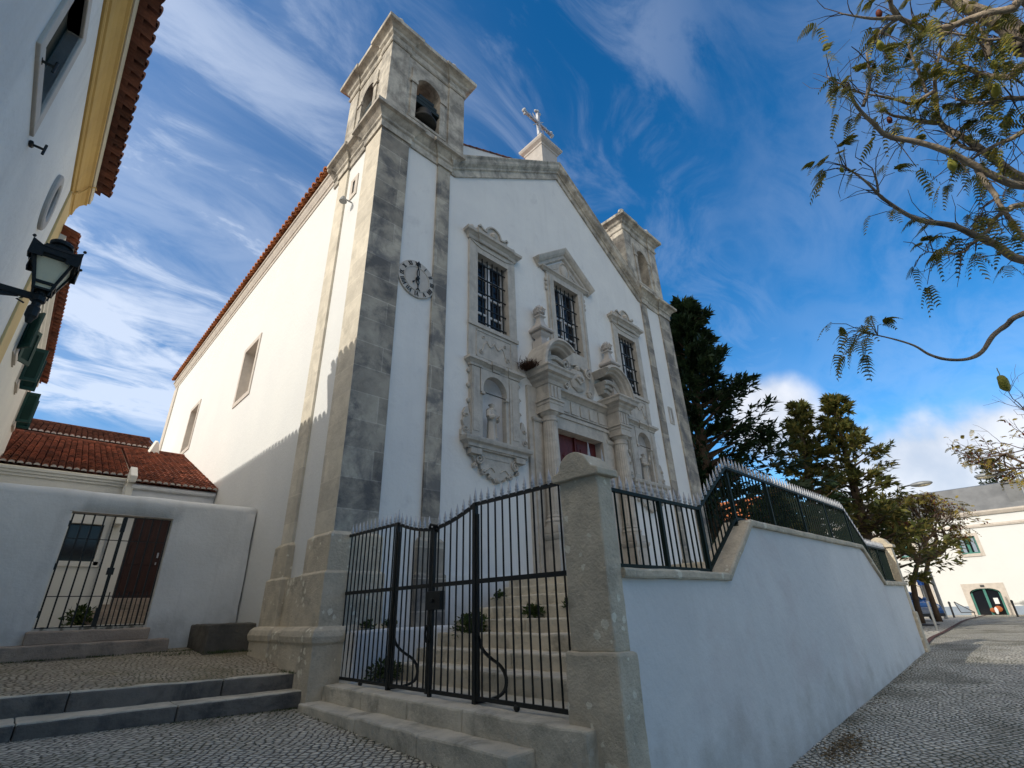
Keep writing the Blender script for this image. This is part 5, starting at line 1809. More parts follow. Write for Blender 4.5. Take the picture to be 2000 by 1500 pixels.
for i in range(6):
    x = -2.62 + i * 0.166
    MB().bar((x, yg, -0.08), (x, yg, 2.13), 0.028, 0.03).build('bar', IRN, CG)
for i in range(5):
    x = -2.54 + i * 0.166
    MB().bar((x, yg, -0.08), (x, yg, 0.58), 0.018, 0.02).build('bar', IRN, CG)
for (a, c) in ((-3.55, -2.64), (-2.62, -1.78)):
    for z in (-0.07, 0.50, 1.62, 2.12):
        MB().bar((a, yg, z), (c, yg, z), 0.016, 0.016).build('rail', IRN, CG)
for z in (0.12, 1.0, 1.85):
    MB().box(-3.60, -3.53, yg - 0.03, yg + 0.02, z, z + 0.12).build('hinge', IRN, CG)
b = MB()
b.box(-2.70, -2.58, yg - 0.03, yg + 0.03, 0.92, 1.06)
b.box(-2.68, -2.60, yg - 0.03, yg + 0.03, 1.80, 2.1)
b.box(-2.69, -2.61, yg - 0.03, yg + 0.03, -0.06, 0.28)
b.build('lock_box', IRN, CG)
t = thing('door_step', (-2.7, 4.62, -0.36), 'upper reddish stone doorstep under the barred courtyard gate', 'step', 'doorsteps of the courtyard gate')
MB().box(-3.66, -1.72, 4.52, 4.84, -0.36, -0.12).build('stone_block', M['brownstone'], t, rough=(0.014, 2.5, 0.18), bevel=0.03)
t = thing('door_step', (-2.7, 4.35, -0.58), 'lower and wider reddish stone doorstep, on the mossy cobbles', 'step', 'doorsteps of the courtyard gate')
MB().box(-3.98, -1.38, 4.22, 4.80, -0.75, -0.345).build('stone_block', M['brownstone'], t, rough=(0.016, 2.5, 0.18), bevel=0.03)
t = thing('stone_bench', (-0.45, 4.0, -0.8), 'dark damp stone block set in the corner by the church wall', 'stone block')
MB().box(-0.90, 0.05, 3.42, 4.82, -0.9, -0.10).build('block', M['darkstone'], t, rough=(0.025, 2.0, 0.22), bevel=0.03)

# ------------------------------------------------------------------ low house behind the courtyard
LH = thing('courtyard_house', (-2.5, 12.5, -0.1), 'low white house with dark red barrel tiles behind the courtyard wall', 'house')
b = MB()
b.wall(-5.5, 0.05, -0.3, 3.95, [(-3.35, -2.55, 1.6, 2.63), (-1.9, -0.95, 0.62, 2.92)], XZ(10.0), 0.25)
b.box(-5.5, 0.04, 10.2, 20.0, -0.3, 3.4)
b.wall(-2.36, 0.05, -0.3, 3.55, [(-1.9, -0.95, 0.62, 2.92)], XZ(9.85), 0.1)
b.build('wall', M['housecream'], LH)
b = MB()
for z, o in ((3.78, 0.05), (3.86, 0.09), (3.94, 0.13)):
    b.box(-5.5, -2.36, 10.0 - o, 10.02, z, z + 0.075)
b.build('cornice', M['housecream'], LH)
b = MB()
b.box(-2.4, 0.04, 9.45, 9.86, 3.35, 3.74)
b.tube([(-2.25, 9.40, 3.72), (0.03, 9.40, 3.72)], 0.085, 10)
b.build('gutter_moulding', M['whitepaint'], LH)
k_ = 0.39
up = Vector((0, 1, k_)).normalized()
nn = Vector((0, -k_, 1)).normalized()
z0 = 4.13
plug = MB()
b = MB()
Fr = frame((0, 10.0 - 0.12, z0 - 0.05), (1, 0, 0), up, nn)
tiles(b, Fr, -7.0, -2.30, 0.0, 7.25, 0.172, 0.31, 0.080, plugs=plug)
b.quad(Fr(-7, 0.05, -0.05), Fr(-2.3, 0.05, -0.05), Fr(-2.3, 7.3, -0.05), Fr(-7, 7.3, -0.05))
Fr2 = frame((0, 10.0 - 0.12 - 0.62, z0 - 0.05 - 0.62 * k_), (1, 0, 0), up, nn)
tiles(b, Fr2, -2.22, 0.05, 0.0, 7.9, 0.172, 0.31, 0.080, plugs=plug)
b.quad(Fr2(-2.22, 0.05, -0.05), Fr2(0.05, 0.05, -0.05), Fr2(0.05, 8, -0.05), Fr2(-2.22, 8, -0.05))
b.tube([Fr(-7, 7.25, 0.03), Fr(0.1, 7.25, 0.03)], 0.10, 8)
rf = b.build('roof', M['tile'], LH)
b = MB()
zu = z0 + 7.25 * up.z - 0.02
Fu = frame((0, 10.0 + 7.25 * up.y, zu + 0.16), (1, 0, 0), up, nn)
b.box(-7.0, -0.95, 10.0 + 7.25 * up.y, 10.0 + 7.25 * up.y + 6, zu - 0.6, zu + 0.12)
b.build('upper_wall', M['housecream'], LH)
b = MB()
tiles(b, Fu, -7.0, -1.0, -0.15, 3.6, 0.19, 0.36, 0.088, plugs=plug)
b.quad(Fu(-7, 0, -0.05), Fu(-1, 0, -0.05), Fu(-1, 3.6, -0.05), Fu(-7, 3.6, -0.05))
b.tube([Fu(-7, 3.6, 0.03), Fu(-1, 3.6, 0.03)], 0.10, 8)
b.build('upper_roof', M['tiledark'], LH)
plug.build('tile_mortar', M['mortar'], rf)
b = MB()
for (v0, v1) in ((-0.1, 0.62),):
    b.add([Fr2(-2.38, v0, 0.0), Fr2(-2.20, v0, 0.0), Fr2(-2.20, v1, 0.0), Fr2(-2.38, v1, 0.0), Fr2(-2.38, v0, 0.20), Fr2(-2.20, v0, 0.20), Fr2(-2.20, v1, 0.34), Fr2(-2.38, v1, 0.34)],
          [(0, 1, 5, 4), (1, 2, 6, 5), (2, 3, 7, 6), (3, 0, 4, 7), (4, 5, 6, 7)])
b.box(-2.38, -2.20, 9.35, 9.9, 2.6, 3.85)
b.build('parapet', M['housecream'], LH, bevel=0.02)
b = MB()
b.add([Fr(-1.35, 6.5, 0.0), Fr(-0.95, 6.5, 0.0), Fr(-0.95, 7.2, 0.0), Fr(-1.35, 7.2, 0.0), Fr(-1.2, 6.6, 0.55), Fr(-1.1, 6.6, 0.55), Fr(-1.1, 7.1, 0.55), Fr(-1.2, 7.1, 0.55)],
      [(0, 1, 5, 4), (1, 2, 6, 5), (2, 3, 7, 6), (3, 0, 4, 7), (4, 5, 6, 7)])
b.build('parapet', M['housecream'], LH, bevel=0.02)
b = MB()
F = XZ(10.0)
for (a, c, z0_, z1_) in ((-3.46, -3.35, 1.5, 2.75), (-2.55, -2.44, 1.5, 2.75), (-3.35, -2.55, 2.63, 2.75), (-3.5, -2.4, 1.46, 1.6)):
    b.fbox(F, a, c, z0_, z1_, -0.05, 0.05)
wn = b.build('window', M['housecream'], LH)
b = MB()
b.fbox(F, -3.35, -2.55, 1.6, 2.63, -0.2, -0.15)
b.build('pane', M['glass'], wn)
b = MB()
F = XZ(9.85)
b.fbox(F, -1.9, -0.95, 0.62, 2.92, -0.09, -0.04)
for z in (0.8, 1.55, 2.25):
    b.fbox(F, -1.78, -1.46, z, z + 0.58, -0.04, -0.015)
    b.fbox(F, -1.36, -1.05, z, z + 0.58, -0.04, -0.015)
d_ = b.build('door', M['brown'], LH)
b = MB()
b.fbox(F, -1.08, -1.04, 1.75, 1.9, -0.04, 0.01)
b.fbox(F, -1.08, -1.05, 1.55, 1.62, -0.04, 0.02)
b.build('handle', M['silver'], d_)
for i in range(4):
    b = MB()
    b.box(-2.65 + i * 0.25, 0.0, 8.45 + i * 0.36, 9.86, -0.06, 0.12 + i * 0.165)
    b.build('entrance_step', M['brownstone'], LH, bevel=0.015)
# higher church outbuilding behind
t = thing('sacristy', (0.5, 26.5, 0), 'small building with an orange tiled roof tucked behind the church end wall', 'house')
MB().box(-1.2, 6.0, 25.0, 31.0, -0.5, 8.3).build('wall', M['frame'], t)
b = MB()
Fs = frame((0, 24.75, 8.3), (1, 0, 0), Vector((0, 1, 0.45)).normalized(), Vector((0, -0.45, 1)).normalized())
tiles(b, Fs, -1.5, 6.0, 0.0, 3.0, 0.3, 0.4, 0.12)
b.quad(Fs(-1.5, 0, -.05), Fs(6, 0, -.05), Fs(6, 4, -.05), Fs(-1.5, 4, -.05))
b.build('roof', M['tileorange'], t)

# ------------------------------------------------------------------ near house on the left
XH = -5.28
H1 = thing('corner_house', (-8.5, -10, -2.5), 'tall white house with an ochre cornice and tiled eaves leaning over the left edge', 'house')
b = MB()
b.wall(-32, 2.07, -3.0, 7.45, [(-4.1, -3.13, 4.97, 6.33)], YZp(XH), 0.20)
b.add([(XH, 2.07, -3), (-12, 2.07, -3), (-12, 2.07, 7.8), (XH, 2.07, 7.8)], [(0, 1, 2, 3)])
b.add([(XH, -32, -3), (-12, -32, -3), (-12, -32, 7.8), (XH, -32, 7.8)], [(0, 1, 2, 3)])
b.build('wall', M['housewhite'], H1)
b = MB()
b.fbox(YZp(XH), 1.22, 2.08, -2.5, 7.3, -0.05, 0.035)
b.box(-6.2, XH + 0.035, 2.06, 2.105, -2.5, 7.3)
b.build('quoin', M['paleyellow'], H1)
b = MB()
prof = [(-0.1, 7.28), (0.03, 7.28), (0.045, 7.31), (0.045, 7.36), (0.07, 7.38), (0.075, 7.44), (0.085, 7.56), (0.115, 7.68), (0.165, 7.78), (0.20, 7.81), (0.205, 7.88), (-0.1, 7.9)]
# outward is +X here: path runs +Y so right = +X
b.sweep([(XH, -32), (XH, 2.07), (XH - 4, 2.07)], [(a, z) for a, z in prof], XY(0))
b.build('cornice', M['yellow'], H1)
b = MB()
b.sweep([(XH, -32), (XH, 2.07), (XH - 4, 2.07)], [(-0.1, 7.885), (0.225, 7.885), (0.24, 7.91), (0.24, 8.0), (0.25, 8.03), (-0.1, 8.05)], XY(0))
b.build('fillet', M['cream'], H1)
b = MB()
kk = 0.36
up = Vector((-1, 0, kk)).normalized()
nn = Vector((kk, 0, 1)).normalized()
Fe = frame((XH + 0.46, 0, 8.10), (0, 1, 0), up, nn)
tiles(b, Fe, -14.0, 2.22, 0.0, 1.3, 0.262, 0.42, 0.105, n=6)
tiles(b, Fe, -31.9, -14.0, 0.0, 0.4, 0.262, 0.42, 0.105, n=4)
b.quad(Fe(-32, 0.12, -0.03), Fe(2.2, 0.12, -0.03), Fe(2.2, 7.2, -0.03), Fe(-32, 7.2, -0.03))
b.build('roof', M['tiledark'], H1)


def box_frame(F, a, c, z0, z1, wd, w0, w1, sill=0.0):
    b_ = MB()
    b_.fbox(F, a - wd, a, z0 - wd, z1 + wd, w0, w1)
    b_.fbox(F, c, c + wd, z0 - wd, z1 + wd, w0, w1)
    b_.fbox(F, a, c, z1, z1 + wd, w0, w1)
    b_.fbox(F, a, c, z0 - wd, z0, w0, w1 + sill)
    return b_


F = YZp(XH)
wn = box_frame(F, -4.1, -3.13, 4.97, 6.33, 0.17, -0.2, 0.035).build('window', M['frame'], H1, bevel=0.012)
b = MB()
b.fbox(F, -4.1, -3.13, 4.97, 6.33, -0.2, -0.15)
for yy in (-4.08, -3.62, -3.15):
    b.fbox(F, yy - 0.03, yy + 0.03, 4.97, 6.33, -0.15, -0.11)
for i in range(22):
    z = 5.0 + i * 0.06
    b.add([F(-4.05, z, -0.145), F(-3.65, z, -0.145), F(-3.65, z + 0.04, -0.115), F(-4.05, z + 0.04, -0.115)], [(0, 1, 2, 3)])
    b.add([F(-3.59, z, -0.145), F(-3.18, z, -0.145), F(-3.18, z + 0.04, -0.115), F(-3.59, z + 0.04, -0.115)], [(0, 1, 2, 3)])
b.build('shutter', M['shutterdark'], wn)
for yy, zz in ((-4.02, 4.86), (-2.84, 4.80)):
    b = MB()
    b.tube([F(yy, zz, 0.0), F(yy, zz, 0.13)], 0.014, 6)
    b.tube([F(yy, zz - 0.07, 0.13), F(yy, zz + 0.07, 0.13)], 0.014, 6)
    b.tube([F(yy - 0.04, zz, 0.02), F(yy + 0.04, zz, 0.02)], 0.022, 6)
    b.build('shutter_catch', M['iron'], wn)
# oval window
b = MB()
ce = (-0.2, 5.93)
b.sweep([(ce[0] + 0.30 * math.cos(2 * PI * i / 32), ce[1] + 0.40 * math.sin(2 * PI * i / 32)) for i in range(32)], [(-0.085, -0.02), (0.085, -0.02), (0.085, 0.04), (0.06, 0.055), (-0.06, 0.055), (-0.085, 0.03)], F, closed=True)
ov = b.build('oval_window', M['ring'], H1)
b = MB()
b.prism([(ce[0] + 0.24 * math.cos(2 * PI * i / 24), ce[1] + 0.34 * math.sin(2 * PI * i / 24)) for i in range(24)], F, 0.002, 0.006)
b.build('pane', M['rubber'], ov)
b = MB()
pts = [F(1.25, 7.25, 0.055), F(1.32, 7.33, 0.075), F(1.34, 7.4, 0.09), F(1.45, 7.46, 0.10), F(1.55, 7.6, 0.13), F(1.58, 7.75, 0.18), F(1.62, 7.83, 0.23), F(1.75, 7.95, 0.26), F(1.9, 8.0, 0.27)]
b.tube(pts, 0.011, 6)
b.build('cable', M['yellow'], H1)
# ------------------------------------------------------------------ second house
H2 = thing('shuttered_house', (-8, 6.6, -2.5), 'cream house with green louvred shutters between the ochre corner and the courtyard roof', 'house')
b = MB()
WN2 = [(3.35, 3.95, 4.85, 5.62), (6.0, 6.66, 5.16, 6.0), (9.75, 10.4, 5.22, 6.12)]
b.wall(2.09, 11.0, -3.0, 6.72, WN2, YZp(XH), 0.2)
b.add([(XH, 11.0, -3), (-12, 11.0, -3), (-12, 11.0, 6.9), (XH, 11.0, 6.9)], [(0, 1, 2, 3)])
b.build('wall', M['housecream'], H2)
b = MB()
b.sweep([(XH, 2.11), (XH, 11.0), (XH - 4, 11.0)], [(-0.1, 6.5), (0.03, 6.5), (0.03, 6.6), (0.07, 6.64), (0.07, 6.72), (0.13, 6.78), (0.13, 6.86), (-0.1, 6.9)], XY(0))
b.build('cornice', M['housecream'], H2)
b = MB()
Fe2 = frame((XH + 0.27, 0, 6.92), (0, 1, 0), up, nn)
tiles(b, Fe2, 2.11, 11.2, 0.0, 1.2, 0.225, 0.40, 0.09)
b.quad(Fe2(2.1, 0.1, -0.03), Fe2(11.2, 0.1, -0.03), Fe2(11.2, 7.0, -0.03), Fe2(2.1, 7.0, -0.03))
b.build('roof', M['tile'], H2)
for wi, (a, c, z0_, z1_) in enumerate(WN2):
    wn = box_frame(F, a, c, z0_, z1_, 0.13, -0.2, 0.025, 0.03).build('window', M['frame'], H2)
    b = MB()
    b.fbox(F, a, c, z0_, z1_, -0.2, -0.16)
    b.build('pane', M['glass'], wn)
    for sg, yj in ((-1, a), (1, c)):
        hw_ = (c - a) / 2
        ang = R(88) if wi else R(38)
        # leaf hinged on the jamb, opened away from the wall
        dv = Vector((math.sin(ang), -math.cos(ang) * -sg * -1 if False else sg * math.cos(ang), 0))
        wv_ = Vector((dv.y, -dv.x, 0))
        O = Vector((XH + 0.03, yj, z0_))
        Ff = frame(O, dv, (0, 0, 1), wv_)
        hgt_ = z1_ - z0_
        wl = 0.30
        b = MB()
        for (p0, p1, q0, q1) in ((0, 0.055, 0, hgt_), (wl - 0.055, wl, 0, hgt_), (0.055, wl - 0.055, 0, 0.08), (0.055, wl - 0.055, hgt_ - 0.08, hgt_)):
            b.fbox(Ff, p0, p1, q0, q1, -0.02, 0.02)
        ns = int((hgt_ - 0.16) / 0.055)
        for i in range(ns):
            z = 0.08 + (hgt_ - 0.16) * i / ns
            b.add([Ff(0.055, z, -0.016), Ff(wl - 0.055, z, -0.016), Ff(wl - 0.055, z + 0.05, 0.014), Ff(0.055, z + 0.05, 0.014)], [(0, 1, 2, 3)])
        b.build('shutter', M['shutter'], wn)

# ------------------------------------------------------------------ street lantern
LX, LY, LZ = -4.60, -3.93, 2.62
t = thing('wall_lantern', (XH, LY, 2.3), 'black four sided street lantern with frosted panes on a wall bracket at the left', 'lantern')
b = MB()
b.bar((XH + 0.0, LY, LZ - 0.12), (LX - 0.03, LY, LZ - 0.12), 0.035, 0.05)
b.bar((XH + 0.0, LY, LZ - 0.30), (LX - 0.12, LY, LZ - 0.14), 0.022, 0.03)
b.box(XH, XH + 0.02, LY - 0.05, LY + 0.05, LZ - 0.42, LZ - 0.02)
b.tube([(LX - 0.09, LY, LZ - 0.15), (LX - 0.12, LY, LZ - 0.18), (LX - 0.07, LY, LZ - 0.2)], 0.008, 5)
b.build('bracket', M['iron'], t)
b = MB()
b.lathe((LX, LY, LZ - 0.42), [(0.02, 0.06), (0.03, 0.10), (0.042, 0.12), (0.042, 0.20), (0.03, 0.22), (0.03, 0.25), (0.05, 0.265), (0.05, 0.31), (0.032, 0.33), (0.035, 0.38)], 12)
b.build('socket', M['iron'], t)
hb, ht, hz = 0.066, 0.128, 0.235      # half widths bottom and top, glass height
b = MB()
cb = [(-hb, -hb), (hb, -hb), (hb, hb), (-hb, hb)]
ct = [(-ht, -ht), (ht, -ht), (ht, ht), (-ht, ht)]
for i in range(4):
    b.bar((LX + cb[i][0], LY + cb[i][1], LZ), (LX + ct[i][0], LY + ct[i][1], LZ + hz), 0.022)
    j = (i + 1) % 4
    b.bar((LX + cb[i][0], LY + cb[i][1], LZ), (LX + cb[j][0], LY + cb[j][1], LZ), 0.022)
    b.bar((LX + cb[i][0] * .85, LY + cb[i][1] * .85, LZ - 0.055), (LX + cb[j][0] * .85, LY + cb[j][1] * .85, LZ - 0.055), 0.018)
    b.bar((LX + cb[i][0], LY + cb[i][1], LZ), (LX + cb[i][0] * .85, LY + cb[i][1] * .85, LZ - 0.06), 0.022)
    b.tube([(LX + cb[i][0] * .8, LY + cb[i][1] * .8, LZ - 0.05), (LX + cb[i][0] * .75, LY + cb[i][1] * .75, LZ - 0.10), (LX + cb[i][0] * .4, LY + cb[i][1] * .4, LZ - 0.11), (LX, LY, LZ - 0.07)], 0.007, 5)
b.build('lantern_frame', M['iron'], t)
b = MB()
for i in range(4):
    j = (i + 1) % 4
    k2 = 0.94
    b.quad((LX + cb[i][0] * k2, LY + cb[i][1] * k2, LZ), (LX + cb[j][0] * k2, LY + cb[j][1] * k2, LZ), (LX + ct[j][0] * k2, LY + ct[j][1] * k2, LZ + hz), (LX + ct[i][0] * k2, LY + ct[i][1] * k2, LZ + hz))
    b.quad((LX + cb[i][0] * .82, LY + cb[i][1] * .82, LZ - 0.055), (LX + cb[j][0] * .82, LY + cb[j][1] * .82, LZ - 0.055), (LX + cb[j][0] * .9, LY + cb[j][1] * .9, LZ), (LX + cb[i][0] * .9, LY + cb[i][1] * .9, LZ))
b.build('lantern_glass', M['lampglass'], t)
b = MB()
hr = 0.165
b.lathe((LX, LY, LZ + hz - 0.01), [(ht + 0.015, -0.01), (ht + 0.022, 0.015), (ht - 0.004, 0.045), (0.096, 0.12), (0.09, 0.125), (0.09, 0.14), (0.08, 0.145)], 4)
b.lathe((LX, LY, LZ + hz - 0.01), [(0.06, 0.14), (0.06, 0.185), (0.082, 0.19), (0.086, 0.215), (0.075, 0.23), (0.04, 0.24), (0.01, 0.245)], 14)
cr = [(-hr, -hr), (hr, -hr), (hr, hr), (-hr, hr)]
# upturned corner flaps of the crown
for i in range(4):
    j = (i + 1) % 4
    a, c = Vector((*cr[i], 0)), Vector((*cr[j], 0))
    O = Vector((LX, LY, LZ + hz - 0.05))
    for p, q in ((a, a.lerp(c, 0.27)), (c, c.lerp(a, 0.27))):
        b.add([O + p, O + q, O + q * 0.97 + Vector((0, 0, 0.10)), O + p + Vector((0, 0, 0.15)), O + p * 0.94, O + q * 0.94, O + q * 0.91 + Vector((0, 0, 0.10)), O + p * 0.94 + Vector((0, 0, 0.15))],
              [(0, 1, 2, 3), (4, 5, 6, 7), (0, 1, 5, 4), (2, 3, 7, 6), (1, 2, 6, 5)])
    b.add([O + a.lerp(c, 0.27) + Vector((0, 0, 0.045)), O + a.lerp(c, 0.73) + Vector((0, 0, 0.045)), O + a.lerp(c, 0.73) * 0.97 + Vector((0, 0, 0.10)), O + a.lerp(c, 0.27) * 0.97 + Vector((0, 0, 0.10))], [(0, 1, 2, 3)])
    b.add([O + a * 1.0 + Vector((0, 0, 0.10)), O + c * 1.0 + Vector((0, 0, 0.10)), O + c * 0.72 + Vector((0, 0, 0.085)), O + a * 0.72 + Vector((0, 0, 0.085))], [(0, 1, 2, 3)])
    b.ball(O + a * 1.0 + Vector((0, 0, 0.165)), 0.014, 6)
b.build('lantern_roof', M['iron'], t)

# ------------------------------------------------------------------ far street
FX = 61.0
FB = thing('far_townhouse', (FX + 4, -6, -1.9), 'long white house with a grey slate mansard roof closing the far end of the street', 'house')
Ff = YZ(FX)
holes = [(-5.2, -2.7, -2.4, 0.35), (-4.80, -3.45, 3.4, 4.95), (0.1, 1.3, 3.5, 5.0), (0.0, 0.7, -2.4, 1.1), (-11.6, -10.3, 3.4, 4.95), (4.2, 5.4, 3.4, 4.95)]
b = MB()
b.wall(-24, 9.5, -3.5, 6.9, holes, Ff, 0.35)
b.add([(FX, 9.5, -3), (FX + 12, 9.5, -3), (FX + 12, 9.5, 7), (FX, 9.5, 7)], [(0, 1, 2, 3)])
b.build('wall', M['white'], FB)
b = MB()
b.fbox(Ff, -24, -5.46, -3.0, -1.15, 0.004, 0.04)
b.fbox(Ff, -2.44, -0.4, -3.0, -1.1, 0.004, 0.04)
b.fbox(Ff, 1.1, 9.5, -3.0, -1.1, 0.004, 0.04)
b.build('dado', M['dado'], FB)
b = MB()
b.sweep([(FX, 9.5), (FX, -24)], [(-0.1, 5.65), (0.10, 5.65), (0.14, 5.8), (0.10, 5.95), (-0.1, 5.95)], XY(0))
b.sweep([(FX, 9.5), (FX, -24)], [(-0.1, 6.7), (0.15, 6.7), (0.3, 6.95), (0.3, 7.1), (-0.1, 7.1)], XY(0))
b.build('cornice', M['frame'], FB)
b = MB()
b.add([(FX - 0.2, -24, 7.1), (FX - 0.2, 9.6, 7.1), (FX + 1.6, 9.0, 9.6), (FX + 1.6, -24, 9.6), (FX + 6, 9.0, 10.3), (FX + 6, -24, 10.3), (FX + 12, 9.6, 7.1)],
      [(0, 1, 2, 3), (3, 2, 4, 5), (1, 6, 4, 2)])
rf = b.build('roof', M['slate'], FB)
for yc in (-9.0, -2.0):
    b = MB()
    b.box(FX + 0.15, FX + 1.9, yc - 0.75, yc + 0.75, 7.3, 9.3)
    b.box(FX - 0.05, FX + 2.0, yc - 0.9, yc + 0.9, 9.3, 9.45)
    dm = b.build('dormer', M['slate'], rf)
    b = MB()
    b.box(FX + 0.09, FX + 0.15, yc - 0.55, yc + 0.55, 7.55, 9.1)
    b.build('dormer_window', M['greenframe'], dm) if False else None
for (a, c, z0, z1), kind in zip(holes, ('d', 'w', 'w', 'd2', 'w', 'w')):
    if kind == 'w':
        fr = box_frame(Ff, a, c, z0, z1, 0.26, -0.3, 0.04, 0.06).build('window', M['frame'], FB)
        b = MB()
        cm = (a + c) / 2
        for (p, q) in ((a, a + 0.12), (c - 0.12, c), (cm - 0.1, cm + 0.1)):
            b.fbox(Ff, p, q, z0, z1, -0.24, -0.15)
        for zz in (z0, z1 - 0.12):
            b.fbox(Ff, a, c, zz, zz + 0.12, -0.25, -0.16)
        b.build('window_frame', M['greenframe'], fr)
        b = MB()
        b.fbox(Ff, a, c, z0, z1, -0.35, -0.28)
        b.build('pane', M['glass'], fr)
        b = MB()
        b.fbox(Ff, a + 0.16, a + 0.42, z0 + 0.1, z1 - 0.1, -0.27, -0.26)
        b.fbox(Ff, c - 0.42, c - 0.16, z0 + 0.1, z1 - 0.1, -0.27, -0.26)
        b.build('curtain', M['dado'], fr)
# arched shop door
b = MB()
b.arch(-5.45, -2.45, -2.4, 0.80, -5.02, -2.88, -2.4, -0.02, Ff, -0.3, 0.06, 14, rise=0.42)
dr = b.build('shop_door', M['frame'], FB)
b = MB()
b.fbox(Ff, -5.1, -2.8, -2.4, 0.43, -0.33, -0.28)
b.build('pane', M['glass'], dr)
b = MB()
for (p, q) in ((-5.02, -4.86), (-3.04, -2.88), (-4.04, -3.86)):
    b.fbox(Ff, p, q, -2.4, 0.3, -0.26, -0.12)
b.fbox(Ff, -4.9, -3.0, -2.4, -1.75, -0.27, -0.16) if False else None
b.sweep([(-3.95 + 1.07 * math.cos(PI - PI * i / 12), -0.02 + 0.42 * math.sin(PI * i / 12)) for i in range(13)], [(-0.02, -0.26), (0.10, -0.26), (0.10, -0.12), (-0.02, -0.12)], Ff)
b.build('door_frame', M['greenframe'], dr)
b = MB()
b.fbox(Ff, -4.66, -4.34, -0.95, -0.45, -0.27, -0.255)
b.build('notice', M['paper'], dr)
b = MB()
b.fbox(Ff, -4.1, -3.8, 0.48, 0.66, 0.061, 0.09)
b.build('number_plate', M['darkgrey'], dr)
t = thing('goods_display', (60.9, -4.4, -1.8), 'orange goods on display behind the glass at the foot of the arched door', 'goods')
b = MB()
b.ball((60.85, -4.45, -1.35), 0.30, 10, (0.4, 1, 0.85))
b.ball((60.85, -4.05, -1.45), 0.22, 10, (0.4, 1, 0.9))
b.build('basket', M['basket'], t)
b = MB()
b.ball((60.7, -4.28, -1.5), 0.16, 8, (0.5, 0.8, 1.9))
b.build('white_bag', M['paper'], t)
# second door with teal leaves
b = box_frame(Ff, 0.0, 0.7, -2.4, 1.1, 0.28, -0.3, 0.06)
d2 = b.build('side_door', M['frame'], FB)
b = MB()
b.fbox(Ff, 0.0, 0.7, -2.4, 1.1, -0.3, -0.25)
b.build('door_leaf', M['darkgrey'], d2)

# far parish house behind the churchyard
t = thing('orange_roofed_house', (37, 11, -1.5), 'white house with an orange tiled roof half hidden behind the dark conifer', 'house')
b = MB()
b.box(31, 44, 4.6, 18, -2, 4.4)
b.build('wall', M['white'], t)
b = MB()
Fo = YZ(30.4)
b.add([(30.4, 4.0, 4.2), (30.4, 18.5, 4.2), (37.5, 18.5, 7.6), (37.5, 4.0, 7.6), (44.6, 4.0, 4.2), (44.6, 18.5, 4.2)], [(0, 1, 2, 3), (3, 2, 5, 4)])
b.add([(30.6, 4.55, 4.3), (37.5, 4.55, 7.5), (44.4, 4.55, 4.3)], [(0, 1, 2)])
b.build('roof', M['orange'], t)
t = thing('garden_wall', (27, 3, -1.5), 'low white garden wall behind the conifers, seen between the railing bars', 'wall')
MB().box(26.5, 27.0, -1.6, 20, -2, 1.6).build('wall', M['white'], t)
t = thing('garden_terrace_house', (48, 0.8, -1.6), 'plain white house front between the conifers and the street', 'house')
MB().box(46, 58, 4.4, 14, -2, 4.6).build('wall', M['white'], t)
MB().add([(45.8, 4.2, 4.6), (45.8, 14.2, 4.6), (58.2, 14.2, 4.6), (58.2, 4.2, 4.6), (49, 7, 6.8), (49, 12, 6.8), (55, 12, 6.8), (55, 7, 6.8)],
         [(0, 1, 5, 4), (1, 2, 6, 5), (2, 3, 7, 6), (3, 0, 4, 7), (4, 5, 6, 7)]).build('roof', M['slate'], t)

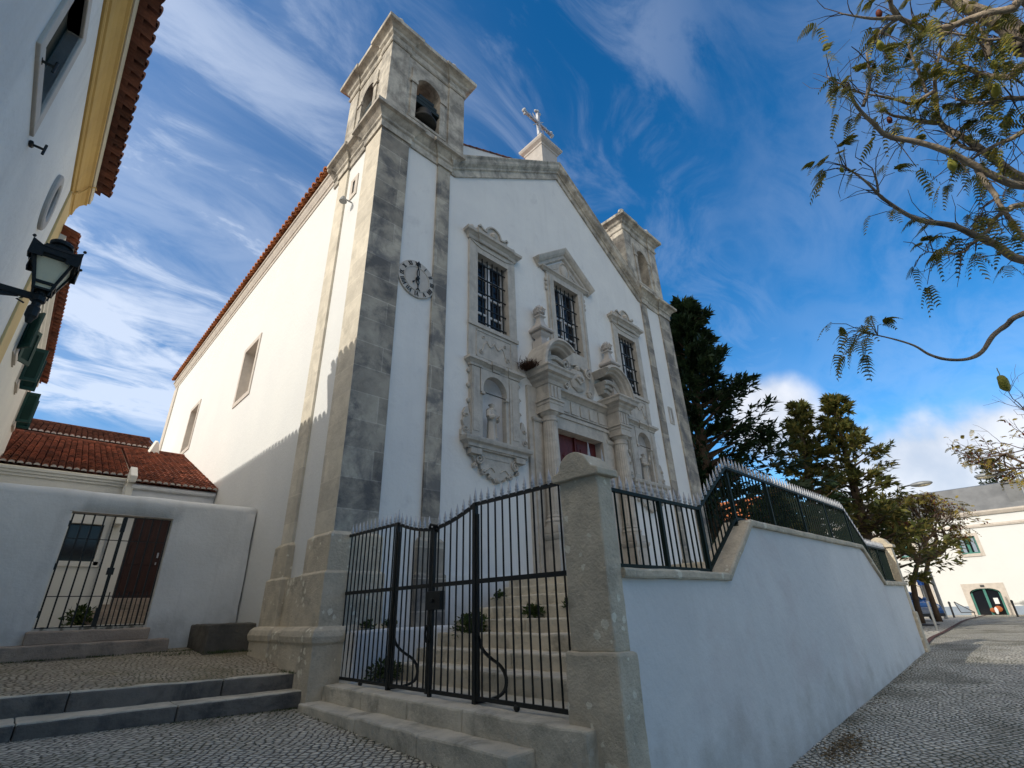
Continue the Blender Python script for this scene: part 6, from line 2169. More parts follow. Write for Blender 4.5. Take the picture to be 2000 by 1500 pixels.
# ------------------------------------------------------------------ street furniture
def car(x, y, head, label):
    z = gz(x, y) + 0.03
    t_ = thing('parked_car', (x, y, z), label, 'car')
    ca, sa = math.cos(head), math.sin(head)
    F_ = frame((x, y, z), (ca, sa, 0), (0, 0, 1), (-sa, ca, 0))          # u = forward, v = up, w = left
    hw_ = 1.02
    prof = [(-2.45, 0.35), (-2.5, 0.75), (-2.42, 1.15), (-2.2, 1.25), (-1.85, 1.72), (-1.2, 1.86), (0.0, 1.84), (0.5, 1.70), (1.15, 1.22), (1.9, 1.10), (2.4, 0.92), (2.52, 0.6), (2.48, 0.32)]
    b_ = MB()
    rows = []
    for w_, k2 in ((-hw_, 0.93), (-hw_ * 0.96, 1.0), (hw_ * 0.96, 1.0), (hw_, 0.93)):
        rows.append([F_(u * (0.985 if abs(w_) == hw_ else 1), v if v < 1.2 else 1.2 + (v - 1.2) * (1 if abs(w_) < hw_ else 0.9), w_ * (1.0 if v < 1.2 else 1 - 0.2 * (v - 1.2) / 0.65)) for u, v in prof])
    n_ = len(prof)
    vs = [p for r_ in rows for p in r_]
    fs = []
    for i in range(3):
        for j in range(n_):
            k3 = (j + 1) % n_
            fs.append((i * n_ + j, i * n_ + k3, (i + 1) * n_ + k3, (i + 1) * n_ + j))
    fs += [list(range(n_)), [3 * n_ + j for j in range(n_)][::-1]]
    b_.add(vs, fs)
    b_.build('body', M['bluepaint'], t_, bevel=0.04, smooth=False)
    b_ = MB()
    b_.quad(F_(0.58, 1.66, -0.74), F_(0.58, 1.66, 0.74), F_(1.14, 1.26, 0.9), F_(1.14, 1.26, -0.9))
    for v_ in b_.v:
        v_ += Vector((0, 0, 0.02)) + Vector((ca, sa, 0)) * 0.01
    b_.build('windscreen', M['glass'], t_)
    for sg in (-1, 1):
        b_ = MB()
        b_.quad(F_(-1.7, 1.30, sg * 1.01), F_(0.85, 1.27, sg * 1.01), F_(0.35, 1.70, sg * 0.84), F_(-1.35, 1.74, sg * 0.84))
        b_.build('side_window', M['glass'], t_)
        for u in (-1.55, 1.55):
            b_ = MB()
            b_.tube([F_(u, 0.36, sg * 0.82), F_(u, 0.36, sg * 1.04)], 0.37, 20)
            wl_ = b_.build('wheel', M['rubber'], t_)
            b_ = MB()
            b_.tube([F_(u, 0.36, sg * 1.03), F_(u, 0.36, sg * 1.055)], 0.24, 16)
            b_.build('rim', M['grey'], wl_)
        b_ = MB()
        b_.ball(F_(2.36, 0.84, sg * 0.74), 0.17, 10, (1, 1, 0.8))
        b_.build('headlight', M['paper'], t_)
        b_ = MB()
        b_.ball(F_(0.95, 1.32, sg * 1.12), 0.12, 8, (1, 1, 0.8))
        b_.build('wing_mirror', M['bluepaint'], t_)
    b_ = MB()
    for i in range(5):
        b_.bar(F_(2.54, 0.50 + i * 0.075, -0.5), F_(2.54, 0.50 + i * 0.075, 0.5), 0.04, 0.03)
    b_.build('grille', M['whitepaint'], t_)
    b_ = MB()
    b_.fbox(F_, 2.46, 2.6, 0.28, 0.46, -0.98, 0.98)
    b_.build('bumper', M['darkgrey'], t_, bevel=0.03)


car(40.8, -0.9, R(222), 'blue hatchback parked behind the leaning street tree at the end of the white wall')
z = gz(26, -4.66)
t = thing('metal_post', (26, -4.66, z), 'pale grey steel tube post on the paving near the tree grate', 'post')
MB().tube([(26, -4.66, z - 0.1), (26, -4.66, z + 1.18)], 0.05, 12).build('tube', M['grey'], t)
MB().ball((26, -4.66, z + 1.18), 0.052, 10).build('cap', M['grey'], t)
for (x, y, l_) in ((50, -2.46, 'thin dark bollard beside the triangular metal frame, left of the arched door'), (52, -6.0, 'thin grey bollard right of the arched door')):
    z = gz(x, y)
    t = thing('bollard', (x, y, z), l_, 'bollard', 'bollards by the far house')
    b = MB()
    b.lathe((x, y, z - 0.1), [(0.07, 0), (0.07, 1.1), (0.085, 1.12), (0.085, 1.2), (0.06, 1.26), (0.01, 1.29)], 10)
    b.build('shaft', M['darkgrey'], t)
z = gz(52, -3.1)
t = thing('triangular_frame', (52, -3.1, z), 'small triangular metal frame standing before the blue-grey dado', 'frame')
b = MB()
P = [(52, -2.55, z + 1.15), (52, -3.6, z + 0.35), (52, -2.75, z + 0.35)]
for p, q in zip(P, P[1:] + P[:1]):
    b.bar(p, q, 0.06)
b.bar((52, -3.55, z + 0.35), (52, -3.55, z - 0.05), 0.05)
b.build('bars', M['darkgrey'], t)
MB().prism([(-2.6, z + 1.05), (-3.5, z + 0.4), (-2.78, z + 0.4)], YZ(52.0), -0.01, 0.01).build('panel', M['dado'], t)
z = gz(32, -3.3)
t = thing('tree_grate', (32, -3.4, z), 'dark slotted iron tree grate flush with the paving', 'grate')
b = MB()
for i in range(9):
    b.bar((31.2 + i * 0.18, -3.9, z + 0.07), (31.2 + i * 0.18, -2.6, z + 0.07), 0.10, 0.03)
b.build('slats', M['darkgrey'], t)
t = thing('parking_sign', (47, -1.5, gz(47, -1.5)), 'narrow blue street sign seen beside the tree trunk', 'sign')
zz = gz(47, -1.5)
MB().tube([(47, -1.5, zz), (47, -1.5, zz + 3.4)], 0.045, 8).build('pole', M['grey'], t)
b = MB()
b.box(46.93, 46.97, -1.78, -1.36, zz + 2.35, zz + 3.3)
sp = b.build('sign_plate', M['bluesign'], t)
b = MB()
b.box(46.915, 46.929, -1.62, -1.52, zz + 2.95, zz + 3.15)
b.build('sign_mark', M['paper'], sp)


def lamp_post(x, y, h, dirn, label):
    z_ = gz(x, y)
    t_ = thing('street_lamp', (x, y, z_), label, 'street lamp', 'street lamps down the street')
    b_ = MB()
    b_.tube([(x, y, z_), (x, y, z_ + h)], [0.12, 0.08], 10)
    b_.build('post', M['grey'], t_)
    b_ = MB()
    b_.tube([(x, y, z_ + h - 0.55), (x, y + dirn * 0.8, z_ + h - 0.5)], [0.06, 0.05], 8)
    b_.build('arm', M['darkgrey'], t_)
    b_ = MB()
    b_.ball((x, y + dirn * 1.45, z_ + h - 0.52), 0.75, 14, (0.45, 1, 0.26))
    hd = b_.build('lamp_head', M['grey'], t_, smooth=True)
    b_ = MB()
    b_.ball((x, y + dirn * 1.5, z_ + h - 0.60), 0.6, 12, (0.45, 1, 0.24))
    b_.build('diffuser', M['lampglass'], hd, smooth=True)


lamp_post(45, -9.35, 9.9, 1, 'tall street lamp with an oval head, half hidden in the right hand tree crown')
lamp_post(45, -2.6, 10.0, -1, 'street lamp whose oval head peeps over the middle of the trimmed tree crown')

# ------------------------------------------------------------------ trees
def rnd_dir(d, spread):
    v = Vector(d).normalized()
    r_ = Vector((random.gauss(0, 1), random.gauss(0, 1), random.gauss(0, 1)))
    return (v + r_ * spread).normalized()


def frond(mb_, p, d, ln, wd, np_=8, droop=0.5, up=None):
    """pinnate leaf: a thin rachis with paired drooping leaflets"""
    d = Vector(d).normalized()
    side = d.cross(Vector((random.uniform(-.4, .4), random.uniform(-.4, .4), 1)))
    if side.length < 1e-3:
        side = Vector((1, 0, 0))
    side.normalize()
    p = Vector(p)
    prev = p
    for i in range(1, np_ + 1):
        k2 = i / np_
        q = p + d * ln * k2 + Vector((0, 0, -droop * ln * k2 * k2))
        ax = (q - prev).normalized()
        if i > 1:
            l_ = wd * (0.55 + 0.9 * math.sin(PI * min(1, k2 * 0.9 + 0.08))) * random.uniform(0.8, 1.15)
            for sg in (-1, 1):
                tip = q + side * sg * l_ + ax * l_ * 0.35 + Vector((0, 0, -l_ * random.uniform(0.1, 0.55)))
                h_ = ln / np_ * 0.42
                mb_.add([q - ax * h_, q + side * sg * l_ * 0.5 - ax * h_ * 0.9 + (tip - q) * 0.05, tip, q + side * sg * l_ * 0.5 + ax * h_ * 1.3, q + ax * h_], [(0, 1, 2, 3, 4)])
        prev = q
    return prev


def leafquad(mb_, p, d, ln, wd):
    d = Vector(d).normalized()
    s_ = d.cross(rnd_dir((0, 0, 1), 0.7))
    if s_.length < 1e-3:
        return
    s_.normalize()
    p = Vector(p)
    mb_.add([p, p + d * ln * 0.5 + s_ * wd / 2, p + d * ln, p + d * ln * 0.5 - s_ * wd / 2], [(0, 1, 2, 3)])


# jacaranda overhead: trunk just outside the frame on the right, limbs reach over the street
random.seed(21)
JT = thing('overhanging_tree', (4.6, -11.6, gz(4.6, -11.6)), 'nearby jacaranda with ferny leaves and round pods reaching in from the upper right', 'tree')
LIMBS = [
    ([(3.13, -10.29, 4.27), (2.91, -10.11, 4.39), (2.63, -9.93, 4.59), (2.38, -9.78, 4.71), (2.14, -9.59, 4.82), (1.91, -9.39, 4.90), (1.66, -9.32, 4.97), (1.45, -9.27, 4.99), (1.22, -9.24, 5.03), (0.98, -9.26, 5.07)], 0.07, 0.012),
    ([(3.34, -10.36, 4.48), (3.19, -10.20, 4.89), (3.05, -10.06, 5.23), (2.94, -9.94, 5.51), (2.78, -10.01, 5.81), (2.66, -10.09, 6.03), (2.54, -10.23, 6.24)], 0.075, 0.012),
    ([(3.08, -9.98, 3.35), (2.86, -9.83, 3.54), (2.65, -9.68, 3.67), (2.46, -9.56, 3.76), (2.26, -9.35, 3.85), (2.07, -9.24, 3.91), (1.85, -9.14, 4.02), (1.68, -9.10, 4.03), (1.44, -9.04, 4.13), (1.17, -8.93, 4.25)], 0.065, 0.008),
    ([(2.57, -9.73, 2.56), (2.54, -9.57, 2.48), (2.51, -9.44, 2.40), (2.49, -9.31, 2.26), (2.44, -9.18, 2.21), (2.36, -9.03, 2.24), (2.26, -8.92, 2.31), (2.15, -8.84, 2.41), (2.03, -8.70, 2.51), (1.90, -8.51, 2.62)], 0.042, 0.006),
    ([(3.00, -10.88, 6.03), (2.82, -10.84, 6.24), (2.70, -10.74, 6.40), (2.55, -10.62, 6.58), (2.46, -10.53, 6.70), (2.32, -10.46, 6.85)], 0.12, 0.04),
    ([(2.04, -10.84, 5.73), (2.01, -10.75, 5.69), (1.92, -10.57, 5.74), (1.85, -10.39, 5.76), (1.79, -10.26, 5.75), (1.67, -10.07, 5.81), (1.54, -9.98, 5.86), (1.40, -9.90, 5.91), (1.25, -9.87, 5.96), (1.13, -9.89, 5.98)], 0.06, 0.02),
    ([(1.31, -9.89, 5.81), (1.27, -9.75, 5.77), (1.26, -9.67, 5.71), (1.26, -9.62, 5.62)], 0.02, 0.008),
    ([(1.31, -9.89, 5.81), (1.07, -9.67, 5.79), (0.76, -9.44, 5.81)], 0.025, 0.006),
    ([(2.67, -10.58, 5.05), (2.69, -10.48, 5.18), (2.74, -10.36, 5.27), (2.76, -10.25, 5.40), (2.74, -10.14, 5.57)], 0.04, 0.015),
    ([(2.77, -10.74, 5.54), (2.85, -10.63, 5.56), (2.85, -10.54, 5.66), (2.83, -10.44, 5.80), (2.75, -10.35, 5.98), (2.70, -10.27, 6.13), (2.64, -10.19, 6.28)], 0.06, 0.012),
    ([(2.45, -10.77, 5.61), (2.33, -10.70, 5.61), (2.19, -10.50, 5.66), (2.04, -10.38, 5.71), (1.81, -10.12, 5.85), (1.74, -9.91, 5.82), (1.67, -9.79, 5.75)], 0.03, 0.005),
    ([(3.14, -10.22, 4.05), (3.07, -10.11, 4.04), (3.01, -10.09, 3.98), (2.95, -10.00, 3.94), (2.90, -9.91, 3.87), (2.88, -9.83, 3.76), (2.82, -9.75, 3.71)], 0.03, 0.02),
    ([(2.66, -9.70, 3.58), (2.64, -9.61, 3.54), (2.63, -9.56, 3.49), (2.59, -9.47, 3.49), (2.53, -9.38, 3.52), (2.46, -9.26, 3.58)], 0.02, 0.005),
    ([(1.32, -9.29, 4.96), (1.23, -9.39, 5.05), (1.15, -9.45, 5.15), (1.00, -9.50, 5.32)], 0.02, 0.01),
    ([(2.68, -9.94, 5.84), (2.58, -9.95, 6.00), (2.43, -9.96, 6.21), (2.30, -9.97, 6.39)], 0.02, 0.012),
    ([(2.72, -10.0, 5.84), (2.59, -9.77, 5.73), (2.40, -9.64, 5.76), (2.19, -9.49, 5.79), (1.97, -9.32, 5.83), (1.62, -9.13, 5.99)], 0.025, 0.005),
    ([(2.93, -9.92, 5.52), (2.79, -9.78, 5.56), (2.62, -9.64, 5.62), (2.48, -9.54, 5.64), (2.31, -9.48, 5.68)], 0.03, 0.01),
    ([(3.00, -10.14, 4.88), (2.99, -10.02, 5.03), (2.95, -9.97, 5.21), (2.95, -9.94, 5.33)], 0.025, 0.01),
    ([(2.78, -9.99, 4.51), (2.82, -10.00, 4.34), (2.86, -10.02, 4.14), (2.85, -10.01, 4.05), (2.92, -10.03, 3.80), (2.99, -10.06, 3.52)], 0.03, 0.02),
    ([(1.62, -9.10, 4.03), (1.54, -9.13, 4.13), (1.44, -9.14, 4.23)], 0.015, 0.006),
    ([(2.72, -10.45, 4.68), (2.78, -10.34, 4.70), (2.83, -10.24, 4.75), (2.89, -10.10, 4.78), (2.96, -9.99, 4.79)], 0.03, 0.012),
    ([(2.61, -10.53, 5.79), (2.56, -10.56, 5.92), (2.52, -10.58, 6.04), (2.47, -10.56, 6.16), (2.45, -10.56, 6.27)], 0.03, 0.012),
]
ROOT = Vector((4.6, -11.6, gz(4.6, -11.6)))
FORK = ROOT + Vector((-0.1, 0.1, 4.2))
HUB = [Vector((4.3, -11.2, 3.4)), Vector((4.2, -11.3, 4.6)), Vector((3.9, -11.6, 5.6))]
b = MB()
b.tube([ROOT - Vector((0, 0, 0.2)), ROOT + Vector((0.05, 0.02, 1.5)), HUB[0]], [0.26, 0.21, 0.17], 12)
b.tube([HUB[0], HUB[1], HUB[2], Vector((3.3, -11.2, 5.9)), Vector((3.00, -10.88, 6.03))], [0.17, 0.15, 0.14, 0.13, 0.12], 10)
tr_ = b.build('trunk', M['bark'], JT)
hubpts = [Vector((2.79, -10.74, 6.30))] + HUB
mains = {0, 1, 2, 3, 4, 5, 8, 9, 10}
allseg = []
for li, (ps, r0, r1) in enumerate(LIMBS):
    ps = [Vector(p) for p in ps]
    if li in mains and li != 4:
        h_ = min(HUB, key=lambda q: (q - ps[0]).length)
        mid = ps[0].lerp(h_, 0.5) + Vector((0, 0, -0.08))
        ps = [h_, mid] + ps
        r0 *= 0.66
        rs = [r0 * 1.4, r0 * 1.2] + [r0 + (r1 - r0) * (i / (len(ps) - 3)) for i in range(len(ps) - 2)]
    else:
        rs = [r0 + (r1 - r0) * (i / (len(ps) - 1)) for i in range(len(ps))]
    # smooth
    sp_, sr = [], []
    for i in range(len(ps) - 1):
        p0 = ps[max(i - 1, 0)]
        p1, p2 = ps[i], ps[i + 1]
        p3 = ps[min(i + 2, len(ps) - 1)]
        for s_ in range(4):
            k2 = s_ / 4
            sp_.append(0.5 * ((2 * p1) + (p2 - p0) * k2 + (2 * p0 - 5 * p1 + 4 * p2 - p3) * k2 ** 2 + (3 * p1 - p0 - 3 * p2 + p3) * k2 ** 3))
            sr.append((rs[i] * (1 - k2) + rs[i + 1] * k2) * random.uniform(0.93, 1.07))
    sp_.append(ps[-1])
    sr.append(rs[-1])
    b = MB()
    b.tube(sp_, sr, 8)
    b.build('limb', M['bark'], JT, smooth=True)
    off = 8 if li in mains and li != 4 else 0
    for i in range(off, len(sp_)):
        allseg.append((sp_[i], (sp_[min(i + 1, len(sp_) - 1)] - sp_[max(i - 1, 0)]).normalized(), sr[i], li, i / len(sp_)))
tw, fo = MB(), MB()
lower = {2, 3, 11, 12, 19}
for p, d, r_, li, k2 in allseg:
    if li == 3:
        n_ = 5 if k2 > 0.93 else 0
    elif li in lower:
        n_ = (1 if random.random() < 0.16 else 0) if k2 < 0.9 else 2
    elif li in (6, 7):
        n_ = 1 if random.random() < 0.2 else 0
    else:
        n_ = 1 if random.random() < 0.62 else 0
    for _ in range(n_):
        dd = rnd_dir(d + Vector((-0.2, 0.25, -0.15)), 0.75)
        ln = random.uniform(0.15, 0.42)
        q = p + dd * ln * 0.5 + Vector((0, 0, 0.03))
        e = p + dd * ln + Vector((0, 0, -0.05))
        tw.tube([p, q, e], [max(0.004, r_ * 0.16), 0.005, 0.0035], 4, cap=False)
        if random.random() < 0.82:
            for _k in range(random.choice((2, 3, 4))):
                frond(fo, e, rnd_dir(dd + Vector((0, 0, -0.55)), 0.45), random.uniform(0.11, 0.24), random.uniform(0.030, 0.052), 9, 0.75)
for p, d, r_, li, k2 in allseg:
    if random.random() < 0.42 and li != 3:
        q = p
        dd = rnd_dir(d + Vector((-0.15, 0.2, 0.1)), 0.7)
        pts_ = [q]
        for _ in range(4):
            dd = rnd_dir(dd, 0.22)
            pts_.append(pts_[-1] + dd * random.uniform(0.06, 0.16))
        tw.tube(pts_, [0.006, 0.005, 0.004, 0.003, 0.002], 4, cap=False)
# denser leafy mass near the hub on the right edge
for _ in range(70):
    c = Vector((random.uniform(2.2, 3.3), random.uniform(-10.9, -9.9), random.uniform(4.6, 6.6)))
    base = min(allseg, key=lambda s_: (s_[0] - c).length)
    if (base[0] - c).length > 0.55 or base[3] in lower:
        continue
    m_ = base[0].lerp(c, 0.5) + Vector((0, 0, 0.05))
    tw.tube([base[0], m_, c], [0.008, 0.006, 0.003], 4, cap=False)
    for _k in range(3):
        frond(fo, c, rnd_dir((c - base[0]).normalized() + Vector((0, 0, -0.4)), 0.5), random.uniform(0.11, 0.22), random.uniform(0.030, 0.050), 9, 0.75)
tw.build('twigs', M['twig'], JT, recalc=False)
fo.build('foliage', M['leaf'], JT, recalc=False)
for i, (p, r_, sc) in enumerate((((1.22, -9.64, 5.51), 0.075, 0.6), ((2.45, -9.79, 4.50), 0.085, 0.9), ((2.38, -10.48, 5.45), 0.07, 0.7), ((2.48, -10.40, 5.18), 0.10, 0.5), ((1.20, -8.91, 4.22), 0.045, 0.6), ((3.56, -9.39, 2.19), 0.11, 0.9))):
    b = MB()
    b.ball(p, r_, 14, (1.0, 0.45, sc))
    b.tube([Vector(p) + Vector((0, 0, r_ * sc * 0.9)), Vector(p) + Vector((0.01, 0, r_ * sc + 0.10))], 0.005, 5)
    b.build('seed_pod', M['pod'], JT, rough=(0.012, 14.0, 0.05), smooth=True)
for p in ((2.43, -9.50, 5.54), (1.17, -9.75, 5.90)):
    b = MB()
    b.ball(p, 0.05, 10, (0.9, 0.6, 1.0))
    b.build('seed_pod', M['podred'], JT, smooth=True)

# conifers
def conifer(base, hgt, rad, seed, label, mats, nbr=150, lean=(0, 0), tops=1, per=46, group=None, size=0.42, zlow=0.12):
    random.seed(seed)
    bx, by, bz = base
    t_ = thing('conifer', base, label, 'tree', group)
    b_ = MB()
    tip = Vector((bx + lean[0], by + lean[1], bz + hgt))
    bs = Vector(base)
    b_.tube([bs - Vector((0, 0, 0.3)), bs.lerp(tip, 0.5), tip], [rad * 0.07 + 0.12, rad * 0.04 + 0.08, 0.02], 10)
    fo_ = MB()
    for i in range(nbr):
        k2 = zlow + (1 - zlow) * ((i + random.random()) / nbr) ** 0.9
        p = bs.lerp(tip, k2)
        L_ = rad * (1.02 - k2) ** 0.8 * random.choice((0.45, 0.6, 0.8, 1.0, 1.2)) * random.uniform(0.85, 1.12)
        L_ = max(L_, 0.22)
        a = i * 2.39996 + random.uniform(-.4, .4)
        rise = 0.15 + 0.55 * k2
        d = Vector((math.cos(a), math.sin(a), rise)).normalized()
        pts = [p, p + d * L_ * 0.55, p + d * L_ * 0.9 + Vector((0, 0, -0.06 * L_)), p + d * L_ * 1.05 + Vector((0, 0, -0.02 * L_))]
        b_.tube(pts, [0.05 + 0.02 * L_, 0.03, 0.018, 0.008], 5, cap=False)
        for j in range(per):
            s_ = random.random() ** 0.6
            s_ = 0.30 + 0.75 * s_
            q = p + d * L_ * s_ + Vector((0, 0, -0.10 * L_ * s_))
            wob = min(0.42, 0.10 * L_ + 0.10) * (1.25 - 0.7 * s_)
            q += Vector((random.gauss(0, wob), random.gauss(0, wob), random.gauss(0, wob * 0.55)))
            dd = rnd_dir(d + Vector((0, 0, random.choice((0.25, -0.35)))), 0.38)
            ln = size * random.uniform(0.6, 1.3)
            sd = dd.cross(rnd_dir((0, 0, 1), 0.5)).normalized()
            w_ = ln * 0.17
            fo_.add([q, q + dd * ln * 0.45 + sd * w_, q + dd * ln + Vector((0, 0, -0.12 * ln)), q + dd * ln * 0.45 - sd * w_], [(0, 1, 2, 3)])
            if j % 2 == 0:
                for sg in (-1, 1):
                    d2 = (dd + sd * sg * 0.8).normalized()
                    q2 = q + dd * ln * 0.25
                    fo_.add([q2, q2 + d2 * ln * 0.32 + dd * w_ * 0.6, q2 + d2 * ln * 0.62, q2 + d2 * ln * 0.32 - dd * w_ * 0.6], [(0, 1, 2, 3)])
    b_.build('trunk', M['bark2'], t_)
    fo_.build('foliage', mats, t_, recalc=False)
    return t_


zc = -1.4
conifer((20.8, 2.5, zc), 17.2, 5.6, 3, 'very tall dark green conifer shaded by the church, right behind its far corner', M['cedar'], 190, (-0.9, -1.6), per=85, size=0.5, zlow=0.1)
conifer((30.5, -2.0, zc), 12.9, 4.4, 11, 'golden green conifer with a pointed sunlit top beyond the railing', M['cedargold'], 88, (0.0, -0.8), per=70, size=0.46)
conifer((29.0, 0.4, zc), 12.6, 4.0, 17, 'dark conifer with a ragged top between the tallest conifer and the golden one', M['cedargold'], 80, (0.0, -1.6), per=64, size=0.46)
conifer((33.0, 3.4, zc), 8.4, 4.6, 29, 'low spreading dark conifer filling the gap behind the railing peak', M['cedar'], 90, (0.0, -0.6), per=60, size=0.46)


def norfolk(base, hgt, rad, label):
    random.seed(5)
    t_ = thing('norfolk_pine', base, label, 'tree')
    b_, fo_ = MB(), MB()
    bs = Vector(base)
    b_.tube([bs, bs + Vector((0, 0, hgt))], [0.35, 0.04], 8)
    nl = 17
    for i in range(nl):
        z_ = hgt * (0.35 + 0.65 * i / nl)
        L_ = rad * (1.08 - (i / nl)) ** 0.8
        for k2 in range(7):
            a = 2 * PI * k2 / 7 + i * 0.4 + random.uniform(-.15, .15)
            d = Vector((math.cos(a), math.sin(a), 0.12))
            e = bs + Vector((0, 0, z_)) + d * L_
            b_.tube([bs + Vector((0, 0, z_)), e], [0.06, 0.02], 4, cap=False)
            for j in range(26):
                s_ = random.uniform(0.15, 1.0)
                q = bs + Vector((0, 0, z_)) + d * L_ * s_ + Vector((random.gauss(0, .12), random.gauss(0, .12), random.uniform(0, .1)))
                leafquad(fo_, q, rnd_dir(d + Vector((0, 0, 0.5)), 0.5), random.uniform(0.35, 0.6), 0.2)
    b_.build('trunk', M['bark2'], t_)
    fo_.build('foliage', M['cedar'], t_, recalc=False)


norfolk((95, -7.4, -2), 20.0, 4.6, 'small dark layered pine showing above the slate roof of the far house')


def street_tree(name, label, base, trunks, crown, rad, seed, leafm, nb, leaves, podn, group, bare=0.3, th=0.16, flat=0.6, ell=(3, 3, 2), leafz=9):
    """trimmed street tree: thick kinked trunks, many thin upright twigs, sparse ferny leaves and dark pods"""
    random.seed(seed)
    t_ = thing(name, base, label, 'tree', group)
    b_, tw_, fo_, pd_ = MB(), MB(), MB(), MB()
    ends = []
    for ps in trunks:
        ps = [Vector(p) for p in ps]
        n_ = len(ps)
        b_.tube(ps, [th * (1.25 - 0.6 * i / (n_ - 1)) for i in range(n_)], 10)
        ends.append((ps[-1], (ps[-1] - ps[-2]).normalized()))
    cr_ = Vector(crown)
    tips = []

    def inside(q, k2=1.0):
        v = q - cr_
        return (v.x / ell[0]) ** 2 + (v.y / ell[1]) ** 2 + (v.z / ell[2]) ** 2 < k2 * k2

    def grow(p, d, ln, r_, lev):
        pts = [p]
        dd = d
        for i in range(3):
            dd = rnd_dir(dd + Vector((0, 0, 0.05)), 0.16)
            nx_ = pts[-1] + dd * ln / 3
            if lev > 1 and not inside(nx_, 1.12):
                dd = (dd * 0.5 + (cr_ - nx_).normalized() * 0.5).normalized()
                nx_ = pts[-1] + dd * ln / 6
            pts.append(nx_)
        (b_ if lev < 2 else tw_).tube(pts, [r_, r_ * 0.85, r_ * 0.72, r_ * 0.6], 6 if lev < 2 else 4, cap=False)
        if lev >= 4 or r_ < 0.008:
            tips.append((pts[-1], dd, lev))
            return
        for _ in range(random.choice((nb - 1, nb)) if lev > 0 else nb + 1):
            out_ = (pts[-1] - cr_)
            out_.z *= flat
            nd = rnd_dir(dd * 0.8 + out_.normalized() * 0.5 + Vector((0, 0, 0.12)), 0.45)
            grow(pts[random.choice((2, 3, 3))], nd, ln * random.uniform(0.62, 0.85), r_ * 0.58, lev + 1)
        tips.append((pts[-1], dd, lev))

    for p, d in ends:
        for _ in range(3):
            grow(p, rnd_dir(d + (cr_ - p).normalized() * 0.7 + Vector((0, 0, .1)), 0.55), rad * random.uniform(0.32, 0.48), th * 0.5, 0)
    for p, d, lev in tips:
        if lev < 2 or not inside(p, 1.15) or p.z > leafz + random.gauss(0, 0.4):
            continue
        if random.random() < bare:
            continue
        for _ in range(leaves):
            dd = rnd_dir(d + Vector((0, 0, -0.3)), 0.7)
            frond(fo_, p + Vector((random.gauss(0, .1), random.gauss(0, .1), random.gauss(0, .08))), dd, random.uniform(0.28, 0.55), random.uniform(0.06, 0.11), 7, 0.5)
        if random.random() < podn:
            q = p + Vector((random.gauss(0, .1), random.gauss(0, .1), -0.1))
            pd_.ball(q, random.uniform(0.045, 0.085), 6, (1, 0.5, 1))
    b_.build('trunk', M['bark2'], t_, smooth=True)
    tw_.build('twigs', M['twig'], t_, recalc=False)
    if fo_.v:
        fo_.build('foliage', leafm, t_, recalc=False)
    if pd_.v:
        pd_.build('seed_pods', M['podred'], t_, kind='stuff')
    return t_


g0 = gz(36, -2.9)
street_tree('street_tree', 'trimmed street tree with two dark kinked trunks and ochre leaves', (36, -2.9, g0),
            [[(34.8, -2.76, -1.6), (34.8, -2.80, -0.6), (34.8, -2.98, 0.62), (34.8, -3.3, 1.25), (34.8, -3.59, 1.78)],
             [(34.8, -3.59, 1.78), (34.9, -3.50, 2.2), (35, -3.38, 2.87), (35.1, -3.05, 3.58)],
             [(34.8, -3.59, 1.78), (35.2, -3.8, 1.95), (36.2, -4.0, 2.3), (36.6, -4.1, 3.0)],
             [(37.6, -3.2, -1.7), (37.6, -3.2, -0.9), (37.6, -3.22, 0.93), (37.6, -3.83, 2.1)],
             [(37.6, -3.83, 2.1), (37.5, -3.80, 2.5), (37.5, -3.87, 3.3)],
             [(37.6, -3.83, 2.1), (37.7, -4.2, 2.25), (37.7, -4.63, 2.49), (37.8, -4.95, 2.9), (37.8, -5.01, 3.5)],
             [(37.6, -3.83, 2.1), (37.7, -4.25, 2.7), (37.7, -4.58, 3.3)]],
            (36.4, -4.75, 4.25), 3.0, 8, M['leafgold'], 3, 1, 0.68, 'street trees', 0.35, 0.15, 0.3, (2.6, 3.15, 1.55))
street_tree('street_tree', 'half bare street tree at the right edge with dark red pods', (30, -11.3, gz(30, -11.3)),
            [[(30, -12.2, gz(30, -12) - 0.1), (30, -12.0, 1.5), (29.9, -11.6, 3.2), (29.8, -11.2, 5.0)], [(29.9, -11.6, 3.2), (30.2, -10.8, 4.4), (30.3, -10.2, 5.4)]],
            (30, -10.7, 8.0), 3.8, 15, M['leafgold'], 3, 1, 0.35, 'street trees', 0.3, 0.15, 0.7, (3.0, 3.2, 3.1), 7.8)
street_tree('street_tree', 'leafless grey street tree whose thin twigs show left of the ochre tree', (40, -0.6, gz(40, -0.6)),
            [[(40, -0.9, gz(40, -0.9) - 0.1), (40, -0.9, 1.5), (40.1, -1.0, 3.0)], [(40, -0.9, 1.5), (40, -0.4, 3.0)]],
            (40, -1.0, 5.2), 3.4, 33, M['leafgold'], 3, 0, 0.1, 'street trees', 0.9, 0.12, 0.9, (2.4, 2.2, 2.4))

# ------------------------------------------------------------------ weeds and small plants
def bush(name, c, r_, n_, mt, label, cat, seed, size=0.09, flat=0.8):
    random.seed(seed)
    b_ = MB()
    c = Vector(c)
    st_ = MB()
    for i in range(n_):
        d = rnd_dir((0, 0, 0.5), 0.9)
        d.z = abs(d.z)
        q = c + Vector((d.x * r_, d.y * r_, d.z * r_ * flat)) * random.uniform(0.25, 1.0)
        if i % 5 == 0:
            b_.tube([c, c.lerp(q, 0.6) + Vector((0, 0, 0.02)), q], 0.006, 3, cap=False)
        leafquad(b_, q, rnd_dir(d + Vector((0, 0, .2)), 0.7), size * random.uniform(.6, 1.4), size * 0.55)
    return b_.build(name, mt, None, label, cat, recalc=False)


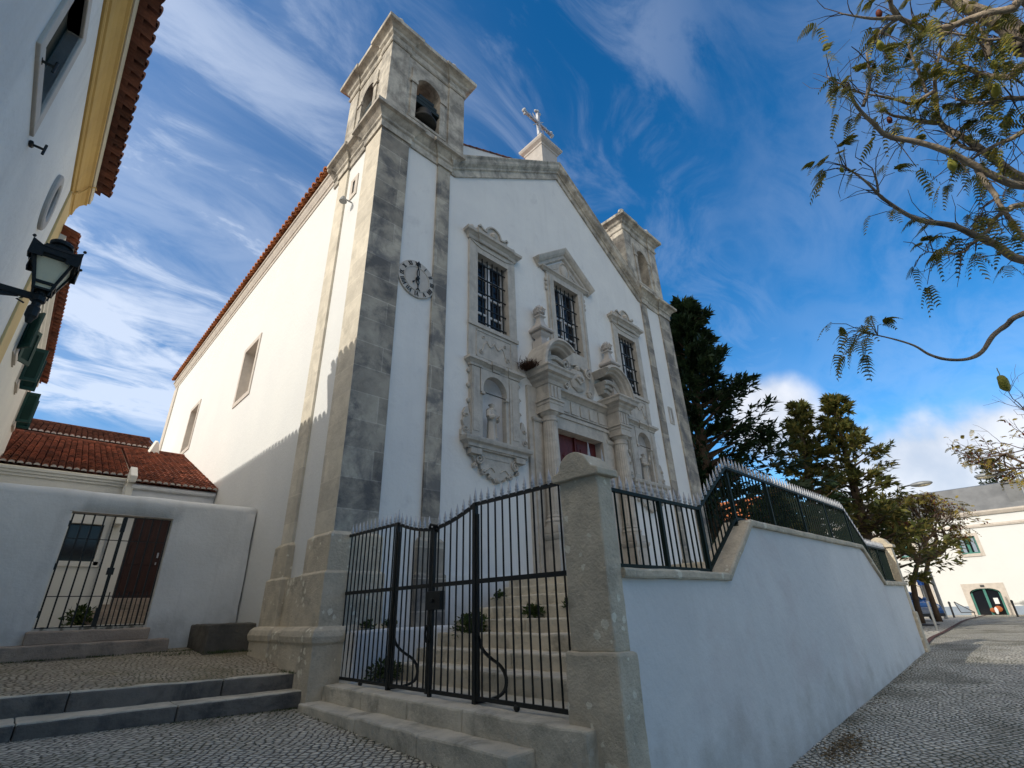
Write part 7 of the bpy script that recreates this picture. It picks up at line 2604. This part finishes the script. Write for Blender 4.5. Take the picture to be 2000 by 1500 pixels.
bush('shrub', (2.3, -1.35, -0.40), 0.42, 620, M['weed'], 'dark green bush growing on the left end of the stairs behind the gate', 'shrub', 1)
bush('shrub', (2.75, -2.45, -0.12), 0.20, 220, M['weed'], 'small round bush in the middle of the stairs', 'shrub', 2)
bush('shrub', (2.95, -3.15, -0.02), 0.13, 110, M['weed'], 'smallest tuft on the stairs, right of the round bush', 'shrub', 4)
bush('shrub', (0.85, -0.78, -1.0), 0.34, 300, M['weed'], 'low dark weed at the foot of the stairs beside the white ledge', 'shrub', 6)
bush('shrub', (0.72, -0.28, -0.24), 0.14, 90, M['weed'], 'weed tuft on the white ledge close to the stone corner', 'shrub', 9, 0.07)
bush('shrub', (1.15, -0.30, -0.24), 0.16, 110, M['weed'], 'taller weed tuft on the white ledge behind the first gate post', 'shrub', 12, 0.07)
bush('shrub', (3.3, -0.95, 0.2), 0.16, 120, M['weed'], 'weed tuft high on the left edge of the stairs', 'shrub', 13, 0.07)
bush('shrub', (-2.62, 8.3, -0.05), 0.34, 260, M['weed'], 'green plant beside the steps inside the courtyard', 'shrub', 14, 0.12, 1.3)
# dry tuft on the portal cornice
random.seed(3)
b = MB()
c0 = Vector((5.35, -0.20, 6.52))
for i in range(420):
    d = rnd_dir((-0.25, -0.2, 0.55), 0.5)
    d.z = abs(d.z)
    ln = random.uniform(0.10, 0.30)
    p0 = c0 + Vector((random.gauss(0, .12), random.gauss(0, .12), 0))
    b.tube([p0, p0 + d * ln * 0.6, p0 + d * ln + Vector((0, 0, -0.05))], [0.010, 0.007, 0.003], 3, cap=False)
b.build('dry_tuft', M['dryweed'], None, 'dry brown weed tuft on the left end of the portal cornice', 'plant', recalc=False)
# grass in the joints
random.seed(77)
b = MB()


def blades(x, y, z, n_, h_, sp):
    for _ in range(n_):
        p = Vector((x + random.gauss(0, sp), y + random.gauss(0, sp), z))
        d = rnd_dir((0, 0, 1), 0.5)
        d.z = abs(d.z)
        s_ = Vector((random.gauss(0, 1), random.gauss(0, 1), 0)).normalized() * h_ * 0.09
        q = p + d * h_ * random.uniform(.5, 1.2)
        b.add([p - s_, p + s_, q], [(0, 1, 2)])


for i in range(150):
    k2 = random.random()
    x = -0.3 - 3.6 * k2
    blades(x, -0.05 + 0.62 * k2 - 0.04, gz(x, 0.2) - 0.01, 10, 0.035, 0.035)
    x = random.uniform(-3.9, -0.4)
    blades(x, 4.2 - abs(random.gauss(0, .04)), -0.60, 8, 0.045, 0.04)
for i in range(120):
    x = random.uniform(-1.9, -0.2)
    blades(x, random.uniform(3.0, 4.75) if x < -0.95 else random.uniform(2.6, 3.4), -0.62, 9, 0.05, 0.06)
for i in range(90):
    y = random.uniform(-5.0, -0.3)
    blades(-0.37, y, gz(-0.37, y) - 0.01, 9, 0.04, 0.03)
for i in range(160):
    x = random.uniform(0.8, 14.5)
    blades(x, YW - 0.03 - abs(random.gauss(0, 0.05)), gz(x, -6.0) - 0.01, 7, 0.04, 0.04)
for i in range(60):
    blades(-0.24 - 0.05 * random.random(), random.uniform(0.3, 1.4), -0.88, 8, 0.05, 0.04)
b.build('grass', M['weed'], kind='stuff', recalc=False)
# litter of dead leaves against the wall
random.seed(9)
b = MB()
for i in range(420):
    x = 4.8 + random.gauss(0, 0.42)
    y = YW - 0.22 - abs(random.gauss(0, 0.22))
    leafquad(b, (x, y, gz(x, y) + 0.008 + random.random() * 0.02), rnd_dir((random.gauss(0, 1), random.gauss(0, 1), 0.05), 0.2), random.uniform(0.03, 0.07), 0.03)
for i in range(350):
    x = random.uniform(0.8, 14)
    y = YW - 0.05 - abs(random.gauss(0, 0.12))
    leafquad(b, (x, y, gz(x, y) + 0.006 + random.random() * 0.012), rnd_dir((random.gauss(0, 1), random.gauss(0, 1), 0.05), 0.2), random.uniform(0.02, 0.05), 0.022)
b.build('leaf_litter', M['litter'], kind='stuff', recalc=False)
